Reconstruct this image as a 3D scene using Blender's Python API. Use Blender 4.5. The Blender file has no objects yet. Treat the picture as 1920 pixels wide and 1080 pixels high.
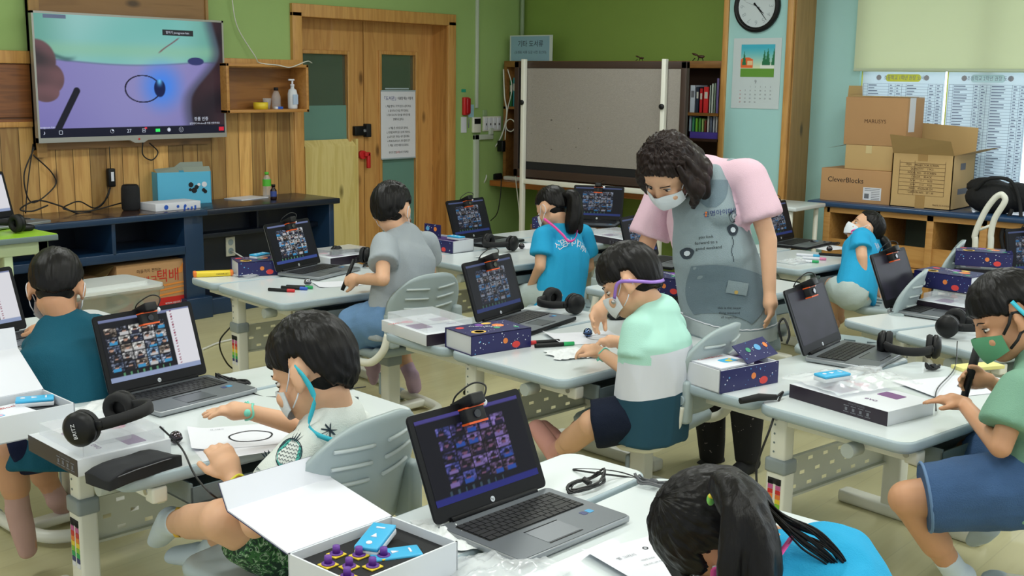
import bpy, bmesh, math, random
from mathutils import Vector, Matrix, Quaternion, noise
from mathutils.bvhtree import BVHTree
random.seed(7)
PI = math.pi
V = Vector
scene = bpy.context.scene
COL = scene.collection

# ------------------------------------------------------------------ camera
F = 2150.0; EYE = 1.45
def _unit(v): return v / v.length
_a = _unit(V((2870 - 960, 174 - 540, F)))
_b = V((-1500 - 960, 116 - 540, F))
_up = _unit(_a.cross(_b))
if _up.y > 0: _up = -_up
_y = _up.cross(_a)
AX, AY, AZ = _a, _y, _up                       # world axes written in camera space (right, down, forward)
RIGHT = V((AX.x, AY.x, AZ.x)); DOWN = V((AX.y, AY.y, AZ.y)); FWD = V((AX.z, AY.z, AZ.z))
EYEP = V((0, 0, EYE))
def ray(px, py): return RIGHT * (px - 960) + DOWN * (py - 540) + FWD * F
def G(px, py, z=0.0):
    d = ray(px, py); return EYEP + d * ((z - EYE) / d.z)
def WY(px, py, Y):
    d = ray(px, py); return EYEP + d * (Y / d.y)
def WX(px, py, X):
    d = ray(px, py); return EYEP + d * (X / d.x)
def A(px, py, dep): return EYEP + ray(px, py) * (dep / F)
cam_d = bpy.data.cameras.new('camera'); cam = bpy.data.objects.new('camera', cam_d); COL.objects.link(cam)
cam_d.sensor_width = 36; cam_d.lens = F / 1920 * 36; cam_d.clip_start = 0.05; cam_d.clip_end = 60
m3 = Matrix((RIGHT, -DOWN, -FWD)).transposed()
cam.matrix_world = Matrix.Translation(EYEP) @ m3.to_4x4()
scene.camera = cam
scene.view_settings.view_transform = 'Standard'; scene.view_settings.look = 'None'
scene.view_settings.gamma = 1; scene.view_settings.use_curve_mapping = False
scene.view_settings.exposure = -0.06

# ------------------------------------------------------------------ materials
def lin(c): return tuple(((x / 12.92) if x <= .04045 else ((x + .055) / 1.055) ** 2.4) for x in [k / 255 for k in c[:3]])
_mats = {}
def mat(name, col, rough=.5, metal=0, spec=.5, bump=0, bscale=200, trans=0, alpha=1, emit=0, coat=0, vary=0, vscale=6):
    if name in _mats: return _mats[name]
    m = bpy.data.materials.new(name); m.use_nodes = True; nt = m.node_tree; b = nt.nodes['Principled BSDF']
    c = lin(col) + (1,)
    b.inputs['Base Color'].default_value = c; b.inputs['Roughness'].default_value = rough; b.inputs['Metallic'].default_value = metal
    b.inputs['Specular IOR Level'].default_value = spec
    if coat: b.inputs['Coat Weight'].default_value = coat
    if trans: b.inputs['Transmission Weight'].default_value = trans
    if alpha < 1: b.inputs['Alpha'].default_value = alpha
    if emit: b.inputs['Emission Color'].default_value = c; b.inputs['Emission Strength'].default_value = emit
    tc = nt.nodes.new('ShaderNodeTexCoord')
    if bump:
        n = nt.nodes.new('ShaderNodeTexNoise'); n.inputs['Scale'].default_value = bscale; n.inputs['Detail'].default_value = 3
        nt.links.new(tc.outputs['Object'], n.inputs['Vector'])
        bp = nt.nodes.new('ShaderNodeBump'); bp.inputs['Strength'].default_value = bump; bp.inputs['Distance'].default_value = .01
        nt.links.new(n.outputs['Fac'], bp.inputs['Height']); nt.links.new(bp.outputs['Normal'], b.inputs['Normal'])
    if vary:
        n = nt.nodes.new('ShaderNodeTexNoise'); n.inputs['Scale'].default_value = vscale; n.inputs['Detail'].default_value = 4
        nt.links.new(tc.outputs['Object'], n.inputs['Vector'])
        r = nt.nodes.new('ShaderNodeMix'); r.data_type = 'RGBA'
        r.inputs[6].default_value = tuple(min(1, x * (1 - vary)) for x in c[:3]) + (1,); r.inputs[7].default_value = tuple(min(1, x * (1 + vary)) for x in c[:3]) + (1,)
        nt.links.new(n.outputs['Fac'], r.inputs[0]); nt.links.new(r.outputs[2], b.inputs['Base Color'])
    _mats[name] = m; return m

def wood(name, c1, c2, axis='Z', scale=1.0, rough=.45, knots=True, plank=0, paxis='X', pvar=.25, seam=.35):
    """pine: stretched noise grain along one axis, optional plank seams and knots"""
    if name in _mats: return _mats[name]
    m = bpy.data.materials.new(name); m.use_nodes = True; nt = m.node_tree; b = nt.nodes['Principled BSDF']; L = nt.links.new; N = nt.nodes.new
    b.inputs['Roughness'].default_value = rough; b.inputs['Coat Weight'].default_value = .15
    tc = N('ShaderNodeTexCoord'); mp = N('ShaderNodeMapping'); L(tc.outputs['Object'], mp.inputs['Vector'])
    s = {'X': (1.2, 14, 14), 'Y': (14, 1.2, 14), 'Z': (14, 14, 1.2)}[axis]
    mp.inputs['Scale'].default_value = tuple(k * scale for k in s)
    src = mp.outputs['Vector']; pid = None
    if plank:
        sep = N('ShaderNodeSeparateXYZ'); L(tc.outputs['Object'], sep.inputs[0])
        dv = N('ShaderNodeMath'); dv.operation = 'DIVIDE'; dv.inputs[1].default_value = plank; L(sep.outputs[paxis], dv.inputs[0])
        fl = N('ShaderNodeMath'); fl.operation = 'FLOOR'; L(dv.outputs[0], fl.inputs[0])
        wn = N('ShaderNodeTexWhiteNoise'); wn.noise_dimensions = '1D'; L(fl.outputs[0], wn.inputs['W']); pid = wn
        ad = N('ShaderNodeVectorMath'); ad.operation = 'MULTIPLY_ADD'; ad.inputs[1].default_value = (30, 30, 30); L(wn.outputs['Color'], ad.inputs[0]); L(mp.outputs['Vector'], ad.inputs[2]); src = ad.outputs[0]
    n = N('ShaderNodeTexNoise'); n.inputs['Scale'].default_value = 1.6; n.inputs['Detail'].default_value = 5; n.inputs['Distortion'].default_value = .7; L(src, n.inputs['Vector'])
    w = N('ShaderNodeMath'); w.operation = 'MULTIPLY'; w.inputs[1].default_value = 22; L(n.outputs['Fac'], w.inputs[0])
    sn = N('ShaderNodeMath'); sn.operation = 'SINE'; L(w.outputs[0], sn.inputs[0])
    mr = N('ShaderNodeMapRange'); mr.inputs[1].default_value = -1; mr.inputs[2].default_value = 1; mr.inputs[3].default_value = .12; mr.inputs[4].default_value = .72; L(sn.outputs[0], mr.inputs[0])
    mx = N('ShaderNodeMix'); mx.data_type = 'RGBA'; mx.inputs[6].default_value = lin(c1) + (1,); mx.inputs[7].default_value = lin(c2) + (1,); L(mr.outputs[0], mx.inputs[0])
    out = mx.outputs[2]
    if knots:
        vo = N('ShaderNodeTexVoronoi'); vo.inputs['Scale'].default_value = 1.0; mp2 = N('ShaderNodeMapping'); L(tc.outputs['Object'], mp2.inputs['Vector'])
        mp2.inputs['Scale'].default_value = {'X': (2.2, 5, 5), 'Y': (5, 2.2, 5), 'Z': (5, 5, 2.2)}[axis]; L(mp2.outputs[0], vo.inputs['Vector'])
        kr = N('ShaderNodeMapRange'); kr.inputs[1].default_value = .05; kr.inputs[2].default_value = .14; kr.inputs[3].default_value = 1; kr.inputs[4].default_value = 0; L(vo.outputs['Distance'], kr.inputs[0])
        m2 = N('ShaderNodeMix'); m2.data_type = 'RGBA'; m2.inputs[7].default_value = tuple(x * .38 for x in lin(c2)) + (1,); L(kr.outputs[0], m2.inputs[0]); L(out, m2.inputs[6]); out = m2.outputs[2]
    if plank:
        # board to board tone
        hs = N('ShaderNodeHueSaturation'); vr = N('ShaderNodeMapRange'); vr.inputs[3].default_value = 1 - pvar * 1.3; vr.inputs[4].default_value = 1 + pvar * .6; L(pid.outputs['Value'], vr.inputs[0]); L(vr.outputs[0], hs.inputs['Value']); L(out, hs.inputs['Color']); out = hs.outputs['Color']
        fr = N('ShaderNodeMath'); fr.operation = 'FRACT'; L(dv.outputs[0], fr.inputs[0])
        pg = N('ShaderNodeMath'); pg.operation = 'PINGPONG'; pg.inputs[1].default_value = .5; L(fr.outputs[0], pg.inputs[0])
        se = N('ShaderNodeMapRange'); se.inputs[1].default_value = .006; se.inputs[2].default_value = .025; se.inputs[3].default_value = seam; se.inputs[4].default_value = 1; L(pg.outputs[0], se.inputs[0])
        mm = N('ShaderNodeMix'); mm.data_type = 'RGBA'; mm.blend_type = 'MULTIPLY'; mm.inputs[0].default_value = 1; L(out, mm.inputs[6]); L(se.outputs[0], mm.inputs[7]); out = mm.outputs[2]
        bp = N('ShaderNodeBump'); bp.inputs['Distance'].default_value = .006; bp.inputs['Strength'].default_value = 1 if seam < .5 else .05; L(se.outputs[0], bp.inputs['Height']); L(bp.outputs[0], b.inputs['Normal'])
    L(out, b.inputs['Base Color']); _mats[name] = m; return m

def vcol(name, emit=0, rough=.6, base=True):
    if name in _mats: return _mats[name]
    m = bpy.data.materials.new(name); m.use_nodes = True; nt = m.node_tree; b = nt.nodes['Principled BSDF']
    a = nt.nodes.new('ShaderNodeAttribute'); a.attribute_name = 'Col'
    if base: nt.links.new(a.outputs['Color'], b.inputs['Base Color'])
    else: b.inputs['Base Color'].default_value = (.01, .01, .012, 1)
    b.inputs['Roughness'].default_value = rough
    if not base: b.inputs['Specular IOR Level'].default_value = .08
    if emit: nt.links.new(a.outputs['Color'], b.inputs['Emission Color']); b.inputs['Emission Strength'].default_value = emit
    _mats[name] = m; return m

WHITE = mat('white_metal', (226, 226, 214), .35)
TOPW = mat('desk_white', (212, 220, 222), .28, coat=.3)
EDGE = mat('grey_edge', (160, 176, 184), .45)
GREYP = mat('grey_plastic', (158, 172, 174), .45)
GREYD = mat('grey_tray', (110, 124, 128), .4)
COLLAR = mat('collar_grey', (140, 150, 154), .45)
BLACK = mat('black_plastic', (16, 17, 19), .45, spec=.3)
BLACKM = mat('black_matte', (16, 17, 20), .75)
SILVER = mat('silver_shell', (148, 152, 156), .35, metal=.6)
STEEL = mat('steel', (170, 170, 170), .3, metal=1)
KEYS = mat('key_black', (22, 23, 25), .5)
PAPER = mat('paper_white', (220, 222, 230), .7)
CARDB = mat('box_white', (212, 216, 222), .5)
NAVYB = mat('box_navy', (32, 32, 88), .35)
CHROME = mat('robot_chrome', (150, 150, 160), .12, metal=1)
CABLE = mat('cable_black', (18, 18, 20), .45)
CABLEW = mat('cable_white', (215, 215, 208), .45)
CLEAR = mat('clear_plastic', (235, 240, 245), .08, alpha=.22, spec=.8)
BAGP = mat('bag_plastic', (232, 236, 240), .15, alpha=.5, spec=.9)
ORANGE = mat('orange_accent', (225, 90, 30), .5)
CYAN = mat('cyan_block', (60, 172, 220), .4)
RED = mat('red', (200, 38, 40), .45); YEL = mat('yellow', (228, 200, 50), .5); GRN = mat('green', (30, 160, 90), .5); BLU = mat('blue', (40, 90, 190), .45); PURP = mat('purple', (100, 50, 150), .45); ORG = mat('orange', (226, 122, 48), .5)
INK = mat('ink_black', (25, 25, 30), .8); INKG = mat('ink_grey', (110, 112, 120), .8); INKR = mat('ink_red', (190, 40, 45), .8)
MASKW = mat('mask_white', (216, 222, 228), .75, bump=.15, bscale=120)

# ------------------------------------------------------------------ mesh builder
def frame(o, x, y):
    x = V(x).normalized(); z = x.cross(V(y)).normalized(); y = z.cross(x)
    return Matrix.Translation(V(o)) @ Matrix((x, y, z)).transposed().to_4x4()
def TR(x, y, z, rz=0, rx=0, ry=0):
    return Matrix.Translation((x, y, z)) @ Matrix.Rotation(rz, 4, 'Z') @ Matrix.Rotation(ry, 4, 'Y') @ Matrix.Rotation(rx, 4, 'X')
class MB:
    def __init__(s): s.v = []; s.f = []; s.m = []; s.sm = []; s.M = Matrix.Identity(4); s.mi = 0
    def at(s, M=None): s.M = M if M is not None else Matrix.Identity(4); return s
    def mt(s, i): s.mi = i; return s
    def add(s, vs, fs, smooth=False):
        k = len(s.v); s.v += [tuple(s.M @ V(p)) for p in vs]
        for f in fs: s.f.append([k + i for i in f]); s.m.append(s.mi); s.sm.append(smooth)
        return s
    def box(s, x0, x1, y0, y1, z0, z1, b=0):
        if b <= 0:
            vs = [(x, y, z) for z in (z0, z1) for y in (y0, y1) for x in (x0, x1)]
            return s.add(vs, [(0, 2, 3, 1), (4, 5, 7, 6), (0, 1, 5, 4), (2, 6, 7, 3), (0, 4, 6, 2), (1, 3, 7, 5)])
        bm = bmesh.new(); bmesh.ops.create_cube(bm, size=1, matrix=Matrix.Translation(((x0 + x1) / 2, (y0 + y1) / 2, (z0 + z1) / 2)) @ Matrix.Diagonal((x1 - x0, y1 - y0, z1 - z0, 1)))
        b = min(b, .49 * min(x1 - x0, y1 - y0, z1 - z0))
        bmesh.ops.bevel(bm, geom=bm.edges[:], offset=b, segments=2, profile=.6, affect='EDGES'); return s.bm(bm, True)
    def bm(s, bm, smooth=False):
        bm.verts.index_update(); s.add([v.co for v in bm.verts], [[v.index for v in f.verts] for f in bm.faces], smooth); bm.free(); return s
    def prism(s, poly, z0, z1, smooth=False):
        n = len(poly); vs = [(x, y, z0) for x, y in poly] + [(x, y, z1) for x, y in poly]
        s.add(vs, [list(range(n))[::-1], list(range(n, 2 * n))]); 
        return s.add(vs, [(i, (i + 1) % n, n + (i + 1) % n, n + i) for i in range(n)], smooth)
    def rings(s, rs, cap=True, closed=True, smooth=True):
        n = len(rs[0]); vs = [p for r in rs for p in r]; fs = []
        for i in range(len(rs) - 1):
            for j in range(n if closed else n - 1): fs.append((i * n + j, i * n + (j + 1) % n, (i + 1) * n + (j + 1) % n, (i + 1) * n + j))
        s.add(vs, fs, smooth)
        if cap: s.add(rs[0], [list(range(n))[::-1]]); s.add(rs[-1], [list(range(n))])
        return s
    def lathe(s, prof, n=24, cap=True):
        return s.rings([[(r * math.cos(2 * PI * j / n), r * math.sin(2 * PI * j / n), z) for j in range(n)] for r, z in prof], cap)
    def cyl(s, p0, p1, r, r1=None, n=16):
        return s.tube([p0, p1], [r, r if r1 is None else r1], n)
    def tube(s, pts, r, n=8, cap=True, sx=1):
        pts = [V(p) for p in pts]; m = len(pts); rr = r if isinstance(r, (list, tuple)) else [r] * m; rs = []
        t0 = (pts[1] - pts[0]).normalized(); up = V((0, 0, 1)) if abs(t0.z) < .9 else V((1, 0, 0)); u = t0.cross(up).normalized()
        for i, p in enumerate(pts):
            t = (pts[min(i + 1, m - 1)] - pts[max(i - 1, 0)]); t = t.normalized() if t.length > 1e-9 else t0
            u = (u - t * u.dot(t)); u = u.normalized() if u.length > 1e-6 else t.orthogonal().normalized(); w = t.cross(u)
            rs.append([p + (u * math.cos(2 * PI * j / n) * sx + w * math.sin(2 * PI * j / n)) * rr[i] for j in range(n)])
        return s.rings(rs, cap)
    def ell(s, c, r, n=16, R=None):
        c = V(c); r = r if isinstance(r, (tuple, list)) else (r, r, r); R = R or Matrix.Identity(3); rs = []
        k = n // 2
        for i in range(1, k):
            t = PI * i / k; rs.append([c + R @ V((r[0] * math.sin(t) * math.cos(2 * PI * j / n), r[1] * math.sin(t) * math.sin(2 * PI * j / n), -r[2] * math.cos(t))) for j in range(n)])
        s.rings(rs, False); b = c + R @ V((0, 0, -r[2])); tp = c + R @ V((0, 0, r[2]))
        s.add([b] + rs[0], [(0, 1 + (j + 1) % n, 1 + j) for j in range(n)], True)
        return s.add([tp] + rs[-1], [(0, 1 + j, 1 + (j + 1) % n) for j in range(n)], True)
    def build(s, name, mats, parent=None):
        me = bpy.data.meshes.new(name); me.from_pydata(s.v, [], s.f)
        mats = mats if isinstance(mats, (list, tuple)) else [mats]
        for m in mats: me.materials.append(m)
        me.polygons.foreach_set('material_index', s.m); me.polygons.foreach_set('use_smooth', s.sm)
        bm = bmesh.new(); bm.from_mesh(me); bmesh.ops.remove_doubles(bm, verts=bm.verts, dist=1e-5); bmesh.ops.recalc_face_normals(bm, faces=bm.faces)
        bm.to_mesh(me); bm.free(); me.update()
        o = bpy.data.objects.new(name, me); COL.objects.link(o)
        if parent is not None: o.parent = parent
        return o
def rrect(x0, x1, y0, y1, r, n=6):
    p = []
    for cx, cy, a in ((x1 - r, y0 + r, -PI / 2), (x1 - r, y1 - r, 0), (x0 + r, y1 - r, PI / 2), (x0 + r, y0 + r, PI)):
        for i in range(n + 1): t = a + PI / 2 * i / n; p.append((cx + r * math.cos(t), cy + r * math.sin(t)))
    return p
def circ(cx, cy, r, n=24, ry=None): return [(cx + r * math.cos(2 * PI * i / n), cy + (ry or r) * math.sin(2 * PI * i / n)) for i in range(n)]
def spl(pts, k=8):
    """Catmull-Rom through points"""
    P = [V(p) for p in pts]; P = [P[0] * 2 - P[1]] + P + [P[-1] * 2 - P[-2]]; out = []
    for i in range(1, len(P) - 2):
        for j in range(k):
            t = j / k; a, b, c, d = P[i - 1], P[i], P[i + 1], P[i + 2]
            out.append(.5 * ((2 * b) + (c - a) * t + (2 * a - 5 * b + 4 * c - d) * t * t + (3 * b - a - 3 * c + d) * t ** 3))
    return out + [P[-2]]
def tag(o, label=None, cat=None, group=None, kind=None):
    if label: o['label'] = label
    if cat: o['category'] = cat
    if group: o['group'] = group
    if kind: o['kind'] = kind
    return o
def thing(name, label, cat, M=None, group=None):
    o = bpy.data.objects.new(name, None); o.empty_display_size = .05; COL.objects.link(o)
    if M is not None: o.matrix_world = M if isinstance(M, Matrix) else Matrix.Translation(V(M))
    return tag(o, label, cat, group)
def copy_tree(o, parent=None):
    c = o.copy(); COL.objects.link(c)
    if parent is not None: c.parent = parent
    for ch in list(o.children): copy_tree(ch, c)
    return c
def struct(o): o['kind'] = 'structure'; return o
_tc = {}
def text_mesh(s, size):
    k = (s, size)
    if k in _tc: return _tc[k]
    cu = bpy.data.curves.new('lettering', 'FONT'); cu.body = s; cu.size = size; cu.align_x = 'CENTER'; cu.align_y = 'CENTER'; cu.resolution_u = 2
    o = bpy.data.objects.new('lettering', cu); COL.objects.link(o)
    dg = bpy.context.evaluated_depsgraph_get(); dg.update()
    me = bpy.data.meshes.new_from_object(o.evaluated_get(dg)); vs = [tuple(v.co) for v in me.vertices]; fs = [list(p.vertices) for p in me.polygons]
    bpy.data.objects.remove(o); bpy.data.curves.remove(cu); bpy.data.meshes.remove(me)
    _tc[k] = (vs, fs); return _tc[k]
def addtext(mb, s, size, M, sx=1):
    vs, fs = text_mesh(s, size); old = mb.M; mb.M = old @ M @ Matrix.Diagonal((sx, 1, 1, 1)); mb.add(vs, fs); mb.M = old; return mb
def raster(name, nx, ny, w, h, fn, m, parent=None, M=None):
    """a flat printed or lit picture w x h, painted per vertex; local x right, y up, centred"""
    me = bpy.data.meshes.new(name); vs = []; cs = []
    for j in range(ny):
        for i in range(nx):
            u = i / (nx - 1); v = j / (ny - 1); vs.append(((u - .5) * w, (v - .5) * h, 0)); cs.append(lin(fn(u, v)) + (1,))
    fs = [(j * nx + i, j * nx + i + 1, (j + 1) * nx + i + 1, (j + 1) * nx + i) for j in range(ny - 1) for i in range(nx - 1)]
    me.from_pydata(vs, [], fs); at = me.color_attributes.new('Col', 'FLOAT_COLOR', 'POINT'); at.data.foreach_set('color', [x for c in cs for x in c]); me.materials.append(m)
    o = bpy.data.objects.new(name, me); COL.objects.link(o)
    if parent is not None: o.parent = parent
    if M is not None: o.matrix_local = M
    return o
def mixc(a, b, t): t = max(0, min(1, t)); return tuple(a[i] * (1 - t) + b[i] * t for i in range(3))
def nz(x, y, s=1, z=0): return noise.noise(V((x * s, y * s, z)))
# ------------------------------------------------------------------ room
YW, XW, XP, CEIL = 6.35, 7.384, 7.10, 2.62
def brick(name, boxes, m, parent=None, b=0):
    mb = MB()
    for q in boxes: mb.box(*q, b=b)
    return mb.build(name, m, parent)
# floor: pale vinyl boards
fm = wood('floor_vinyl', (200, 194, 152), (193, 186, 142), 'X', .5, .38, knots=False, plank=.12, paxis='Y', pvar=.05, seam=.88)
struct(brick('floor', [(-2.5, XW + .3, -3, YW + .4, -.08, 0)], fm))
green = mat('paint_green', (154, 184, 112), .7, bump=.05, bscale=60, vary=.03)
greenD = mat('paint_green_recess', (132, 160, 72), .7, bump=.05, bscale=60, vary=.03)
teal = mat('paint_teal', (166, 212, 210), .7, bump=.04, bscale=60, vary=.02)
struct(brick('ceiling', [(-2.5, XW + .3, -3, YW + .4, CEIL, CEIL + .1)], mat('ceiling_white', (225, 225, 215), .8)))
DX0, DX1, DTOP = WY(549, 40, YW).x + .02, WY(846, 60, YW).x - .02, 1.87
struct(brick('wall_back', [(-2.5, DX0, YW, YW + .12, 0, CEIL), (DX1, XW + .3, YW, YW + .12, 0, CEIL), (DX0, DX1, YW, YW + .12, DTOP, CEIL)], green))
# corridor seen dimly through the door glass
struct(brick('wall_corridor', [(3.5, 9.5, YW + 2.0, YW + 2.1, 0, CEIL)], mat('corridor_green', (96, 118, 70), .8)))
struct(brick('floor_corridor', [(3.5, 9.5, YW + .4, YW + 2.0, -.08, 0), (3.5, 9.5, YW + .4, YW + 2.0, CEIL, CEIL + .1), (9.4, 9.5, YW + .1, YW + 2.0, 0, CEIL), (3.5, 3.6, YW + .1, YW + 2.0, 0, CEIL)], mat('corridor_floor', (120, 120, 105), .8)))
ys = WX(1352, 200, XP).y; ye = WX(1480, 200, XP).y            # pillar from ys down to ye
WIN_Y0 = WX(1612, 150, XW).y; WIN_Z = 1.53
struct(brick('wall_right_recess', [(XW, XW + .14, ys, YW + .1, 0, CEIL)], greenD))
struct(brick('wall_right', [(XW, XW + .14, WIN_Y0, ye + .02, 0, CEIL), (XW, XW + .14, -3, WIN_Y0, 0, .70), (XW, XW + .14, -3, WIN_Y0, 2.2, CEIL)], teal))
struct(brick('pillar', [(XP, XW, ye + .03, ys - .03, 0, CEIL)], teal))
pine = wood('pine_trim', (206, 156, 88), (180, 128, 66), 'Z', 1, knots=False)
pineD = wood('pine_knotty', (172, 132, 76), (150, 112, 58), 'Z', .8)
struct(brick('trim_1', [(XP - .015, XP + .08, ys - .035, ys + .005, 0, CEIL)], pine, b=.004))
struct(brick('trim_2', [(XP - .015, XP + .01, ye, ye + .045, 0, CEIL)], pine, b=.004))
struct(brick('trim_3', [(XP + .01, XW, ye - .012, ye + .03, 0, CEIL)], pineD))
# plank wainscot on the back wall
wx1 = WY(560, 250, YW).x
plk = wood('wainscot_planks', (222, 176, 104), (184, 132, 70), 'Z', .8, plank=.105, paxis='X', pvar=.5)
struct(brick('wall_panelling', [(-2.5, wx1, YW - .02, YW, 0, 1.5)], plk))
struct(brick('trim_4', [(WY(378, 60, YW).x, wx1, YW - .035, YW, 1.50, 1.56)], pine, b=.004))
hx = WY(52, 150, YW).x
plh = wood('wainscot_dark', (150, 92, 46), (112, 66, 32), 'X', 1.0, knots=False, plank=.3, paxis='Z', pvar=.15)
struct(brick('wall_panel_dark', [(-2.5, hx, YW - .03, YW - .018, 1.17, 1.5)], plh))
struct(brick('trim_5', [(-2.5, hx + .01, YW - .04, YW, 1.5, 1.57), (-2.5, hx, YW - .035, YW - .02, 1.15, 1.18)], pine, b=.004))
bx1 = WY(379, 60, YW).x
pb = wood('tv_backboard', (152, 112, 66), (128, 92, 50), 'X', .7, knots=True)
struct(brick('wall_board', [(hx, bx1, YW - .05, YW - .02, 1.02, CEIL)], pb))
struct(brick('trim_6', [(hx - .0, hx + .06, YW - .06, YW - .02, .98, CEIL), (bx1 - .01, bx1 + .01, YW - .06, YW - .02, 1.5, CEIL)], pineD))

# door
RD = YW + .17
fr = pine
struct(brick('door_frame', [(DX0 - .045, DX0 + .035, YW - .03, RD, 0, DTOP + .01), (DX1 - .035, DX1 + .045, YW - .03, YW + .0, 0, DTOP + .01), (DX0 - .045, DX1 + .045, YW - .03, YW, DTOP - .02, DTOP + .065)], fr, b=.004))
reveal = wood('door_reveal', (196, 144, 78), (166, 114, 56), 'Z', .9)
struct(brick('door_reveal', [(DX1 - .015, DX1 + .02, YW, RD + .06, 0, DTOP), (DX0, DX1, YW, RD + .06, DTOP - .015, DTOP + .02), (DX0 - .01, DX0 + .02, YW, RD + .06, 0, DTOP)], reveal))
dw = wood('door_pine', (208, 158, 92), (184, 130, 70), 'Z', .8)
def at_d(px, py): p = WY(px, py, RD); return p.x, p.z
mid = at_d(683, 300)[0]
def leaf(name, x0, x1, gx0, gx1, gz0, gz1):
    e = thing(name, None, None, (x0, RD, 0)); e['kind'] = 'structure'
    def loc(o): o.location = (-x0, -RD, 0); return o
    mb = MB()
    mb.box(x0, gx0, RD, RD + .05, 0, DTOP).box(gx1, x1, RD, RD + .05, 0, DTOP).box(gx0, gx1, RD, RD + .05, gz1, DTOP).box(gx0, gx1, RD, RD + .05, 0, gz0)
    loc(mb.build('door_leaf', dw, e))
    mb = MB(); t = .028
    for q in ((gx0 - t, gx0, gz0 - t, gz1 + t), (gx1, gx1 + t, gz0 - t, gz1 + t), (gx0, gx1, gz1, gz1 + t), (gx0, gx1, gz0 - t, gz0)): mb.box(q[0], q[1], RD - .012, RD + .002, q[2], q[3], b=.004)
    loc(mb.build('glazing_bead', pine, e))
    return e, loc
gl = mat('door_glass', (90, 110, 95), .08, alpha=.35, spec=.8); frost = mat('frosted_film', (104, 146, 134), .5)
x0, z1 = at_d(566, 100); x1, z0 = at_d(652, 262)
d1, loc = leaf('door_1', DX0 + .02, mid - .004, x0, x1, .0 + .35, z1)
loc(brick('glass_pane', [(x0, x1, RD + .02, RD + .026, .3, z1)], gl, d1)); fz = at_d(600, 198)[1]
loc(brick('frosted_film', [(x0, x1, RD + .012, RD + .019, .3, fz)], frost, d1))
px1 = at_d(664, 300)[0]; pz = at_d(610, 262)[1]
pale = wood('pale_pine', (226, 208, 140), (206, 184, 108), 'Z', .7)
mb = MB(); mb.box(x0 - .01, px1, RD - .03, RD - .013, .02, pz - .05); mb.add([(x0 - .01, RD - .03, pz - .05), (px1, RD - .03, pz - .05), (px1 - .03, RD + .0, pz), (x0 - .01, RD + .0, pz)], [(0, 1, 2, 3)]); mb.box(px1 - .01, px1 + .012, RD - .034, RD - .002, .02, pz)
tag(loc(mb.build('patch_board', pale, d1)), 'pale knotty pine board over the lower half of the door')
x0, z1 = at_d(714, 102); x1, _ = at_d(778, 300)
d2, loc = leaf('door_2', mid + .004, DX1 - .01, x0, x1, .2, z1)
loc(brick('glass_pane', [(x0, x1, RD + .02, RD + .026, .2, z1)], gl, d2)); fz = at_d(740, 205)[1]
loc(brick('frosted_film', [(x0, x1, RD + .012, RD + .019, .2, fz)], frost, d2))
# lock and handle are fitted to the door
lx, lz = at_d(675, 245)
t = thing('door_lock', None, None, (lx, RD, lz)); t.parent = d1; t.matrix_parent_inverse = Matrix.Translation((-d1.location.x, -d1.location.y, 0))
brick('lock_body', [(-.075, .035, -.035, 0, -.035, .035)], BLACK, t, .006); brick('lock_bolt', [(.03, .075, -.045, 0, -.048, .05)], BLACKM, t, .006)
mb = MB(); addtext(mb, '잠금', .02, frame((.02, -.0365, 0), (1, 0, 0), (0, 0, 1))); mb.build('lettering', PAPER, t)
lx, lz = at_d(677, 290)
t = thing('door_handle', 'red plastic lever handle', None, (lx, RD, lz)); t.parent = d1; t.matrix_parent_inverse = Matrix.Translation((-d1.location.x, -d1.location.y, 0))
MB().cyl((0, 0, 0), (0, -.03, 0), .032).build('rosette', RED, t)
mb = MB(); mb.box(.0, .045, -.055, -.03, -.012, .02, b=.006).box(.022, .05, -.055, -.03, -.10, .02, b=.008); mb.build('lever', RED, t)
# rules poster on the right leaf
a = WY(714, 170, RD - .02); b = WY(779, 295, RD - .02)
w, h = b.x - a.x, a.z - b.z
t = thing('rules_poster', 'white handwritten library rules poster taped to right door glass', 'poster', frame(((a.x + b.x) / 2, RD - .02, (a.z + b.z) / 2), (1, 0, 0), (0, 0, 1)))
brick('sheet', [(-w / 2, w / 2, -h / 2, h / 2, -.002, 0)], PAPER, t); [brick('rail', [q], EDGE, t) for q in [(-w / 2, w / 2, h / 2 - .006, h / 2 + .004, -.001, .003), (-w / 2, w / 2, -h / 2 - .004, -h / 2 + .006, -.001, .003), (-w * .38, w * .3, h / 2 + .01, h / 2 + .02, -.001, .003)]]
mb = MB(); I4 = lambda x, y: Matrix.Translation((x, y, .0015))
mb.mt(1); addtext(mb, '「도서관」', .034, I4(-w * .24, h * .385)); mb.mt(0); addtext(mb, '이용할 때는 이렇게', .026, I4(w * .2, h * .385), .8)
for i, s in enumerate(['1. 책을 찢거나 구기지 않고 소중히 봐요.', '2. 음식이나 간식을 먹지 않아요.', '3. 뛰어 다니거나 장난을 치며 친구를', '방해하지 않아요.', '', '4. 책을 큰 소리로 읽지 않아요.', '5. 의자를 바르게 앉고 높게 기대어요.', '6. 내가 읽은 자리는 내가 정리해요.', '→ 책 바구니에 넣기, 의자 밀어 넣기', '7. 책을 고르면 이름으로 꽂아요.']):
    if s: addtext(mb, s, .021, I4(-.0, h * .27 - i * h * .064), .78)
addtext(mb, '우리가 만든      우리가 지켜요', .021, I4(0, -h * .41), .8); mb.mt(2); addtext(mb, '규칙', .021, I4(-w * .03, -h * .41))
mb.build('lettering', [INK, mat('ink_blue', (40, 40, 130), .8), INKR], t)

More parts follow.
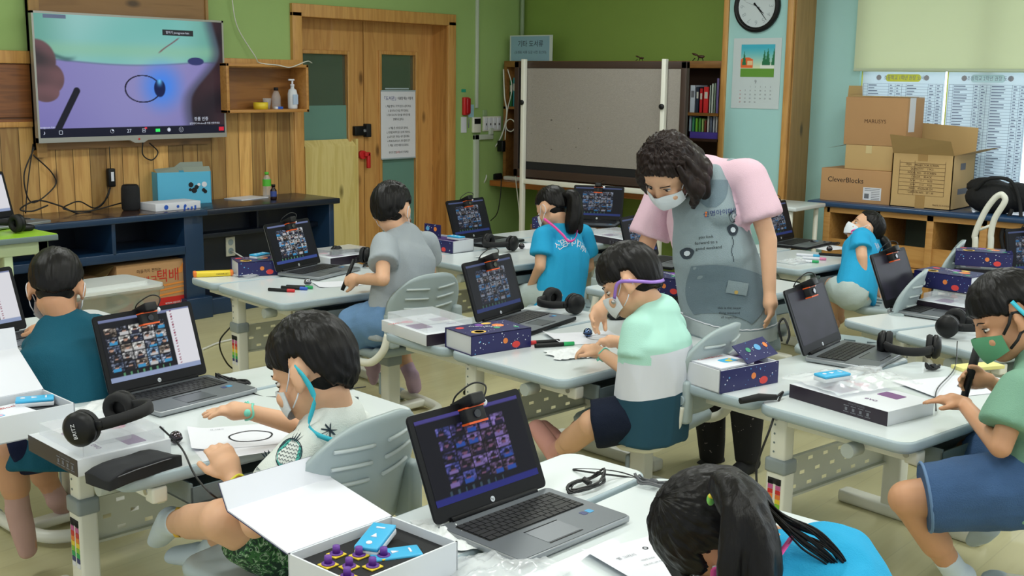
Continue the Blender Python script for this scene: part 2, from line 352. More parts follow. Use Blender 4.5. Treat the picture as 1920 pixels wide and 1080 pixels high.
# ------------------------------------------------------------------ television
YT = YW - .13
a = WY(66, 22, YT); b = WY(416, 258, YT); a2 = WY(64, 268, YT)
tw, th = WY(421, 150, YT).x - WY(65, 150, YT).x, .722
tc_ = V(((WY(421, 150, YT).x + WY(65, 150, YT).x) / 2, YT, WY(240, 147, YT).z))
t = thing('television', 'large flat television on bracket showing a black ring and blue robot', 'television', frame(tc_, (1, 0, .0), (0, 0, 1)))
brick('bezel', [(-tw / 2, tw / 2, -th / 2, -th / 2 + .028, -.03, .006), (-tw / 2, tw / 2, th / 2 - .012, th / 2, -.03, .004), (-tw / 2, -tw / 2 + .012, -th / 2, th / 2, -.03, .004), (tw / 2 - .012, tw / 2, -th / 2, th / 2, -.03, .004)], mat('bezel_silver', (168, 166, 158), .3, metal=.6), t)
brick('back_cover', [(-tw / 2 + .005, tw / 2 - .005, -th / 2 + .005, th / 2 - .005, -.045, -.004), (-.3, .3, -.2, .2, -.068, -.04)], BLACK, t)
mb = MB(); mb.prism([(-.06, -th / 2), (.06, -th / 2), (.03, -th / 2 - .016), (-.03, -th / 2 - .016)], -.02, .008); mb.build('badge', mat('bezel_silver', 0), t)
MB().prism(circ(0, -th / 2 + .006, .006, 12), .006, .009).build('logo', RED, t)
def sst(a, b, x): t = max(0, min(1, (x - a) / (b - a))); return t * t * (3 - 2 * t)
def tvpic(u, v):
    c = mixc((150, 142, 198), (122, 116, 182), 1 - v + .3 * nz(u, v, 2)); c = mixc(c, (158, 158, 208), sst(.6, 0, abs(u - .45)) * .5)
    edge = .635 - .035 * math.sin(PI * min(1, max(0, (u - .1) / .75)))
    g = mixc((120, 192, 184), (158, 208, 204), .5 + 1.1 * nz(u * 1.2, v, 1.8, 3)); g = mixc(g, (86, 150, 130), sst(.25, .5, abs(u - .48)) * .6); g = mixc(g, (150, 200, 160), sst(.10, 0, abs(v - .72)) * .5)
    c = mixc(c, g, sst(-.012, .018, v - edge)); c = mixc(c, (80, 92, 120), .45 * sst(.012, 0, abs(v - edge)))
    c = mixc(c, (60, 92, 96), .7 * sst(.03, .0, abs(v - .66 - .02 * math.sin(u * 30))) * sst(.21, .15, u))
    d = abs((u - .69) - (v - .78) * .55 + .02 * math.sin(v * 20)); c = mixc(c, (120, 60, 70), .7 * sst(.010, .002, d) * sst(.08, .05, abs(v - .78)))
    c = mixc(c, (52, 58, 110), sst(1.2, .8, (u - .84) ** 2 / .0022 + (v - .645) ** 2 / .0012))
    d = math.hypot((u - .64) * 1.78, v - .42); c = mixc(c, (60, 140, 255), sst(.30, 0, d) * .9)
    hand = max(sst(1.15, .9, (u - .0) ** 2 / .009 + (v - .62) ** 2 / .030), sst(1.15, .9, (u - .06) ** 2 / .005 + (v - .48) ** 2 / .016), sst(1.2, .9, (u - .04) ** 2 / .004 + (v - .37) ** 2 / .006))
    c = mixc(c, mixc((66, 58, 60), (128, 92, 96), .5 + .9 * nz(u, v, 7) - (v - .5)), hand)
    px_, py_ = .19, .38; qx, qy = .05, -.05; dx, dy = qx - px_, qy - py_; tt = max(0, min(1, ((u - px_) * dx + (v - py_) * dy) / (dx * dx + dy * dy)))
    c = mixc(c, (26, 26, 38), sst(.034, .026, math.hypot((u - px_ - tt * dx) * 1.78, v - py_ - tt * dy)))
    ax = .83 + .13 * sst(.3, .75, v) - .025 * math.sin(v * 7); c = mixc(c, (70, 72, 92), sst(-.08, 0, u - ax) * .8); c = mixc(c, mixc((30, 26, 34), (62, 42, 48), .5 + nz(u, v, 5)), sst(-.012, .012, u - ax))
    r = math.hypot((u - .535) / .095, (v - .40) / .115); c = mixc(c, (24, 22, 44), sst(.055, .03, abs(r - 1)))
    r2 = math.hypot((u - .628) / .031, (v - .405) / .075); bl = mixc((16, 28, 76), (110, 200, 255), sst(.40, .47, v) * sst(.025, .0, abs(u - .628))); c = mixc(c, bl, sst(1.1, .92, r2))
    if v < .075: c = (20, 22, 40)
    return tuple(k * .92 for k in c)
iw, ih = tw - .024, th - .04
raster('screen', 300, 170, iw, ih, tvpic, vcol('tv_glow', 1.05, .2, False), t, Matrix.Translation((0, .008, .001)))
mb = MB(); SX = lambda u, v, z=.0022: Matrix.Translation(((u - .5) * iw, (v - .5) * ih + .008, z))
def sq(u0, u1, v0, v1, z=.0016): mb.box((u0 - .5) * iw, (u1 - .5) * iw, (v0 - .5) * ih + .008, (v1 - .5) * ih + .008, z - .0004, z)
mb.mt(0); sq(.655, .83, .865, .915)
mb.mt(1); addtext(mb, '말하기 jeongyoon kim', .018, SX(.74, .89)); addtext(mb, '정품 인증', .026, SX(.86, .13)); addtext(mb, '설정에서 Windows를 정품 인증하세요', .014, SX(.88, .09)); addtext(mb, 'jeongyoon kim', .016, SX(.035, .085))
for k, u in enumerate((.02, .10, .36, .45, .53, .67, .74)): addtext(mb, ['♪', '▢', '◔', '27', '▣', '◉', '☺'][k], .03, SX(u, .038))
mb.mt(4); sq(.045, .155, .965, .995); mb.mt(2); sq(.595, .62, .025, .052); mb.mt(3); sq(.965, .995, .02, .055); sq(.535, .548, .052, .068)
mb.build('screen_icons', [mat('ui_dark', (22, 22, 36), .3), mat('ui_text', (190, 195, 215), .5, emit=.5), mat('ui_green', (40, 200, 90), .5, emit=.8), mat('ui_red', (190, 20, 50), .5, emit=.5), mat('ui_grey', (90, 100, 130), .5, emit=.3)], t)

# small open wall shelf right of the tv
a = WY(424, 118, YW - .2); b = WY(580, 210, YW - .2)
sx0, sx1, sz0, sz1 = a.x, b.x, b.z, a.z; sy0, sy1 = YW - .2, YW - .02
t = thing('wall_shelf', 'open pine box shelf on the wall between television and door', 'shelf', (sx0, sy0, sz0)); 
wsh = wood('shelf_pine', (190, 138, 72), (166, 112, 52), 'X', 1, knots=False)
def sb(name, qs, m, b=.003): o = brick(name, qs, m, t, b); o.location = (-sx0, -sy0, -sz0); return o
sb('side', [(sx1 - .02, sx1, sy0, sy1, sz0, sz1)], wsh); sb('side', [(sx0, sx0 + .02, sy0, sy1, sz0, sz1)], wsh)
sb('top', [(sx0, sx1, sy0, sy1, sz1 - .02, sz1 + .0)], wsh); sb('bottom', [(sx0, sx1, sy0, sy1, sz0 - .0, sz0 + .02)], wsh)
sb('back', [(sx0, sx1, sy1 - .012, sy1, sz0, sz1)], wood('shelf_back', (150, 100, 46), (118, 74, 30), 'X', .8, knots=False), 0)
SHF = sz0 + .02
def onshelf(px): return WY(px, 205, YW - .12).x
x = onshelf(549); t = thing('hand_sanitizer', 'white pump bottle of hand sanitizer on the wall shelf', 'bottle', (x, YW - .12, SHF))
MB().lathe([(.0, 0), (.03, 0), (.032, .01), (.032, .10), (.026, .125), (.012, .135), (.012, .15)]).build('bottle', MASKW, t)
mb = MB(); mb.cyl((0, 0, .15), (0, 0, .185), .007); mb.box(-.03, .014, -.008, .008, .185, .197, b=.003); mb.cyl((0, 0, .148), (0, 0, .162), .014); mb.build('pump', PAPER, t)
MB().box(-.02, .02, -.0335, -.030, .03, .095).build('label', mat('label_blue', (170, 190, 215), .5), t)
x = onshelf(489); t = thing('tape_roll', 'roll of yellow tape lying flat on the wall shelf', 'tape', (x, YW - .12, SHF))
MB().lathe([(.03, 0), (.048, 0), (.048, .045), (.03, .045)], cap=False).build('tape', YEL, t); MB().lathe([(.022, 0), (.03, 0), (.03, .046), (.022, .046)], cap=False).build('core', BLACK, t)
x = onshelf(518); t = thing('eraser', 'small white and blue eraser on the wall shelf', 'eraser', (x, YW - .14, SHF))
brick('rubber', [(-.03, .03, -.012, .012, 0, .016)], PAPER, t, .003); brick('sleeve', [(-.01, .031, -.0125, .0125, -.0, .0165)], BLU, t, .001)
x = onshelf(527); t = thing('plastic_bottle', 'clear plastic bottle beside the sanitizer on the wall shelf', 'bottle', (x, YW - .07, SHF))
MB().lathe([(.0, 0), (.028, 0), (.03, .01), (.03, .08), (.018, .11), (.012, .12)]).build('bottle', CLEAR, t); MB().lathe([(0, .12), (.015, .12), (.015, .14), (0, .14)]).build('cap', BLACKM, t)
t = thing('plastic_cup', 'crumpled clear plastic cup beside the yellow tape', 'cup', (onshelf(508), YW - .08, SHF)); MB().lathe([(.0, 0), (.02, 0), (.03, .07), (.028, .07), (.018, .003), (0, .003)], 14).build('cup', CLEAR, t)
# white cable over the shelf, thin wire from the ceiling
def wire(name, pts, r, m, label, cat='cable', group=None, k=8, parent=None):
    o = MB().tube(spl(pts, k), r, 7).build(name, m, parent)
    if label: tag(o, label, cat, group)
    return o
wire('cable', [WY(434, -8, YW - .03), WY(445, 50, YW - .03), WY(478, 105, YW - .05), V((WY(490, 112, YW - .2).x, YW - .18, sz1 + .006)), WY(520, 122, YW - .21), WY(545, 126, YW - .22), WY(575, 115, YW - .21), WY(585, 118, YW - .17)], .0035, CABLEW, 'thin white cable draped over the open wall shelf')
# cables below the TV
wire('cable', [WY(65, 275, YW - .06), WY(45, 330, YW - .06), WY(60, 380, YW - .06), WY(102, 350, YW - .06), WY(98, 325, YW - .06), WY(62, 290, YW - .06)], .004, CABLE, 'black cable looping down left below the television')
wire('cable', [WY(62, 270, YW - .04), WY(52, 345, YW - .05), WY(48, 400, YW - .06)], .0035, CABLE, 'straight black cable dropping left of the television loop')
wire('cable', [WY(268, 262, YW - .05), WY(268, 290, YW - .05), WY(285, 300, YW - .05), WY(296, 285, YW - .05), WY(280, 268, YW - .05)], .004, CABLE, 'short black cable loop hanging beneath the television centre')
o = thing('power_adapter', 'black power adapter hanging on the wooden wall above speaker', 'adapter', WY(208, 333, YW - .05))
MB().box(-.022, .022, -.018, .018, -.055, .055, b=.008).build('adapter_body', BLACK, o); MB().box(-.009, .009, -.02, -.016, -.02, .035).build('sticker', PAPER, o); MB().tube([(0, 0, .05), (0, 0, .17), (.0, .02, .28)], .003).build('cord', CABLE, o)
CT = .66
wire('cable', [WY(207, 352, YW - .06), WY(190, 385, YW - .12), WY(150, 400, YW - .16), WY(110, 385, YW - .14), WY(70, 376, YW - .14), WY(38, 392, YW - .18), WY(60, 396, YW - .2), WY(90, 385, YW - .2)], .0045, CABLE, 'tangled black cable lying on the navy counter left end')
wire('cable', [WY(207, 352, YW - .06), WY(200, 372, YW - .1), WY(178, 390, YW - .14), WY(150, 378, YW - .16), WY(130, 383, YW - .16), WY(120, 392, YW - .2), WY(165, 396, YW - .2), WY(230, 380, YW - .16)], .004, CABLE, 'black cable from the wall adapter crossing the navy counter')

# ------------------------------------------------------------------ navy cabinet
navy = mat('navy_paint', (22, 50, 80), .38, vary=.12, vscale=5, coat=.2); navyD = mat('navy_dark', (14, 24, 42), .4, coat=.3, vary=.1)
CY0 = WY(395, 395, 5.9).y; CF = 5.9; CB = YW - .02
xa, xm, xb = 2.55, WY(380, 400, CF).x, WY(628, 370, CF).x
topm = wood('counter_dark', (70, 48, 38), (38, 34, 40), 'X', .6, .22, knots=False)
def cabinet(name, label, x0, x1, tm):
    t = thing(name, label, 'cabinet', (x0, CF, 0))
    def add(n, qs, m, b=.004): o = brick(n, [(q[0] - x0, q[1] - x0, q[2] - CF, q[3] - CF, q[4], q[5]) for q in qs], m, t, b); return o
    add('countertop', [(x0, x1 + .01, CF - .03, CB, CT - .035, CT)], tm, .008); add('front_edge', [(x0, x1 + .012, CF - .04, CF - .025, CT - .037, CT - .0)], navy if tm is topm else navyD, .007)
    return t, add
t, add = cabinet('navy_cabinet', 'long navy cabinet under the television with open compartments', xa, xm, topm)
add('side_panel', [(xm - .13, xm - .0, CF, CB, 0, CT - .035)], navy); add('side_panel', [(xa, xa + .03, CF, CB, 0, CT - .035)], navy)
add('plinth', [(xm - .15, xm + .03, CF - .03, CF + .06, 0, .13)], navy); add('shelf', [(xa, xm - .12, CF, CB, .40, .45)], navy)
add('back_panel', [(xa, xm, CB - .015, CB, .0, CT - .04)], navyD, 0); add('base', [(xa, xm - .13, CF + .03, CB, 0, .06)], navy)
xd = WY(213, 430, CF).x; add('divider', [(xd - .012, xd + .012, CF, CB, .44, CT - .03)], navy); xd2 = 3.0; add('divider', [(xd2 - .012, xd2 + .012, CF, CB, .06, .41)], navy)
t, add = cabinet('navy_cabinet', 'dark navy cabinet beside the door with rounded counter edge', xm + .003, xb, navyD)
add('side_panel', [(xb - .05, xb - .01, CF, CB, 0, CT - .035)], navy); add('shelf', [(xm, xb - .04, CF + .12, CB, .46, .49)], navyD); add('divider', [((xm + xb) / 2 - .01, (xm + xb) / 2 + .01, CF + .15, CB, .48, CT - .03)], navyD)
add('back_panel', [(xm, xb, CB - .2, CB - .185, 0, CT - .04)], navyD, 0); add('base', [(xm, xb - .05, CF + .02, CF + .06, 0, .1)], navy)
p = WY(431, 462, CB - .2)
t = thing('power_outlet', 'white double wall outlet on the dark cabinet back', 'outlet', (p.x, CB - .2, p.z))
brick('plate', [(-.035, .035, -.01, 0, -.062, .062)], WHITE, t, .004)
for z in (-.028, .028): MB().cyl((0, -.012, z), (0, -.006, z), .02).build('socket', EDGE, t)
MB().tube(spl([(0, -.015, -.03), (.0, -.05, -.035), (.04, -.09, -.07), (.08, -.1, -.1)]), .005).build('plug', CABLEW, t)
card = mat('cardboard', (184, 142, 98), .8, vary=.05, vscale=8); cardL = mat('cardboard_pale', (196, 164, 112), .8, vary=.05); cardD = mat('cardboard_inner', (150, 124, 76), .85)
ORGS = mat('print_orange', (226, 140, 60), .7); REDS = mat('print_red', (196, 36, 30), .6); BRN = mat('print_brown', (80, 52, 34), .8)
# parcel boxes in the lower compartments
x0 = WY(218, 500, CF + .03).x; x1 = WY(349, 480, CF + .03).x
t = thing('parcel_box', 'big cardboard parcel box with red Korean lettering in the cabinet', 'box', (x0, CF + .03, .062)); w = x1 - x0; h = .31
brick('carton', [(0, w, 0, .3, 0, h)], card, t, .003); brick('red_band', [(.0, w + .001, -.001, .3, 0, .09)], REDS, t)
mb = MB(); fx = lambda x, z: frame((x, -.0018, z), (1, 0, 0), (0, 0, 1))
mb.mt(0); addtext(mb, '우체국', .055, fx(w * .40, .20)); addtext(mb, '택배', .085, fx(w * .72, .215)); mb.mt(1); addtext(mb, '마음까지 전하는', .024, fx(w * .45, .262)); mb.mt(2); mb.add([(w * .86, -.0018, .24), (w * .95, -.0018, .29), (w * .93, -.0018, .23), (w * .88, -.0018, .225)], [(0, 1, 2, 3)])
for z in (.10, .13, .155): mb.add([(w * .1, -.0018, z - .02), (w * .55, -.0018, z), (w, -.0018, z + .012), (w, -.0018, z + .022), (w * .5, -.0018, z + .01)], [(0, 1, 2, 3, 4)])
mb.mt(3); addtext(mb, 'www.epost.kr', .022, fx(w * .8, .055)); mb.build('lettering', [REDS, BRN, ORGS, PAPER], t)
mb = MB(); mb.add([(0, .02, h), (0, .28, h), (-.09, .28, h - .08), (-.10, .02, h - .1)], [(0, 1, 2, 3)]); mb.build('flap', cardD, t)
x0 = WY(150, 500, CF + .03).x; x1 = WY(196, 500, CF + .03).x
t = thing('parcel_box', 'smaller cardboard box left of the red lettered parcel box', 'box', (x0 - .1, CF + .03, .062)); w = x1 - x0 + .1
brick('carton', [(0, w, 0, .3, 0, .25)], card, t, .003); mb = MB(); mb.add([(w * .6, -.0018, .16), (w * .8, -.0018, .22), (w * .78, -.0018, .14), (w * .66, -.0018, .13)], [(0, 1, 2, 3)]); mb.build('emblem', ORGS, t)
# translucent storage bin on the floor
p0 = G(160, 622, 0); 
def binbox():
    a = G(300, 600, 0.0); 
    t = thing('storage_bin', 'large translucent lidded storage bin on floor before the cabinet', 'bin', TR(3.10, 5.58, 0)); W_, D_, H_ = .50, .34, .31
    fr_ = mat('bin_plastic', (200, 208, 206), .25, alpha=.55); mb = MB()
    mb.rings([[(x, y, z) for x, y in rrect(-W_ / 2 + .03 - e, W_ / 2 - .03 + e, -D_ / 2 + .03 - e, D_ / 2 - .03 + e, .05)] for z, e in ((.0, 0), (H_, .03), (H_ + .005, .045), (H_ + .02, .045))], cap=False); mb.prism(rrect(-W_ / 2 + .03, W_ / 2 - .03, -D_ / 2 + .03, D_ / 2 - .03, .05), 0, .004); mb.build('bin_body', fr_, t)
    mb = MB(); mb.prism(rrect(-W_ / 2 - .01, W_ / 2 + .01, -D_ / 2 - .01, D_ / 2 + .01, .05), H_ + .02, H_ + .035); mb.prism(rrect(-W_ / 2 + .05, W_ / 2 - .05, -D_ / 2 + .04, D_ / 2 - .04, .05), H_ + .035, H_ + .055); mb.build('lid', mat('lid_white', (228, 232, 230), .35, alpha=.96), t)
    [MB().box(q, q + .03, -.06, .06, H_ - .0, H_ + .015, b=.005).build('handle', fr_, t) for q in (W_ / 2, -W_ / 2 - .03)]
    tt = thing('cable_reel', 'coiled pale hose and wires inside the storage bin', 'hose', (3.10, 5.58, .01)); mb = MB()
    mb.tube([(.12 * math.cos(i * .35), .10 * math.sin(i * .35), .03 + i * .006) for i in range(40)], .012); mb.tube([(.2 + .0 * i, .06 * math.cos(i * .4), .12 + .1 * math.sin(i * .4)) for i in range(17)], .01); mb.build('coil', CABLEW, tt)
binbox()
# things on the counter
def ontop(px, py): return G(px, py, CT)
p = ontop(246, 394)
t = thing('speaker', 'black cylindrical smart speaker on the navy counter', 'speaker', p)
MB().lathe([(.0, 0), (.045, 0), (.052, .01), (.054, .06), (.052, .13), (.046, .148), (.0, .15)], 32).build('fabric_body', mat('speaker_fabric', (24, 25, 28), .85, bump=.4, bscale=400), t); MB().lathe([(.0, .1495), (.04, .1495), (.04, .152), (0, .152)], 32).build('top_ring', BLACK, t)
bluem = mat('box_skyblue', (88, 180, 216), .5)
a = ontop(330, 383)
M = TR(*(ontop(346, 382) + V((0, .03, 0))), -.25)
t = thing('gift_box', 'open sky blue paper box with two flaps raised on counter', 'box', M); 
mb = MB(); w, d, h = .17, .13, .20
for q in ((-w, w, -d / 2, -d / 2 + .004, 0, h), (-w, w, d / 2 - .004, d / 2, 0, h), (-w, -w + .004, -d / 2, d / 2, 0, h), (w - .004, w, -d / 2, d / 2, 0, h), (-w, w, -d / 2, d / 2, 0, .004)): mb.box(*q)
mb.build('box_body', bluem, t)
mb = MB(); mb.add([(-w, -d / 2, h), (-.03, -d / 2, h), (-.03, -d / 2 + .05, h + .03), (-w, -d / 2 + .05, h + .02)], [(0, 1, 2, 3)]); mb.add([(0, -d / 2, h), (w, -d / 2, h), (w, -d / 2 + .03, h + .03), (.0, -d / 2 + .03, h + .028)], [(0, 1, 2, 3)]); mb.add([(-w, d / 2, h), (w, d / 2, h), (w, d / 2 + .02, h + .05), (-w, d / 2 + .02, h + .05)], [(0, 1, 2, 3)]); mb.build('flap', mat('flap_inner', (140, 150, 140), .7), t)
mb = MB(); 
for k, (x, z, r, mm) in enumerate([(.04, .12, .016, 0), (.075, .105, .014, 0), (.06, .085, .018, 0), (.125, .12, .017, 1), (.12, .085, .012, 0), (.035, .09, .01, 0), (.13, .075, .012, 0), (.09, .12, .01, 1)]): mb.mt(mm).at(frame((x, -d / 2 - .0015, z), (1, 0, 0), (0, 0, 1))).prism(circ(0, 0, r, 10), 0, .0006); mb.at()
mb.build('printed_figures', [INK, PAPER], t)
p = ontop(330, 392)
t = thing('paper_carton', 'flat white and blue carton lying in front of gift box', 'box', TR(*p, .02)); brick('carton', [(-.17, .14, -.05, .12, 0, .045)], PAPER, t, .003)
mb = MB()
for i, x in enumerate((-.10, -.02, .03)): mb.at(frame((x, -.052, .022), (1, 0, 0), (0, 0, 1))).prism(circ(0, 0, .014 if i == 0 else .009, 12), 0, .0008); mb.at()
for x in (.02, .045, .07, .095): mb.box(x, x + .012, -.0515, -.05, .0, .014 + .008 * math.sin(x * 90))
mb.build('print', [BLU], t)
p = ontop(462, 372); t = thing('paper_sheets', 'thin stack of white sheets on the dark counter', 'paper', TR(*p, .15)); brick('sheets', [(-.12, .12, -.08, .08, 0, .006)], PAPER, t)
p = ontop(501, 370); t = thing('water_bottle', 'clear plastic bottle with green cap and label on counter', 'bottle', p)
MB().lathe([(0, 0), (.026, 0), (.028, .01), (.028, .11), (.02, .135), (.012, .145), (.012, .15)]).build('bottle', CLEAR, t); MB().lathe([(0, .15), (.014, .15), (.014, .168), (0, .168)]).build('cap', mat('cap_green', (90, 190, 60), .4), t); MB().lathe([(.0285, .075), (.0285, .12)], cap=False).build('label', mat('cap_green', 0), t)
p = ontop(513, 374); t = thing('medicine_bottle', 'small dark bottle with blue label beside the water bottle', 'bottle', p)
MB().lathe([(0, 0), (.02, 0), (.021, .01), (.021, .06), (.011, .075), (.011, .085)]).build('bottle', mat('bottle_brown', (40, 20, 22), .2), t); MB().lathe([(0, .085), (.013, .085), (.013, .098), (0, .098)]).build('cap', BLACK, t); MB().lathe([(.0215, .02), (.0215, .055)], cap=False).build('label', mat('label_navy', (60, 80, 150), .4), t)

# ------------------------------------------------------------------ fittings on the green wall
def onwall(px, py, off=0): return WY(px, py, YW - off)
p = onwall(871, 199); t = thing('emergency_phone', 'red emergency call handset fixed to the green wall', 'phone', p)
brick('holder', [(-.032, .032, -.03, 0, -.07, .07)], RED, t, .008); brick('handset', [(-.018, .024, -.05, -.028, -.06, .065)], mat('red_dark', (170, 25, 30), .35), t, .01); MB().tube(spl([(0, -.04, -.065), (.0, -.04, -.12), (.008, -.04, -.17), (.012, -.04, -.1)]), .0025).build('strap', INKG, t)
p = onwall(869, 234); t = thing('notice_card', 'narrow white card below the red emergency handset', 'sign', p); brick('card', [(-.03, .03, -.006, 0, -.062, .062)], PAPER, t)
p = onwall(869, 170); t = thing('green_label', 'tiny green sticker above the red emergency handset', 'sign', p); brick('sticker', [(-.025, .025, -.003, 0, -.012, .012)], mat('label_teal', (40, 160, 130), .5), t)
p = onwall(883, 208); t = thing('notice_card', 'small pale blue notice right of the red handset', 'sign', p); brick('card', [(-.028, .03, -.004, 0, -.05, .05)], mat('card_blue', (160, 200, 214), .6), t)
p = onwall(891, 234); t = thing('thermostat', 'white wall thermostat with small black display', 'thermostat', p); brick('case', [(-.045, .045, -.025, 0, -.062, .062)], WHITE, t, .006); brick('display', [(-.035, .035, -.028, -.024, .008, .05)], BLACK, t)
p = onwall(921, 232); t = thing('light_switches', 'row of four white wall switches near the room corner', 'switch', p)
brick('plate', [(-.11, .11, -.012, 0, -.06, .06)], WHITE, t, .004)
for i in range(4):
    s = brick('rocker', [(-.10 + i * .052, -.056 + i * .052, -.018, -.01, -.05, .05)], PAPER, t, .003); brick('indicator', [(-.083 + i * .052, -.073 + i * .052, -.0195, -.0175, -.012, .006)], BLACK, s)
p = onwall(908, 212); t = thing('wall_sensor', 'small grey square sensor above the wall switches', 'sensor', p); brick('case', [(-.025, .025, -.012, 0, -.025, .025)], mat('sensor', (150, 175, 130), .5), t, .004)
a = onwall(891, 100); xw = onwall(891, 300).x
o = brick('wall_conduit', [(xw - .013, xw + .013, YW - .02, YW, 1.22, CEIL)], mat('conduit', (196, 206, 190), .5), None, .003); tag(o, 'thin white vertical cable trunking above the thermostat', 'conduit')
z1 = onwall(905, 252).z
o = brick('wall_conduit', [(xw - .03, xw + .02, YW - .025, YW, 0, z1), (xw - .03, xw + .19, YW - .025, YW, z1 - .04, z1), (xw + .15, xw + .19, YW - .025, YW, z1 - .01, z1 + .05)], mat('conduit', 0), None, .003); tag(o, 'wide white cable trunking below switches bending to the floor', 'conduit')
xw = WY(978, 50, YW - .03).x
o = MB().cyl((XW - .05, YW - .03, 1.3), (XW - .05, YW - .03, CEIL), .018).build('corner_pipe', mat('pipe_grey', (140, 160, 125), .5)); tag(o, 'grey vertical pipe in the green room corner', 'pipe')
# ------------------------------------------------------------------ right side of the room
def R_(px, py, X): return WX(px, py, X)
FR = lambda p: frame(p, (0, -1, 0), (0, 0, 1))       # facing -X : local x runs toward the camera side
def boxX(name, qs, m, parent=None, b=0, o=None):
    """boxes given as (X0,X1,Y0,Y1,Z0,Z1) in world metres under a parent standing at o"""
    o = V(o) if o is not None else V((0, 0, 0))
    return brick(name, [(q[0] - o.x, q[1] - o.x, q[2] - o.y, q[3] - o.y, q[4] - o.z, q[5] - o.z) for q in qs], m, parent, b)
# --- pin board on a wheeled stand
XB = 6.55
bl, br = R_(968, 115, XB).y, R_(1291, 118, XB).y; bt = R_(1130, 115, XB).z; bb = R_(990, 332, XB).z
t = thing('notice_board', 'large grey felt notice board in brown frame on white stand', 'board', (XB, (bl + br) / 2, 0)); O = (XB, (bl + br) / 2, 0)
brown = mat('frame_brown', (58, 42, 34), .5); ft = .045
boxX('frame', [(XB - .02, XB + .02, bl - ft, bl, bb, bt), (XB - .02, XB + .02, br, br + ft, bb, bt), (XB - .02, XB + .02, br, bl, bt - .05, bt), (XB - .02, XB + .02, br, bl, bb, bb + .06)], brown, t, .006, O)
boxX('inner_frame', [(XB - .012, XB, br + ft, bl - ft, bb + .06, bt - .05)], BLACKM, t, 0, O)
felt = mat('felt_grey', (150, 144, 136), .95, bump=.5, bscale=260, vary=.12, vscale=60)
f1, f2, f3, f4 = R_(980, 200, XB).y, R_(1277, 200, XB).y, R_(1130, 128, XB).z, R_(1000, 303, XB).z
boxX('felt_panel', [(XB - .016, XB - .01, f2, f1, f4, f3)], felt, t, 0, O)
mb = MB()
for k, (px, py, r) in enumerate([(1034, 225, .009), (1080, 276, .006), (1034, 280, .007), (1085, 241, .005), (1103, 240, .004), (1024, 270, .005), (996, 250, .004)]):
    p = R_(px, py, XB - .017) - V(O); mb.at(FR(p)).prism(circ(0, 0, r, 8, r * .5), 0, .0006)
mb.at(); mb.build('stains', mat('stain', (88, 82, 76), .9), t)
pl, pr = R_(988, 200, XB).y, R_(1250, 200, XB).y
for y, y2 in ((pl, pl), (pr, pr - .0)):
    s = boxX('post', [(XB - .055, XB - .02, y - .016, y + .016, .06, bt + .015)], WHITE, t, .004, O)
    k = MB().lathe([(0, 0), (.018, 0), (.02, .006), (.018, .014), (0, .014)], 10); kn = k.build('knob', BLACK, s); kn.matrix_local = frame((-.056, y - O[1], R_(988, 192, XB).z), (0, 1, 0), (0, 0, 1)) @ Matrix.Rotation(PI, 4, 'X')
zc = R_(1000, 340, XB).z
boxX('crossbar', [(XB - .05, XB - .015, pr, pl, zc - .018, zc + .018)], WHITE, t, .004, O)
for y in (pl, pr):
    boxX('foot', [(XB - .28, XB + .22, y - .02, y + .02, .03, .065)], WHITE, t, .005, O)
    for x in (-.26, .2): MB().cyl((x, y - O[1] - .012, .02), (x, y - O[1] + .012, .02), .02).build('caster', BLACK, t)
# --- wall bench
XN = 6.95
y0, y1, zb = R_(1335, 380, XN).y, YW - .03, .635
t = thing('wall_bench', 'orange brown wooden ledge along the green wall behind board', 'shelf', (XN, y0, 0)); O = (XN, y0, 0)
boxX('ledge', [(XN, XW - .01, ys + .02, y1, zb - .045, zb)], wood('bench_wood', (172, 104, 44), (150, 84, 32), 'Y', 1, knots=False), t, .006, O)
for y in (y1 - .5, ys + .3, (y1 + ys) / 2): boxX('bracket', [(XN + .06, XW - .01, y, y + .035, zb - .25, zb - .045)], pineD, t, 0, O)
boxX('support', [(XN + .05, XW - .01, ys + .1, ys + .14, 0, zb - .045)], pineD, t, 0, O)
# --- book case
XK = 7.1
k0, k1, kt = ys + .006, R_(944, 200, XK).y, R_(1320, 114, XK).z
bw = wood('bookcase_wood', (142, 98, 48), (114, 74, 32), 'Y', 1, knots=False); bwd = mat('bookcase_dark', (60, 36, 26), .6)
t = thing('bookcase', 'wooden wall bookcase behind the notice board with dark shelves', 'bookcase', (XK, k0, zb)); O = (XK, k0, zb)
boxX('top', [(XK, XW - .01, k0, k1, kt - .05, kt)], bw, t, .004, O)
boxX('side', [(XK, XW - .01, k1 - .03, k1, zb, kt - .05)], bw, t, 0, O); boxX('side', [(XK, XW - .01, k0, k0 + .012, zb, kt - .05)], bw, t, 0, O); 
boxX('back', [(XW - .03, XW - .01, k0, k1, zb, kt)], bwd, t, 0, O)
zs1, zs2 = R_(1320, 212, XK).z, R_(1320, 260, XK).z
boxX('shelf', [(XK, XW - .02, k0, k1, zs1 - .02, zs1)], bw, t, 0, O); boxX('shelf', [(XK, XW - .02, k0, k1, zs2 - .02, zs2)], bwd, t, 0, O)
boxX('divider', [(XK, XW - .02, R_(965, 200, XK).y - .02, R_(965, 200, XK).y, zb, zs1)], bwd, t, 0, O)
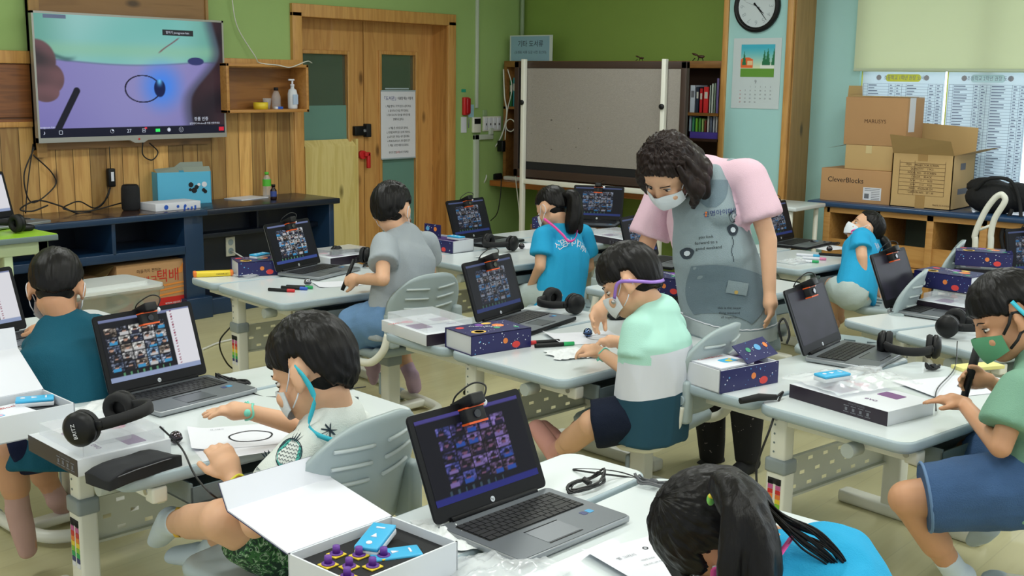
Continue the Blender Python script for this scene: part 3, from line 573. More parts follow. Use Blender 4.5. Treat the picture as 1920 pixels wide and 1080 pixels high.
# books: (px left, px right, px top, colour)
def books(lst, z, label, group):
    for (a, b, tp, c, what) in lst:
        ya, yb = R_(a, 200, XK + .03).y, R_(b, 200, XK + .03).y; zt = R_((a + b) / 2, tp, XK + .03).z
        bt_ = thing('book', what, 'book', (XK + .03, (ya + yb) / 2, z + .001), group); hw = abs(ya - yb) / 2 - .001; h = zt - z
        brick('cover', [(0, .16, -hw, -hw + .002, 0, h), (0, .16, hw - .002, hw, 0, h), (0, .003, -hw, hw, 0, h)], mat('book_%d_%d_%d' % c, c, .5), bt_)
        brick('pages', [(.003, .155, -hw + .002, hw - .002, .003, h - .003)], PAPER, bt_)
        if hw > .012: brick('spine_label', [(-.001, 0, -hw * .6, hw * .6, h * .55, h * .8)], mat('spine_lab', (200, 200, 190), .6) if sum(c) < 480 else INKG, bt_)
books([(1293, 1303, 160, (190, 200, 214), 'pale blue tall book leftmost on the upper bookcase shelf'), (1304, 1310, 163, (40, 48, 66), 'dark navy book second from left on upper bookcase shelf'), (1311, 1317, 166, (196, 34, 40), 'narrow red book left of the thick red book'), (1318, 1328, 163, (206, 44, 46), 'thick bright red book on the upper bookcase shelf'), (1329, 1332, 160, (176, 190, 180), 'thin grey green book right of the thick red book'),
       (1333, 1337, 157, (196, 206, 196), 'pale grey book in the middle right of upper shelf'), (1338, 1341, 156, (150, 172, 150), 'dull green book left of the tall purple book'), (1342, 1347, 147, (120, 104, 160), 'tall purple book rightmost on the upper bookcase shelf')], zs1, 'book', 'books on the upper bookcase shelf')
books([(1293, 1298, 218, (150, 170, 190), 'blue grey book leftmost on the lower bookcase shelf'), (1299, 1304, 220, (70, 150, 110), 'teal green book near left of the lower shelf'), (1305, 1310, 222, (120, 190, 60), 'lime green book on the lower bookcase shelf'), (1311, 1316, 222, (90, 160, 80), 'mid green book right of the lime green book'), (1317, 1321, 223, (170, 200, 120), 'pale green book right of the mid green book'),
       (1322, 1326, 226, (130, 60, 50), 'short brown red book on the lower bookcase shelf'), (1327, 1331, 216, (205, 205, 200), 'white tall book right of the brown red book'), (1332, 1337, 219, (100, 110, 130), 'slate blue book on the lower bookcase shelf'), (1338, 1342, 217, (190, 196, 205), 'light grey book near the right of lower shelf'), (1343, 1347, 219, (215, 215, 215), 'white book rightmost on the lower bookcase shelf')], zs2 + .045, 'book', 'books on the lower bookcase shelf')
mb = boxX('shelf_strip', [(XK + .01, XK + .2, R_(1349, 250, XK).y, R_(1292, 250, XK).y, zs2, zs2 + .045)], mat('strip_purple', (86, 70, 170), .5)); tag(mb, 'purple flat books lying under the lower row', 'book')
books([(955, 960, 150, (40, 110, 60), 'green book at the far left end of bookcase'), (961, 966, 146, (50, 130, 140), 'teal book beside the green book at bookcase end')], zs1, 'book', 'books at the left end of bookcase')
# white sign
p0, p1 = R_(956, 82, XK + .02), R_(1034, 133, XK + .02)
w = p0.y - p1.y; h = .2
t = thing('shelf_sign', 'pale blue handwritten shelf sign standing on the bookcase', 'sign', FR((XK + .02, (p0.y + p1.y) / 2, kt + h / 2 + .001)))
brick('board', [(-w / 2, w / 2, -h / 2, h / 2, -.01, 0)], mat('sign_border', (196, 206, 200), .6), t); brick('paper', [(-w / 2 + .015, w / 2 - .025, -h / 2 + .0, h / 2 - .008, 0, .0015)], mat('sign_blue', (136, 172, 190), .6), t)
mb = MB(); addtext(mb, '기타 도서류', .055, Matrix.Translation((0, .03, .0022))); addtext(mb, '(오래된 서류 도감 사전 포스터)', .026, Matrix.Translation((0, -.035, .0022))); mb.build('lettering', INK, t)
# wooden figures on top
for px, what, s in ((1307, 'small wooden beetle figure on bookcase top at right', 1), (1197, 'small dark wooden figure on board top', .7)):
    p = R_(px, 113, XK + .03); t = thing('wooden_figure', what, 'figure', (XK + .05, p.y, kt)); 
    mb = MB(); mb.ell((0, -.02 * s, .03 * s), (.015 * s, .03 * s, .012 * s), 10).ell((0, .03 * s, .045 * s), (.012 * s, .03 * s, .008 * s), 10, Matrix.Rotation(.3, 3, 'X')); mb.build('body', mat('figure_brown', (70, 44, 30), .5), t)
    mb = MB()
    for q in (-.03, 0, .03): mb.tube([(0, q * s, .02 * s), (-.01, (q * 1.5) * s, 0)], .003 * s)
    mb.build('legs', BLACK, t)
# cords and router on the ledge by the corner
XC = XN + .12
wire('cable', [R_(944, 130, XK - .02), R_(946, 180, XK - .02), R_(950, 215, XK - .02), R_(938, 260, XK - .04), R_(910, 300, XK - .05), R_(907, 318, XC), R_(912, 331, XC - .14), R_(905, 350, XN - .02), R_(903, 372, XN - .02)], .006, CABLEW, 'white cable from bookcase edge curving down to the ledge')
wire('cable', [R_(952, 130, XK - .03), R_(960, 165, XK - .03), R_(951, 210, XK - .03), R_(947, 262, XK - .03)], .004, CABLEW, 'thin white cord hanging beside the bookcase side')
wire('cable', [R_(966, 322, XN - .01), R_(968, 345, XN - .02), R_(974, 400, XN - .03), R_(975, 430, XN - .03), R_(976, 470, XN - .03)], .005, CABLEW, 'white cable hanging from the ledge beside board post')
wire('cable', [R_(905, 336, XN - .01), R_(906, 372, XN - .01), R_(903, 385, XN - .02)], .006, CABLE, 'black cable hanging at the ledge left end')
wire('cable', [R_(940, 335, XN - .01), R_(938, 370, XN - .02), R_(932, 400, XN - .02), R_(920, 414, XN - .02)], .004, CABLE, 'black cable sagging below the middle of the ledge')
p = R_(926, 326, XC); t = thing('router', 'black angular charging cradle on the wall ledge', 'cradle', (XC, p.y, zb)); MB().prism([(-.07, 0), (.07, 0), (.05, .05), (.01, .035), (-.03, .09), (-.05, .085)], -.04, .04).build('cradle_body', BLACK, t).matrix_local = frame((0, 0, 0), (0, -1, 0), (0, 0, 1))
p = R_(940, 274, XK - .04); t = thing('power_adapter', 'black square adapter hanging near the white cable', 'adapter', (XK - .04, p.y, p.z)); brick('adapter_body', [(-.02, .02, -.03, .03, -.045, .045)], BLACK, t, .008)
p = R_(963, 324, XC); t = thing('power_strip', 'white rounded power strip on the wall ledge', 'power strip', (XC, p.y, zb)); brick('strip_body', [(-.03, .03, -.09, .09, 0, .035)], CABLEW, t, .012); brick('switch', [(-.012, .012, -.07, -.05, .033, .04)], RED, t, .002)
mb = MB(); mb.tube([(0, .05 * math.cos(a), .05 * math.sin(a)) for a in [i * .5 for i in range(26)]], .004); o = mb.build('cable_coil', CABLEW); o.location = R_(957, 235, XK - .03); tag(o, 'small coil of white cable on the bookcase side', 'cable')
# cartons and green crate under the ledge
p = G(950, 470, 0)
t = thing('cardboard_box', 'brown cardboard box on floor under the wall ledge', 'box', TR(7.1, 5.55, 0)); brick('carton', [(-.18, .18, -.3, .3, 0, .32)], card, t, .004)
t = thing('storage_crate', 'lime green crate on the floor under ledge', 'crate', TR(6.86, 5.75, 0)); brick('crate_body', [(-.12, .12, -.22, .22, 0, .26)], mat('crate_green', (130, 160, 40), .5), t, .02)
# --- clock
c0 = R_(1421, 12, XP); r = R_(1379, 12, XP).y - c0.y
t = thing('wall_clock', 'round black rimmed wall clock with curly numerals', 'clock', FR((XP, c0.y, c0.z)))
MB().lathe([(0, 0), (r, 0), (r, .02), (r * .93, .035), (r * .84, .03), (r * .80, .012), (0, .012)], 40).build('rim', BLACK, t)
MB().prism(circ(0, 0, r * .81, 40), .012, .014).build('dial', mat('dial', (205, 216, 220), .5), t)
mb = MB()
for k in range(12):
    a = PI / 2 - (k + 1) * PI / 6; addtext(mb, str(k + 1), .046, Matrix.Translation((r * .62 * math.cos(a), r * .62 * math.sin(a), .0145)) @ Matrix.Rotation(a - PI / 2, 4, 'Z') @ Matrix.Translation((0, 0, 0)))
mb.build('numerals', mat('numeral', (165, 178, 184), .6), t)
for nm, a, l, wd in (('hour_hand', math.radians(-42), r * .42, .006), ('minute_hand', math.radians(-50), r * .7, .004)):
    o = MB().prism([(-.03, -wd), (l, -wd * .3), (l, wd * .3), (-.03, wd)], .016, .018).build(nm, INK, t); o.rotation_euler = (0, 0, a)
o = MB().prism([(-.03, -.0015), (r * .5, -.0006), (r * .5, .0006), (-.03, .0015)], .0185, .019).build('second_hand', INKG, t); o.rotation_euler = (0, 0, math.radians(160))
# --- calendar
a, b = R_(1377, 72, XP), R_(1460, 205, XP); w, h = a.y - b.y, a.z - b.z
t = thing('wall_calendar', 'white wall calendar with landscape picture showing month 9', 'calendar', FR((XP - .004, (a.y + b.y) / 2, (a.z + b.z) / 2)))
brick('sheet', [(-w / 2, w / 2, -h / 2, h / 2, -.002, 0)], mat('calendar_paper', (200, 212, 214), .7), t)
def calpic(u, v):
    if v < .26: return (96, 150, 50)
    c = mixc((216, 226, 190), (60, 176, 200), (v - .3) / .6)
    for tx, th_ in ((.10, .8), (.70, .85), (.80, .9), (.98, .9)):
        if abs(u - tx) < .075 * (th_ - v) / .5 and v > .36: return (26, 112, 70)
    if .58 < u < 1 and v < .38: return (225, 232, 222)
    if u < .36 and .28 < v < .55 + .06 * math.sin(u * 9): return (232, 104, 44) if not (.2 < u < .34 and .36 < v < .5) else (230, 200, 150)
    return c
raster('picture', 60, 60, w * .70, h * .46, calpic, vcol('print_colour', 0, .6), t, Matrix.Translation((w * .02, h * .18, .001)))
mb = MB(); addtext(mb, '9', .035, Matrix.Translation((0, -h * .12, .0012)))
for k in range(30):
    d = k + 2; mb.mt(1 if d % 7 == 0 else 0); addtext(mb, str(k + 1), .014, Matrix.Translation(((d % 7 - 3) * w * .105, -h * (.19 + .055 * (d // 7)), .0012)))
mb.build('numerals', [INKG, INKR], t)
# --- blind and posters in the window
blm = bpy.data.materials.new('blind_fabric'); blm.use_nodes = True; nt = blm.node_tree; nt.nodes.remove(nt.nodes['Principled BSDF'])
d_ = nt.nodes.new('ShaderNodeBsdfDiffuse'); t_ = nt.nodes.new('ShaderNodeBsdfTranslucent'); m_ = nt.nodes.new('ShaderNodeMixShader'); m_.inputs[0].default_value = .45
for q in (d_, t_): q.inputs['Color'].default_value = lin((226, 232, 206)) + (1,)
nt.links.new(d_.outputs[0], m_.inputs[1]); nt.links.new(t_.outputs[0], m_.inputs[2]); nt.links.new(m_.outputs[0], nt.nodes['Material Output'].inputs[0])
yb0 = R_(1603, 100, XW - .05).y; zb0 = R_(1750, 130, XW - .05).z
t = thing('window_blind', 'pale green roller blind pulled halfway down the window', 'blind', (XW - .05, yb0, zb0)); O = (XW - .05, yb0, zb0)
boxX('blind_fabric', [(XW - .052, XW - .05, yb0 - 2.6, yb0, zb0, CEIL - .05)], blm, t, 0, O); boxX('bottom_bar', [(XW - .06, XW - .045, yb0 - 2.6, yb0, zb0 - .015, zb0 + .005)], mat('blind_bar', (190, 205, 180), .4), t, .004, O); boxX('roller', [(XW - .09, XW - .03, yb0 - 2.6, yb0, CEIL - .08, CEIL - .02)], WHITE, t, .01, O)
struct(brick('window_1', [(XW + .05, XW + .07, WIN_Y0 - 3.2, WIN_Y0, .70, .74), (XW + .05, XW + .07, WIN_Y0 - .04, WIN_Y0, .70, 2.2), (XW + .05, XW + .09, 2.52, 2.58, .7, 2.2)], mat('window_white', (215, 218, 210), .4)))
struct(brick('window_pane_1', [(XW + .1, XW + .105, -3, WIN_Y0, .70, 2.2)], mat('window_glass', (235, 245, 250), .03, alpha=.08)))
pom = bpy.data.materials.new('poster_paper'); pom.use_nodes = True; nt = pom.node_tree; nt.nodes.remove(nt.nodes['Principled BSDF'])
d_ = nt.nodes.new('ShaderNodeBsdfDiffuse'); t_ = nt.nodes.new('ShaderNodeBsdfTranslucent'); m_ = nt.nodes.new('ShaderNodeMixShader'); m_.inputs[0].default_value = .55
for q in (d_, t_): q.inputs['Color'].default_value = lin((225, 236, 242)) + (1,)
nt.links.new(d_.outputs[0], m_.inputs[1]); nt.links.new(t_.outputs[0], m_.inputs[2]); nt.links.new(m_.outputs[0], nt.nodes['Material Output'].inputs[0])
XPo = XW - .012
def poster(pxl, pxr, title, tcol, label):
    y0, y1 = R_(pxl, 200, XPo).y, R_(pxr, 200, XPo).y; w = y0 - y1; zt = R_(1700, 131, XPo).z; zb_ = .80; h = zt - zb_
    t = thing('book_list_poster', label, 'poster', FR((XPo, (y0 + y1) / 2, (zt + zb_) / 2)), 'book list posters taped in the window')
    brick('sheet', [(-w / 2, w / 2, -h / 2, h / 2, -.001, 0)], pom, t)
    brick('border', [(-w / 2, w / 2, h / 2 - .012, h / 2, 0, .0008), (-w / 2, -w / 2 + .008, -h / 2, h / 2, 0, .0008)], mat('border_yellow', (214, 226, 90), .6), t)
    mb = MB(); mb.mt(1).prism(rrect(-w * .2, w * .22, h / 2 - .075, h / 2 - .028, .02), 0, .001).mt(0); addtext(mb, title, .032, Matrix.Translation((0.01, h / 2 - .052, .0015)), .8)
    cols = (-.47, -.42, -.16, -.08, .0, .05, .31, .40, .48)
    for c in cols: mb.box(w * c, w * c + .0015, -h / 2 + .02, h / 2 - .09, .0006, .001)
    n = 34
    for i in range(n + 1):
        z = h / 2 - .09 - i * (h - .12) / n; mb.box(w * -.47, w * .48, z, z + .0014, .0006, .001)
        if i < n:
            mb.mt(2)
            for ca, cb_ in ((-.415, -.16), (-.155, -.08), (-.075, 0), (.055, .31), (.315, .40), (.405, .48)):
                L = (cb_ - ca) * w; f = .35 + .55 * random.random(); zz = z - (h - .12) / n / 2; 
                a0 = w * ca + (.004 if L > .1 else L * .15); mb.box(a0, a0 + L * f * .75, zz - .003, zz + .003, .0006, .001)
            mb.mt(0)
    for s in (-.3, .3): mb.mt(3).prism(circ(w * s * .95, h / 2 - .05, .018, 8), .0006, .001).mt(0)
    mb.build('printed_table', [mat('table_ink', (110, 124, 150), .8), mat('poster_tag_' + str(tcol), tcol, .7), mat('table_text', (120, 132, 160), .8), mat('icon_grey', (150, 150, 160), .8)], t)
poster(1612, 1768, '초등학교 1학년 권장 도서', (214, 220, 80), 'window poster with yellow title pill and a long book list')
poster(1772, 1925, '초등학교 2학년 권장 도서', (190, 224, 236), 'window poster with pale blue title pill and small cake icons')
# --- blue counter with pine cubbies
XQ = 6.93; cy1 = R_(1517, 372, XQ).y; CZ = .70
t = thing('cubby_counter', 'pine cubby shelf with long blue countertop under the window', 'shelf', (XQ, cy1, 0)); O = (XQ, cy1, 0)
bluet = mat('counter_blue', (34, 66, 104), .35, coat=.3)
boxX('countertop', [(XQ - .03, XW - .01, -1, cy1 + .0, CZ - .035, CZ)], bluet, t, .012, O)
cub = wood('cubby_pine', (196, 148, 84), (174, 122, 60), 'Y', 1, knots=False)
cs = [R_(x, 440, XQ).y for x in (1548, 1642, 1742, 1843)]; 
vs_ = [cs[0], cs[1], cs[2], cs[3]]; yy = cs[3]
while yy > -.6: yy -= .42; vs_.append(yy)
mb = [(XQ + .0, XW - .03, y - .022, y + .022, .0, CZ - .035) for y in vs_]
for q in mb: boxX('divider', [q], cub, t, .003, O)
zm0 = R_(1700, 470, XQ).z; zm = R_(1700, 440, XQ).z
boxX('front_rail', [(XQ + .0, XQ + .02, -1, cs[0], CZ - .07, CZ - .035)], cub, t, 0, O)
boxX('front_board', [(XQ + .015, XQ + .035, -1, cs[0], .33, .46)], cub, t, 0, O); boxX('shelf', [(XQ, XW - .03, -1, cs[0], .30, .325)], cub, t, 0, O)
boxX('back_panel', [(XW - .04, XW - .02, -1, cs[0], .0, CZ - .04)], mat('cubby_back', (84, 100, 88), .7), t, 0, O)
boxX('base', [(XQ + .05, XQ + .07, -1, cs[0], .0, .30)], mat('shadow_board', (52, 48, 40), .8), t, 0, O)  # dark board colour stands in for the shade under the cubby shelf
# cartons on the counter
def carton(name, label, X0, pxl, pxr, pyb, pyt, dep, z0, m, flaps=False):
    ya, yb_ = R_(pxl, pyb, X0).y, R_(pxr, pyb, X0).y; h = R_((pxl + pxr) / 2, pyt, X0).z - z0
    t = thing(name, label, 'box', (X0, (ya + yb_) / 2, z0)); w = abs(ya - yb_) / 2
    return t, w, h
X0 = XQ + .05
t, w, h = carton('carton', 'long brown carton with English lettering at bottom of stack', X0, 1537, 1668, 375, 318, .3, CZ, card)
brick('carton_body', [(0, .3, -w, w, 0, h)], card, t, .003); mb = MB(); addtext(mb, 'CleverBlocks', .046, FR((-.001, w * .28, h * .66))); mb.build('lettering', INK, t)
mb = MB(); mb.at(FR((-.001, -w * .5, h * .3))).box(-.06, .06, -.04, .04, 0, .0008).at(); mb.build('shipping_label', PAPER, t)
mb = MB()
for i in range(7): mb.at(FR((-.002, -w * .5, h * .3))).box(-.05 if i > 4 else -.005, .05, -.035 + i * .011, -.032 + i * .011, 0, .0008)
mb.box(-.05, -.02, -.03, 0, 0, .0008).at(); mb.build('label_print', INKG, t)
hA = h
t, w, h2 = carton('carton', 'pale open carton in the middle of the box stack', X0 + .02, 1583, 1672, 318, 274, .3, CZ + hA + .001, cardL)
h2 = .155; brick('carton_body', [(0, .28, -w, w, 0, h2)], cardL, t, .003); mb = MB(); mb.add([(0, w, h2), (.26, w, h2), (.26, w + .13, h2 - .02), (0, w + .13, h2 - .03)], [(0, 1, 2, 3)]); mb.build('flap', cardD, t); mb = MB().box(-.002, 0, -.02, .02, h2 - .05, h2); mb.build('tape', mat('tape_pale', (210, 190, 140), .3), t)
t, w, h = carton('carton', 'large upright carton on top of the box stack', X0 + .02, 1581, 1697, 272, 182, .3, CZ + hA + h2 + .002, card)
h = R_(1640, 183, X0 + .02).z - (CZ + hA + h2); brick('carton_body', [(0, .26, -w, w, 0, h)], card, t, .003); mb = MB(); addtext(mb, 'MARUSYS', .034, FR((-.001, -.0, h * .5))); mb.build('lettering', BRN, t)
mb = MB(); mb.add([(.02, w, h), (.24, w, h), (.24, w + .005, h + .07), (.05, w + .01, h + .07)], [(0, 1, 2, 3)]); mb.box(.0, .26, -w, w * .9, h + .003, h + .006); mb.build('flap', cardL, t)
brick('label_tape', [(.03, .12, -w - .002, -w, h * .3, h)], PAPER, t)
X1 = XQ + .04
t, w, h = carton('carton', 'big open carton with spread flaps and printed shipping table', X1, 1668, 1782, 383, 284, .34, CZ, cardL); D = .36; h = .33
mb = MB()
for q in ((0, .005, -w, w), (D - .005, D, -w, w), (0, D, -w, -w + .005), (0, D, w - .005, w)): mb.box(q[0], q[1], q[2], q[3], 0, h)
mb.box(0, D, -w, w, 0, .005); mb.build('carton_body', cardL, t)
def flap(pts): MB().add(pts, [(0, 1, 2, 3)]).build('flap', cardL, t)
flap([(0, w, h), (0, -w, h), (-.10, -w - .01, h + .09), (-.12, w - .02, h + .12)]); flap([(D, w, h), (D, -w, h), (D + .01, -w, h + .16), (D + .01, w, h + .18)]); flap([(0, -w, h), (D, -w, h), (D - .02, -w - .17, h + .05), (.04, -w - .17, h + .05)]); flap([(0, w, h), (D, w, h), (D, w + .02, h + .14), (.1, w + .02, h + .16)])
mb = MB(); rows = ['ITEM     PROJECTOR SCREEN', 'QUANTITY     1 PCS', 'MODEL NO.   SS-SCREEN', 'COLOR     BLACK', 'N.W.     11.1     KGS', 'G.W.     11.2     KGS', 'MEAS.   47x23x38 CM', 'CARTON NO.   27 / 50']
for i, s in enumerate(rows):
    z = h * .80 - i * .024; mb.at(FR((-.0015, 0, z))); mb.box(-w * .75, w * .75, .011, .0125, 0, .0006); addtext(mb, s, .017, Matrix.Translation((0, 0, .0006)), .95)
mb.at(FR((-.0015, 0, h * .5))); 
for x in (-w * .75, -w * .25, w * .75): mb.box(x, x + .0015, -.085, .125, 0, .0006)
mb.box(-w * .75, w * .75, -.086, -.085, 0, .0006); addtext(mb, 'MADE IN KOREA', .014, Matrix.Translation((w * .7, -.14, .0006))); mb.at(); mb.build('lettering', BRN, t)
mb = MB(); mb.box(.1, .26, -w - .0015, -w, .09, .125).box(.12, .2, -w - .0015, -w, .24, .28); mb.build('side_label', INKG, t); [brick('tape', [q], mat('tape_brown', (170, 136, 84), .3), t) for q in [(-.0015, 0, -.03, .03, h - .04, h), (-.0015, 0, -.03, .03, 0, .08)]]
# black bag
p = R_(1860, 372, XQ + .1)
t = thing('sports_bag', 'black cloth bag slumped on the blue counter by window', 'bag', (XQ + .14, p.y, CZ))
mb = MB(); mb.ell((0, .0, .09), (.13, .17, .10), 20).ell((.02, -.12, .10), (.10, .12, .09), 16).ell((0, .05, .15), (.08, .12, .06), 14); o = mb.build('bag_body', mat('bag_black', (18, 19, 22), .85, bump=.6, bscale=30), t)
MB().tube(spl([(-.1, .08, .14), (-.12, .0, .21), (-.1, -.12, .2), (-.09, -.18, .06), (-.13, -.2, -.1), (-.13, -.16, -.25), (-.12, -.1, -.12), (-.1, -.14, .04)]), .012, 6).build('strap', BLACKM, t)
# white document rack / printer left of pillar foot
p = R_(1468, 372, 6.9)
t = thing('side_table', 'narrow white tabled stand behind the woman at the pillar', 'table', (6.6, R_(1462, 372, 6.6).y, 0)); y_ = 0
brick('tabletop', [(-.2, .2, -.22, .22, .675, .70)], TOPW, t, .006)
for q in ((-.17, .17), (.17, .17), (-.17, -.17), (.17, -.17)): MB().cyl((q[0], q[1], 0), (q[0], q[1], .675), .015).build('leg', WHITE, t)
# hand truck (white tube handle)
XH = 6.5
t = thing('hand_trolley', 'white tube handle of a folding trolley by the cubbies', 'trolley', (XH, R_(1850, 460, XH).y, 0)); O = V((XH, R_(1850, 460, XH).y, 0))
hl = [R_(x, y, XH) - O for x, y in ((1828, 466), (1828, 440), (1845, 400), (1862, 375), (1873, 366))]; hr = [R_(x, y, XH + .0) - O + V((0, 0, 0)) for x, y in ((1857, 469), (1858, 440), (1865, 410), (1884, 378), (1880, 366))]
pts = [V((0, hl[0].y, .06))] + hl + hr[::-1] + [V((0, hr[0].y, .06))]
MB().tube(spl(pts, 6), .017, 10).build('handle', WHITE, t); MB().cyl(R_(1834, 432, XH) - O, R_(1862, 421, XH) - O, .008).build('crossbar', WHITE, t)
brick('platform', [(-.3, .02, hr[0].y - .12, hl[0].y + .12, .05, .075)], GREYD, t, .006)
for x in (-.25, -.02):
    for y in (hr[0].y - .06, hl[0].y + .06): MB().cyl((x, y - .012, .03), (x, y + .012, .03), .03).build('wheel', BLACK, t)

# ------------------------------------------------------------------ green table at the left edge
gz = .72; g1 = G(107, 438, gz); g2 = G(20, 412, gz)
t = thing('green_table', 'lime green topped table at left edge before cabinet', 'table', TR(g1.x, g1.y, 0))
brick('tabletop', [(-1.0, 0, 0, .5, gz - .003, gz)], mat('lime_top', (150, 200, 50), .35), t, .0); brick('edge_band', [(-1.0, .004, -.004, .504, gz - .03, gz - .003)], mat('edge_slate', (100, 116, 116), .4), t, .004)
for x, y in ((-.06, .05), (-.06, .44), (-.9, .05)): brick('leg', [(x - .02, x + .02, y - .02, y + .02, 0, gz - .03)], mat('leg_cream', (188, 204, 164), .4), t, .004)
brick('leg', [(-.24, -.20, .03, .07, 0, gz - .09)], mat('leg_cream', 0), t, .004); brick('apron', [(-.95, -.03, .03, .05, gz - .09, gz - .03), (-.05, -.03, .03, .46, gz - .09, gz - .03)], mat('leg_cream', 0), t, .003)
GT = V((g1.x, g1.y, gz))
# ------------------------------------------------------------------ desks
DH = .52
STK = [INK, mat('tag_pink', (190, 90, 150), .5), RED, ORG, YEL, mat('tag_lime', (130, 190, 50), .5), GRN, mat('tag_navy', (40, 50, 110), .5), PAPER]
def perforated(mb, x0, x1, z0, z1, y, nx, nz_, hw, hh):
    """sheet of metal with real staggered slots"""
    dx = (x1 - x0) / nx; dz = (z1 - z0) / nz_
    for j in range(nz_):
        za = z0 + j * dz; zb_ = za + dz; zc = (za + zb_) / 2
        for i in range(nx):
            xa = x0 + i * dx; xb_ = xa + dx; xc = (xa + xb_) / 2
            if (i + j) % 2 == 0 and 0 < i < nx - 1:
                h = [(xa, y, za), (xb_, y, za), (xb_, y, zb_), (xa, y, zb_), (xc - hw, y, zc - hh), (xc + hw, y, zc - hh), (xc + hw, y, zc + hh), (xc - hw, y, zc + hh)]
                mb.add(h, [(0, 1, 5, 4), (1, 2, 6, 5), (2, 3, 7, 6), (3, 0, 4, 7)])
            else: mb.add([(xa, y, za), (xb_, y, za), (xb_, y, zb_), (xa, y, zb_)], [(0, 1, 2, 3)])
def board(name, x0, x1, y0, y1, parent, z=DH, r=.045):
    t_ = MB().prism(rrect(x0 + .006, x1 - .006, y0 + .006, y1 - .006, r - .004), z - .004, z).build(name, TOPW, parent)
    e = .003; mb = MB(); mb.rings([[(x, y, zz) for x, y in rrect(x0 + q, x1 - q, y0 + q, y1 - q, r - q)] for zz, q in ((z - .034, .012), (z - .028, .002), (z - .022, 0), (z - .006, 0), (z - .001, .003), (z - .001, .009))], cap=False); mb.prism(rrect(x0 + .01, x1 - .01, y0 + .01, y1 - .01, r - .01), z - .034, z - .03)
    mb.build('edge_band', EDGE, t_); return t_
def desk(label, fx, fy, rot=0, df=.48, dr=.24, W=.88, tray=True, group='grey edged school desks'):
    t = thing('school_desk', label, 'desk', TR(fx, fy, 0, math.radians(rot)), group)
    board('front_board', 0, W, 0, df, t); board('rear_board', 0, W, df + .018, df + .018 + dr, t)
    ly = df - .03
    for sx_, out in ((.10, -1), (W - .14, 1)):
        lg = MB().box(sx_ - .022, sx_ + .022, ly - .028, ly + .028, .28, DH - .05, b=.006).build('leg', WHITE, t)
        MB().box(sx_ - .026, sx_ + .026, ly - .034, ly + .034, .03, .30, b=.008).build('outer_column', WHITE, lg)
        MB().box(sx_ - .031, sx_ + .031, ly - .038, ly + .038, .295, .34, b=.008).build('collar', COLLAR, lg)
        if out < 0:
            mb = MB()
            for c_ in (-.014, .014):
                for k in range(9): mb.mt(k).box(sx_ - .0275, sx_ - .0262, ly + c_ - .009, ly + c_ + .009, .26 - k * .0145, .273 - k * .0145)
            mb.mt(0).box(sx_ - .0275, sx_ - .0262, ly - .024, ly + .024, .262, .28); mb.build('size_sticker', STK, lg)
            mb = MB()
            for k in range(4): mb.at(frame((sx_ - .0225, ly + .012, .36 + k * .028), (0, -1, 0), (0, 0, 1))).prism(circ(0, 0, .0035, 8), 0, .0006)
            mb.at(); mb.build('screw_holes', GREYD, lg)
        MB().box(sx_ - .03, sx_ + .03, ly - .33, ly + .20, .0, .045, b=.012).build('foot_bar', WHITE, t)
        ar = MB(); ar.box(sx_ - .016, sx_ + .016, .03, df + dr - .02, DH - .075, DH - .035, b=.004); ar.box(sx_ - .02, sx_ + .02, .015, .055, DH - .08, DH - .04, b=.006); arm = ar.build('support_arm', WHITE, t)
        for yy_ in (.05, df - .02): MB().cyl((sx_ + out * .016, yy_, DH - .055), (sx_ + out * .022, yy_, DH - .055), .009).build('screw', STEEL, arm)
    MB().cyl((.03, .2, DH - .075), (.085, .2, DH - .075), .021, n=24).build('tilt_knob', mat('knob_grey', (176, 184, 180), .4), t)
    mb = MB(); perforated(mb, .12, W - .16, .19, .31, ly + .035, 15, 3, .012, .0055); mb.box(.12, W - .16, ly + .02, ly + .037, .185, .192); mb.box(.12, W - .16, ly + .02, ly + .037, .308, .315); mb.build('modesty_panel', mat('panel_cream', (198, 200, 184), .5), t)
    if tray:
        mb = MB(); x0, x1 = .17, W - .19; mb.box(x0, x1, -.005, .0, DH - .10, DH - .055).box(x0, x1, -.005, .24, DH - .10, DH - .095).box(x0, x0 + .005, -.005, .24, DH - .1, DH - .045).box(x1 - .005, x1, -.005, .24, DH - .1, DH - .045).box(x0, x1, .235, .24, DH - .1, DH - .045); mb.build('book_tray', GREYD, t)
    MB().box(.12, W - .16, ly - .012, ly + .012, DH - .09, DH - .06, b=.003).build('crossbar', WHITE, t)
    return t
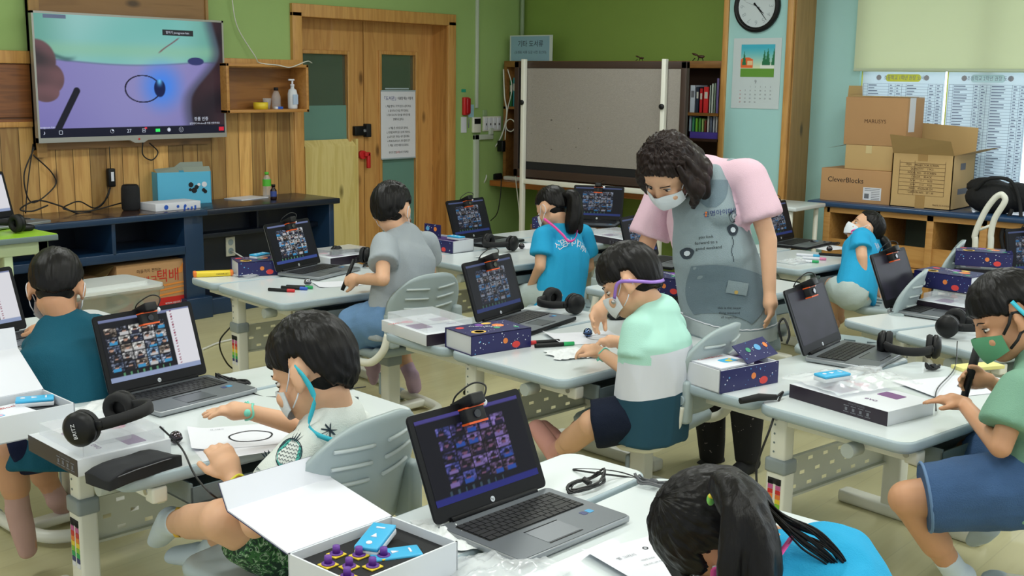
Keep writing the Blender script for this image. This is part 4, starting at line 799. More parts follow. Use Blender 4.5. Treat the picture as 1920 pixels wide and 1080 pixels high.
# ------------------------------------------------------------------ chairs (facing +y, seat centre at origin)
def chair(label, x, y, rot=0, sh=.33, back=True, bh=.0, group='grey plastic school chairs'):
    t = thing('school_chair', label, 'chair', TR(x, y, 0, math.radians(rot)), group); w = .19
    mb = MB(); n = 24; rs = []
    P = rrect(-w, w, -.19, .19, .07, 6)
    for zz, q in ((sh - .04, .02), (sh - .03, .002), (sh - .012, 0), (sh - .002, .006), (sh, .02)): rs.append([(a * (1 - q / w), b * (1 - q / .19), zz + (.012 if b < -.12 else 0)) for a, b in P])
    rs.append([(a * .45, b * .45, sh - .006) for a, b in P]); mb.rings(rs); s = mb.build('seat', GREYP, t)
    mb = MB()
    for yy_ in (-.10, .0, .09):
        for xx in (-.08, 0, .08): mb.at(TR(xx, yy_, sh + .0005, .0)).box(-.0025, .0025, -.025, .025, -.008, .0008); mb.at()
    mb.build('seat_slots', GREYD, s)
    if back:
        b0, b1 = sh + .06 + bh, sh + .35 + bh; rs = []
        m = 17; grid = []
        def bp(u, v):  # u -1..1, v 0..1
            hw = .185 * (1 - .0 * v); edge = abs(u)
            z = b0 + (b1 - b0) * v; y_ = -.20 - .05 * v - .05 * (1 - u * u) * 1 + .02 * (1 - v)
            return V((u * hw, y_, z))
        mb = MB(); N1, N2 = 18, 14; pts = []
        for off in (0, 1):
            for j in range(N2 + 1):
                for i in range(N1 + 1):
                    u = -1 + 2 * i / N1; v = j / N2
                    # rounded corners
                    cu = 1 - (max(0, v - .62) / .38) ** 2.4 * .34; cl = 1 - (max(0, .2 - v) / .2) ** 2 * .10; uu = u * cu * cl
                    vv = v - (abs(u) ** 3) * (.10 if v > .8 else .10 * v / .8)
                    p = bp(uu, vv); p.y += -.014 if off else 0
                    if off and .2 < v < .85 and abs(u) < .85: p.y += .0
                    pts.append(p)
        F_ = []; K = (N1 + 1) * (N2 + 1)
        for j in range(N2):
            for i in range(N1):
                a = j * (N1 + 1) + i; F_.append((a, a + 1, a + N1 + 2, a + N1 + 1)); F_.append((K + a, K + a + N1 + 1, K + a + N1 + 2, K + a + 1))
        for j in range(N2):
            for i in (0, N1): a = j * (N1 + 1) + i; q = (a, a + N1 + 1, K + a + N1 + 1, K + a); F_.append(q if i == 0 else q[::-1])
        for i in range(N1):
            for j in (0, N2): a = j * (N1 + 1) + i; q = (a, K + a, K + a + 1, a + 1); F_.append(q if j == 0 else q[::-1])
        mb.add(pts, F_, True); b = mb.build('backrest', GREYP, t)
        for sgn in (-1, 1):      # six raised ribs with slots
            for k, v in enumerate((.50, .64, .78)):
                l = [bp(sgn * (.12 + .56 * q), v + .02 * q) + V((0, -.017, 0)) for q in [i / 6 for i in range(7)]]
                MB().tube(l, .0045, 6).build('rib', mat('rib_light', (190, 200, 200), .4), b)
        for sgn in (-1, 1):
            MB().box(sgn * .165 - .022, sgn * .165 + .022, -.262, -.20, b0 - .01, b0 + .13, b=.012).build('side_socket', GREYP, b)
            MB().cyl((sgn * .183, -.235, b0 + .07), (sgn * .197, -.235, b0 + .07), .017).build('side_knob', EDGE, b)
            MB().tube(spl([(sgn * .10, .02, sh - .05), (sgn * .17, -.01, sh - .055), (sgn * .21, -.06, sh - .05), (sgn * .215, -.16, sh - .035), (sgn * .20, -.22, sh + .02), (sgn * .185, -.235, b0 + .05)]), .0165, 10).build('side_tube', WHITE, t)
    c = MB().box(-.032, .032, -.03, .03, .03, sh - .04, b=.008).build('pedestal', WHITE, t)
    MB().box(-.038, .038, -.036, .036, sh - .11, sh - .065, b=.008).build('collar', COLLAR, c)
    MB().box(-.03, .03, .03, .05, .09, .19, b=.01).build('clamp', EDGE, c)
    MB().tube(spl([(-.19, .17, .03), (-.19, .0, .03), (-.15, -.14, .03), (0, -.19, .03), (.15, -.14, .03), (.19, 0, .03), (.19, .17, .03)]), .021, 10).build('base_tube', WHITE, t)
    MB().box(-.18, .18, -.025, .025, .015, .045, b=.008).build('cross_foot', WHITE, t)
    for sgn in (-1, 1): MB().ell((sgn * .19, .18, .028), (.026, .045, .028), 12).build('foot_cap', EDGE, t)
    return t
# ------------------------------------------------------------------ laptops
def gallery(seed, dim, listed):
    rnd = random.Random(seed); cols = {}
    for r in range(5):
        for q in range(5): cols[(q, r)] = ([(150, 150, 150), (60, 70, 90), (190, 190, 185), (100, 90, 80), (40, 45, 60), (90, 120, 150)][rnd.randrange(6)], rnd.random() * 50, rnd.choice([(30, 28, 30), (60, 150, 200), (40, 40, 60), (200, 200, 200)]), (rnd.random() - .5) * .4)
    def fn(u, v):
        c = (16, 18, 24)
        if v < .07: c = (60, 80, 150) if not listed else (150, 165, 200)
        if v > .96: c = (120, 130, 170)
        x1 = .70 if listed else .82; x0 = .03 if listed else .16
        if listed and u > .74 and .08 < v < .97:
            return (232, 232, 238) if not (.77 < u < .79 and (v * 22) % 1 < .45) else (150, 60, 90)
        if x0 < u < x1 and .16 < v < .86:
            a = (u - x0) / (x1 - x0) * 5; b = (v - .16) / .70 * 5; q, r = int(a), int(b); fa, fb = a - q, b - r
            if .04 < fa < .96 and .06 < fb < .94:
                base, s, sh_, ox = cols[(q, r)]; k = nz(a * 2.3 + s, b * 3.1, 2.2, s); c = tuple(max(0, min(255, base[i] + k * 190)) for i in range(3))
                if math.hypot((fa - .5 - ox) * 1.3, fb - .55) < .24: c = (40, 34, 34) if fb > .52 else (190, 150, 130)
                elif fb < .36 and abs(fa - .5 - ox) < .32: c = sh_
        if .08 < v < .13 and (u * 14) % 1 < .25 and .1 < u < .7: c = (90, 150, 110)
        return tuple(x * dim[i] for i, x in enumerate(c))
    return fn
_lap = {}
SHELLD = mat('laptop_black', (16, 17, 20), .5, spec=.2)
def laptop_proto(kind):
    """hinge line at the origin, user at -y"""
    t = thing('laptop', '', 'laptop'); w, d = .169, .233
    base = MB(); base.box(-w, w, -d, .008, .003, .018, b=.005); b = base.build('base', SHELLD if kind == 'dark' else SILVER, t)
    MB().prism(rrect(-w + .002, w - .002, -d + .002, .004, .01), .0178, .0186).build('palm_rest', mat('deck_grey', (112, 118, 124), .4, metal=.5) if kind != 'silver' else mat('deck_silver', (160, 164, 166), .35, metal=.5), b)
    MB().prism(rrect(-.146, .146, -.125, -.022, .004), .0186, .0190).build('key_well', mat('key_well', (12, 12, 13), .6), b)
    mb = MB()
    for r in range(6):
        y0 = -.024 - r * .0168; x = -.144; row = [.0185] * 15 if r not in (5,) else [.02, .018, .018, .018, .09, .018, .018, .018, .018, .018, .018]
        k = 288 / sum(row) / 1000
        if r == 0: row = [.0175] * 16; k = .288 / sum(row)
        elif r == 1: row = [.017] * 13 + [.034, .017]; k = .288 / sum(row)
        elif r == 2: row = [.026] + [.017] * 12 + [.026, .017]; k = .288 / sum(row)
        elif r == 3: row = [.032] + [.017] * 11 + [.036, .017]; k = .288 / sum(row)
        elif r == 4: row = [.04] + [.017] * 10 + [.045, .017]; k = .288 / sum(row)
        else: k = .288 / sum(row)
        for ww in row:
            ww *= k; mb.box(x + .0012, x + ww - .0012, y0 - .0148, y0, .019, .0212); x += ww
    mb.build('keys', KEYS, b)
    mb = MB(); mb.prism(rrect(-.065, .035, -.21, -.145, .003), .0187, .0191); mb.build('touchpad', mat('touchpad', (98, 104, 110), .3, metal=.4), b)
    mb = MB(); mb.box(-.065, .035, -.143, -.141, .0187, .0194).box(-.065, .035, -.216, -.213, .0187, .0194); mb.build('touchpad_trim', BLACK, b)
    MB().prism(rrect(.098, .112, -.165, -.148, .002), .0187, .0192).build('sticker', mat('sticker_navy', (50, 60, 110), .4), b); MB().prism(rrect(.116, .132, -.165, -.148, .002), .0187, .0192).build('sticker', mat('sticker_cyan', (60, 150, 200), .4), b)
    MB().cyl((-.13, .006, .02), (.13, .006, .02), .007, n=10).build('hinge', SHELLD, b)
    lid = bpy.data.objects.new('lid_frame', None)
    bpy.data.objects.remove(lid)
    L = MB(); L.prism(rrect(-w, w, 0, .232, .012), -.0065, 0); l = L.build('lid', SHELLD, t)
    MB().prism(rrect(-w + .001, w - .001, .001, .231, .012), -.009, -.0062).build('lid_back', SILVER if kind != 'dark' else SHELLD, l)
    MB().prism(circ(0, .0135, .0062, 20), .0002, .0008).build('logo', mat('logo_silver', (200, 205, 210), .3, metal=.3), l)
    mb = MB(); addtext(mb, 'hp', .009, Matrix.Translation((0, .0138, .001))); mb.build('logo_letters', BLACK, l)
    fn = {'list': gallery(3, (1, 1, 1), True), 'grid': gallery(5, (.95, .97, 1), False), 'dark': gallery(5, (.62, .66, .74), False), 'violet': gallery(8, (.62, .52, .84), False), 'off': lambda u, v: (24 + 12 * nz(u, v, 4), 22 + 9 * nz(u, v, 4), 34 + 14 * nz(u, v, 4)), 'silver': lambda u, v: (30 + 14 * nz(u, v, 4), 26 + 9 * nz(u, v, 4), 44 + 16 * nz(u, v, 4))}[kind]
    raster('screen', 96, 60, .31, .185, fn, vcol('screen_glow_' + ('hi' if kind == 'list' else 'lo'), {'list': .85}.get(kind, .8), .32, False), l, Matrix.Translation((0, .125, .0006)))
    return t
def laptop(label, M, kind='grid', open_=105, group='school laptops running a video call', cam=True, camx=.0, s=1):
    if kind not in _lap: _lap[kind] = laptop_proto(kind); t = _lap[kind]
    else: t = copy_tree(_lap[kind])
    for ch in t.children:
        if ch.name.startswith('lid'): ch.matrix_local = Matrix.Translation((0, .008, .02)) @ Matrix.Rotation(math.radians(180 - open_), 4, 'X') 
    t.matrix_world = M @ Matrix.Scale(s, 4); tag(t, label, 'laptop', group)
    if cam:
        LM = M @ Matrix.Scale(s, 4) @ Matrix.Translation((camx, .008, .02)) @ Matrix.Rotation(math.radians(180 - open_), 4, 'X') @ Matrix.Translation((0, .232, 0))
        c = thing('webcam', 'clip-on black webcam with orange trim on top of ' + label, 'webcam', LM, 'webcams clipped on laptops')
        c['label'] = ('black clip-on webcam on the lid of the ' + label)[:110]
        words = c['label'].split(); c['label'] = ' '.join(words[:16])
        MB().at(Matrix.Rotation(-.12, 4, 'X')).box(-.02, .02, -.018, .008, -.03, .045, b=.004).build('clip_arm', BLACK, c)
        MB().box(-.028, .028, -.05, -.014, .001, .026, b=.004).build('camera_body', BLACKM, c)
        MB().box(-.0285, .0285, -.0515, -.047, .002, .027).box(-.0285, .0285, -.017, -.0135, .002, .027).build('orange_trim', ORANGE, c)
        mb = MB(); mb.cyl((0, -.032, .026), (0, -.032, .031), .009, n=14); mb.build('lens', mat('lens_glass', (30, 34, 50), .05, coat=1), c)
        MB().ell((.036, -.012, .018), .009, 10).build('cable_plug', PAPER, c)
        MB().tube(spl([(.03, -.012, .02), (.045, .02, .03), (.03, .035, .01), (.0, .02, -.02), (-.005, -.0, -.04)]), .002, 6).build('cable', CABLE, c)
    return t
# ------------------------------------------------------------------ kit boxes
def planets(mb, w, h, seed, M, big=True):
    """flat printed planets and stars inside a w x h face"""
    r = random.Random(seed); mb.at(M)
    for k in range(int(26 * w / .25)):
        x, y = (r.random() - .5) * w * .94, (r.random() - .5) * h * .9; s = r.choice([.0012, .0016, .0024]); mb.mt(0 if r.random() > .3 else 5).prism(circ(x, y, s, 6), 0, .0004)
    if big:
        for (u, v, rr, c, ry) in big: mb.mt(c).prism(circ(u * w, v * h, rr, 20, ry or rr), 0, .0006); 
    mb.at()
PM = [PAPER, mat('planet_orange', (224, 128, 60), .5), mat('planet_red', (214, 62, 60), .5), mat('planet_green', (60, 150, 110), .5), mat('planet_yellow', (228, 186, 80), .5), mat('planet_blue', (90, 160, 210), .5), mat('planet_purple', (120, 60, 160), .5)]
def kit_box(label, M, seed=1, L=.255, D=.165, Hh=.07, group='navy planet-print kit boxes'):
    """closed kit: long navy face at -y, white ends"""
    t = thing('kit_box', label, 'box', M, group)
    MB().box(-L / 2 + .004, L / 2 - .002, -D / 2 + .004, D / 2 - .002, .0, Hh - .003, b=.001).build('tray', CARDB, t)
    mb = MB(); mb.box(-L / 2, L / 2, -D / 2, -D / 2 + .004, 0, Hh).box(-L / 2, L / 2, -D / 2, D / 2, Hh - .003, Hh).box(-L / 2, L / 2, D / 2 - .003, D / 2, 0, Hh).box(-L / 2, L / 2, -D / 2, D / 2, 0, .003); c = mb.build('cover', NAVYB, t)
    mb = MB(); planets(mb, L, Hh, seed, frame((0, -D / 2 - .0004, Hh / 2), (1, 0, 0), (0, 0, 1)), [(.06, .02, .010, 1, 0), (.24, -.24, .017, 2, .012), (-.36, .15, .003, 5, 0)])
    planets(mb, L, D, seed + 1, Matrix.Translation((0, 0, Hh + .0001)), [(-.27, -.24, .028, 4, .022), (-.26, -.24, .018, 5, .015), (.20, .08, .022, 1, 0), (-.36, .26, .016, 2, .013), (-.02, .30, .016, 6, 0), (.13, .36, .02, 4, .012), (.1, -.1, .012, 3, 0), (.36, -.25, .01, 3, 0)])
    mb.mt(0); addtext(mb, 'CleverBlocks', .022, Matrix.Translation((0, .02, Hh + .001)) @ Matrix.Rotation(-.5, 4, 'Z')); mb.build('planet_print', PM, c)
    return t
def robot_box(label, M, L=.30, D=.22, Hh=.042, tray=True, group='flat white robot kit boxes with clear windows'):
    t = thing('robot_kit_box', label, 'box', M, group)
    MB().box(-L / 2, L / 2, -D / 2, D / 2, 0, Hh, b=.0015).build('carton', CARDB, t)
    mb = MB(); mb.box(-L / 2 - .0006, L / 2 + .0006, -D / 2 - .0008, -D / 2, .0005, Hh - .0005); s = mb.build('dark_side', mat('box_aubergine', (36, 26, 40), .4), t)
    mb = MB()
    for x in (.06, .085, .11, .035): mb.box(x - .009, x + .009, -D / 2 - .0014, -D / 2 - .0008, .008, .010).box(x - .009, x + .009, -D / 2 - .0014, -D / 2 - .0008, .026, .028).box(x - .004, x + .004, -D / 2 - .0014, -D / 2 - .0008, .013, .022)
    addtext(mb, "WHAT'S INSIDE?", .008, frame((.07, -D / 2 - .0012, .034), (1, 0, 0), (0, 0, 1))); mb.build('side_print', INKG, s)
    mb = MB()
    mb.mt(1).prism(rrect(-.09, -.02, -.06, .02, .006), Hh, Hh + .0005).prism(rrect(.04, .11, .02, .07, .006), Hh, Hh + .0005).mt(2).prism(circ(-.05, .07, .022), Hh, Hh + .0005).mt(3); addtext(mb, 'ozobot', .03, Matrix.Translation((-.09, .07, Hh + .0008)) @ Matrix.Rotation(.0, 4, 'Z')); mb.mt(1); addtext(mb, 'evo', .03, Matrix.Translation((.07, -.04, Hh + .0008)))
    mb.build('top_print', [INKG, mat('print_plum', (110, 60, 120), .5), mat('print_pink', (226, 170, 190), .5), mat('print_coral', (220, 110, 110), .6)], t)
    if tray:
        mb = MB(); x0, x1, y0, y1, z0, z1 = -L * .42, L * .47, -D * .42, D * .45, Hh + .001, Hh + .03
        for q in ((x0, x1, y0, y0 + .001), (x0, x1, y1 - .001, y1), (x0, x0 + .001, y0, y1), (x1 - .001, x1, y0, y1)): mb.box(q[0], q[1], q[2], q[3], z0, z1)
        mb.box(x0, x1, y0, y1, z1, z1 + .001).box(-.02, .07, -.03, .05, z0, z0 + .015); mb.build('clear_tray', CLEAR, t)
    return t
# ------------------------------------------------------------------ small things
def headphones(label, M, r=.075, group='black over-ear headphones', cord=None):
    """band in the horizontal plane bulging +y, cups at the ends"""
    t = thing('headphones', label, 'headphones', M, group)
    arc = [(r * 1.0 * math.cos(a), r * 1.25 * math.sin(a), .045) for a in [math.radians(x) for x in range(8, 173, 9)]]
    mb = MB(); rs = []
    for i, p in enumerate(arc):
        a = math.radians(8 + 9 * i); n_ = V((math.cos(a), math.sin(a), 0)); rs.append([V(p) + n_ * u_ + V((0, 0, v_)) for u_, v_ in ((.006, -.014), (.008, 0), (.006, .014), (-.006, .013), (-.008, 0), (-.006, -.013))])
    mb.rings(rs); mb.build('headband', BLACKM, t)
    for sg in (-1, 1):
        c = MB().at(frame((sg * r, -.015, .046), (0, 1, 0), (0, 0, 1)) @ Matrix.Diagonal((1, 1, sg, 1))).lathe([(0, .0), (.034, 0), (.042, .006), (.042, .016), (.03, .028), (0, .032)], 24).at().build('ear_cup', BLACK, t)
        MB().at(frame((sg * r, -.015, .046), (0, 1, 0), (0, 0, 1)) @ Matrix.Diagonal((1, 1, sg, 1))).lathe([(.018, -.004), (.022, -.018), (.036, -.02), (.042, -.012), (.04, 0)], 24, False).at().build('ear_cushion', BLACKM, c)
        MB().box(sg * r - .008, sg * r + .008, .0, .04, .036, .056, b=.005).build('yoke', BLACK, t)
    if cord: MB().tube(spl(cord), .0022, 6).build('cord', CABLE, t)
    return t
def marker(label, p, ang, col, L=.125, r=.0075, dark=True, group='felt marker pens'):
    t = thing('marker_pen', label, 'pen', Matrix.Translation(V(p) + V((0, 0, r))) @ Matrix.Rotation(ang, 4, 'Z'), group)
    X = Matrix.Rotation(PI / 2, 4, 'Y')
    MB().at(X).lathe([(0, -L / 2), (r * .9, -L / 2), (r, -L / 2 + .003), (r, L * .2), (r, L * .22)], 14).at().build('barrel', BLACK if dark else PAPER, t)
    MB().at(X).lathe([(r * 1.02, L * .22), (r * 1.05, L * .24), (r * .95, L / 2 - .002), (0, L / 2)], 14).at().build('cap', col, t)
    return t
def ball(label, p, m=CHROME, group='small round robots'):
    t = thing('robot_ball', label, 'robot', Matrix.Translation(V(p)), group)
    MB().ell((0, 0, .0175), .0165, 24).build('shell', m, t)
    mb = MB().at(Matrix.Translation((0, 0, 0))).lathe([(.0168, .012), (.0172, .0135), (.0172, .0155), (.0168, .017)], 24, False); mb.build('ring', BLACK, t)
    mb = MB(); 
    for k in range(6): a = k * PI / 3; mb.ell((.011 * math.cos(a), .011 * math.sin(a), .0292), (.0022, .0022, .001), 6)
    mb.build('lights', PAPER, t); return t
def paper(label, M, w=.21, h=.29, curl=0, lift=.0, ring=None, text=None, group='printed worksheets'):
    t = thing('worksheet', label, 'paper', M, group); mb = MB(); n = 16
    def zz(u, v): return .0012 + curl * max(0, (abs(u) - .25)) ** 2 * (1 if u < 0 else .25) * 4 + lift * (.5 + .5 * math.sin(v * 5 + u * 2)) * .3
    vs = []; 
    for j in range(n + 1):
        for i in range(n + 1):
            u = i / n - .5; v = j / n - .5; vs.append((u * w, v * h, zz(u, v)))
    fs = [(j * (n + 1) + i, j * (n + 1) + i + 1, (j + 1) * (n + 1) + i + 1, (j + 1) * (n + 1) + i) for j in range(n) for i in range(n)]
    mb.add(vs, fs, True); s = mb.build('sheet', PAPER, t)
    if ring:
        cx, cy, rx, ry, th_ = ring; N_ = 48; a = []; b = []
        for i in range(N_):
            q = 2 * PI * i / N_; wob = 1 + .02 * math.sin(5 * q)
            for lst, k in ((a, 1), (b, -1)):
                x = cx + (rx + k * th_) * wob * math.cos(q); y = cy + (ry + k * th_) * wob * math.sin(q); lst.append((x, y, zz(x / w, y / h) + .0012))
        MB().add(a + b, [(i, (i + 1) % N_, N_ + (i + 1) % N_, N_ + i) for i in range(N_)]).build('drawn_ring', INK, s)
    if text:
        mb = MB()
        for (tx, ty, s_, sz) in text: addtext(mb, s_, sz, Matrix.Translation((tx, ty, zz(tx / w, ty / h) + .0015)))
        mb.build('print', INKG, s)
    return t
def bundle(label, p, n=5, R=.05, seed=1, m=CABLE, tails=(), group='coiled black cables', r=.0024):
    rnd = random.Random(seed); pts = []
    for k in range(n * 8):
        a = k * 2 * PI / 8; rr = R * (.75 + .35 * rnd.random()); pts.append(V((rr * 1.5 * math.cos(a), rr * .55 * math.sin(a), .006 + .012 * rnd.random() + .012 * (k % 8 == 0))))
    rot = Matrix.Rotation(rnd.random() * 3, 3, 'Z'); pts = [rot @ q for q in pts]
    t = thing('cable_bundle', label, 'cable', V(p), group); MB().tube(spl(pts, 4), r, 6).build('coil', m, t)
    MB().tube([rot @ V((.0, -.01, .012)), rot @ V((0, .01, .02))], r * 3, 8).build('tie', m, t)
    for q in tails: MB().tube(spl([pts[0]] + [V(x) - V(p) for x in q]), r, 6).build('lead', m, t)
    return t
def bag(label, p, rot=0, s=1, seed=1, name='plastic_bag', m=BAGP):
    t = MB(); bm = bmesh.new(); bmesh.ops.create_grid(bm, x_segments=26, y_segments=20, size=.5)
    for v in bm.verts:
        x, y = v.co.x, v.co.y; v.co = V((x * .2 * s * (1 + .25 * noise.noise(V((y * 4, seed, 0)))), y * .14 * s * (1 + .25 * noise.noise(V((x * 4, seed, 3)))), .005 + .018 * s * max(0, (1 - 3.6 * x * x)) * max(0, (1 - 3.6 * y * y)) * (.7 + .9 * noise.noise(V((x * 7, y * 7, seed)))) + .004 * noise.noise(V((x * 20, y * 20, seed)))))
    t.bm(bm, True); o = t.build(name, m); o.matrix_world = TR(p[0], p[1], p[2], rot); return tag(o, label, 'plastic bag')
# ------------------------------------------------------------------ placing the desks
def g(px, py, z=DH): return G(px, py, z)
desk('desk of the boy in pineapple shirt with black pouch on its corner', 1.317, 2.335, -4, .48, .22, .89)
desk('desk in the right foreground with open planet box and pencil boy', 2.86, 1.11, -9, .50, .28, .88)
desk('central desk of the boy in mint shirt with closed planet box', 2.735, 2.17, -5, .55, .36, .88)
desk('desk of the grey shirt boy with three marker pens', 2.885, 3.78, -7, .58, .24, .86)
desk('foreground desk with the largest laptop and open white box', 1.335, .99, 0, .47, .25, .88)
desk('desk at the left edge in front of the teal shirt boy', 1.40, 3.52, -2, .50, .24, .88)
desk('desk beyond the right boy with empty front board and headphones', 4.03, 1.30, -20, .45, .25, .86)
desk('desk of the ponytail girl in lettered blue shirt', 4.11, 3.80, -8, .50, .22, .80)
desk('desk behind the mint shirt boy partly hidden by the woman', 4.02, 2.50, -7, .42, .22, .90)
desk('far right desk of the child leaning back', 5.26, 2.66, -8, .46, .24, .62)
desk('far desk under the notice board with laptop and flat box', 5.02, 3.95, -4, .45, .24, .80)
# ------------------------------------------------------------------ chairs
chair('chair holding the pineapple shirt boy, large back in the foreground', 1.575, 2.065, 6, .34, bh=.05)
chair('chair carrying the grey shirt boy in the second row', 3.29, 3.56, -6, .34, bh=-.02)
chair('chair under the mint shirt boy, seat edge showing', 3.13, 2.13, 5, .34)
chair('chair under the right boy in denim shorts', 3.20, .76, 20, .36)
chair('chair of the ponytail girl with slotted back', 4.46, 3.48, 8, .34, bh=.0)
chair('chair of the child leaning back near the cubbies', 5.66, 2.32, 16, .34, bh=.0)
chair('empty grey chair in front of the child leaning back', 4.62, 2.10, 13, .34, bh=.0)
chair('chair below the teal shirt boy at left', 1.76, 3.42, 0, .33, bh=-.06)
chair('chair mostly hidden beneath the foreground girl', 1.86, .72, -10, .33, back=False)
# ------------------------------------------------------------------ laptops
def lapM(pl, pr, z=DH, extra=0):
    a, b = g(*pl, z), g(*pr, z); c = (a + b) / 2; ang = math.atan2((b - a).y, (b - a).x) + math.radians(extra); return TR(c.x, c.y, z, ang), (b - a).length
M, w_ = lapM((828, 1003), (1026, 930)); laptop('largest foreground laptop with a violet video call', M, 'violet', 114, camx=.0)
M, _ = lapM((205, 757), (396, 712)); laptop('left laptop with bright participant list beside pineapple boy', M, 'list', 108, camx=.0)
M, _ = lapM((-115, 660), (58, 625)); laptop('half visible laptop with bright list at left edge', M, 'list', 108, cam=False)
M, _ = lapM((507, 522), (618, 497)); laptop('laptop in front of the grey shirt boy', M, 'grid', 108)
M, _ = lapM((897, 616), (988, 588)); laptop('black laptop on the central desk behind planet box', M, 'dark', 108)
M, _ = lapM((1503, 684), (1590, 643)); laptop('silver laptop with blank screen on the right foreground desk', M, 'off', 112)
M, _ = lapM((1672, 590), (1722, 566), DH + .0); laptop('silver laptop beside stacked planet boxes on the right', M @ Matrix.Rotation(-.1, 4, 'Z'), 'off', 112)
M, _ = lapM((856, 458), (925, 447)); laptop('laptop in front of the ponytail girl', M, 'dark', 108)
M, _ = lapM((1088, 418), (1148, 420)); laptop('far laptop under the wall ledge behind the woman', M @ Matrix.Rotation(-.1, 4, 'Z'), 'dark', 105)
M, _ = lapM((1445, 462), (1490, 452)); laptop('black laptop half hidden behind the woman at right', M, 'dark', 108)
M, _ = lapM((1180, 500), (1240, 484)); laptop('laptop between the mint boy and the standing woman', M, 'dark', 105, cam=False)
p = WX(1872, 478, 5.3); 
desk('farthest right desk between the cubbies and the empty board', 5.34, 1.32, -12, .46, .26, .84)
laptop('farthest right laptop seen edge on near the trolley', TR(5.86, 1.72, .52, -.35), 'dark', 100)
a_ = GT; M, _ = lapM((-78, 428), (33, 413), GT.z); laptop('silver laptop on the green table at left edge', M, 'list', 105, cam=False)
headphones('black headphones beside the laptop on green table', TR(*G(2, 440, GT.z), .2)); 
o = MB().ell((0, 0, .015), (.03, .05, .02), 16).build('mouse_body', BLACK); t = thing('computer_mouse', 'black mouse near the corner of green table', 'mouse', TR(*G(45, 433, GT.z), 1.2)); o.parent = t
# ------------------------------------------------------------------ kit boxes
def boxM(pn, pr, z=DH, L=.255, D=.165, off=0):
    """near bottom corner pixel and right bottom corner pixel of the long face -> matrix"""
    a, b = g(*pn, z), g(*pr, z); d = (b - a).normalized(); n = V((-d.y, d.x, 0)); c = a + d * L / 2 + n * D / 2; return TR(c.x, c.y, z, math.atan2(d.y, d.x))
kit_box('closed planet box on the central desk, white end facing left', boxM((884, 668), (991, 651)), 1)
kit_box('planet box on the desk behind the mint shirt boy', boxM((1188, 545), (1275, 556), DH + .045), 2)
robot_box('flat dark sided box under the planet box behind mint boy', boxM((1195, 558), (1275, 571), DH, .30, .2), .30, .2, tray=False)
kit_box('upper planet box of the stack by the trolley', boxM((1790, 497), (1885, 503), DH + .075), 3)
robot_box('clear trayed robot box under the upper planet box', boxM((1790, 518), (1885, 524), DH, .28, .2), .28, .2)
kit_box('lower planet box beside the right silver laptop', boxM((1712, 536), (1818, 552), DH + .075), 4)
robot_box('flat dark box with clear tray beneath the lower planet box', boxM((1716, 580), (1830, 600), DH, .30, .2), .30, .2)
kit_box('planet box at far left of the second far desk', boxM((990, 428), (1062, 432)), 6, L=.2)
robot_box('flat white robot box on the far desk under laptop', boxM((1105, 452), (1160, 462), DH, .3, .2) , .3, .2)
robot_box('flat robot box with raised white flap behind the planet box', boxM((800, 650), (866, 640), DH, .22, .31), .22, .31)
M = boxM((1635, 797), (1748, 764), DH, .22, .28)
t = robot_box('robot kit box in the foreground right with crumpled wrap', g(1480, 735) and boxM((1480, 745), (1637, 792), DH, .35, .21), .35, .21, tray=False)
robot_box('robot kit box under the headphones at left desk corner', boxM((55, 845), (155, 900), DH, .27, .24), .27, .24)
robot_box('robot kit box behind the grey boy laptop', boxM((620, 500), (690, 490), DH, .26, .16), .26, .16)
def open_box_lid(t, L, D, Hh, ang, flap, inner, outer, flen=None, lidlen=None):
    """lid hinged on the +y edge; returns lid"""
    lidlen = lidlen or D
    mb = MB(); l = mb.box(-L / 2, L / 2, 0, lidlen, -.0015, .0015).build('lid', inner, t); l.matrix_local = Matrix.Translation((0, D / 2, Hh)) @ Matrix.Rotation(ang, 4, 'X')
    MB().box(-L / 2 - .0008, L / 2 + .0008, 0, lidlen + .0008, -.0032, -.0016).build('lid_outside', outer, l)
    f = MB().box(-L / 2, L / 2, 0, flen or Hh, -.0015, .0015).build('lid_flap', inner, l); f.matrix_local = Matrix.Translation((0, lidlen, 0)) @ Matrix.Rotation(flap, 4, 'X')
    MB().box(-L / 2 - .0008, L / 2 + .0008, 0, (flen or Hh) + .0008, -.0032, -.0016).build('flap_outside', outer, f); return l
def tray_box(t, L, D, Hh, m=CARDB, floor=.02):
    mb = MB(); k = .004
    for q in ((-L / 2, L / 2, -D / 2, -D / 2 + k), (-L / 2, L / 2, D / 2 - k, D / 2), (-L / 2, -L / 2 + k, -D / 2, D / 2), (L / 2 - k, L / 2, -D / 2, D / 2)): mb.box(q[0], q[1], q[2], q[3], 0, Hh)
    mb.box(-L / 2, L / 2, -D / 2, D / 2, 0, .003); b = mb.build('tray', m, t); return b
def block_remote(label, M, group='pale blue robot control blocks'):
    r = thing('control_block', label, 'toy block', M, group)
    MB().box(-.048, .048, -.024, .024, 0, .012, b=.003).build('lower_shell', CARDB, r); MB().box(-.048, .048, -.024, .024, .012, .02, b=.003).build('upper_shell', CYAN, r)
    MB().prism(circ(-.03, 0, .006, 14), .02, .0215).build('round_button', PAPER, r); MB().prism([(-.008, -.006), (.006, 0), (-.008, .006)], .02, .0215).build('arrow_button', PAPER, r); MB().box(.026, .030, -.009, .009, .02, .0215).build('bar_button', PAPER, r)
    return r
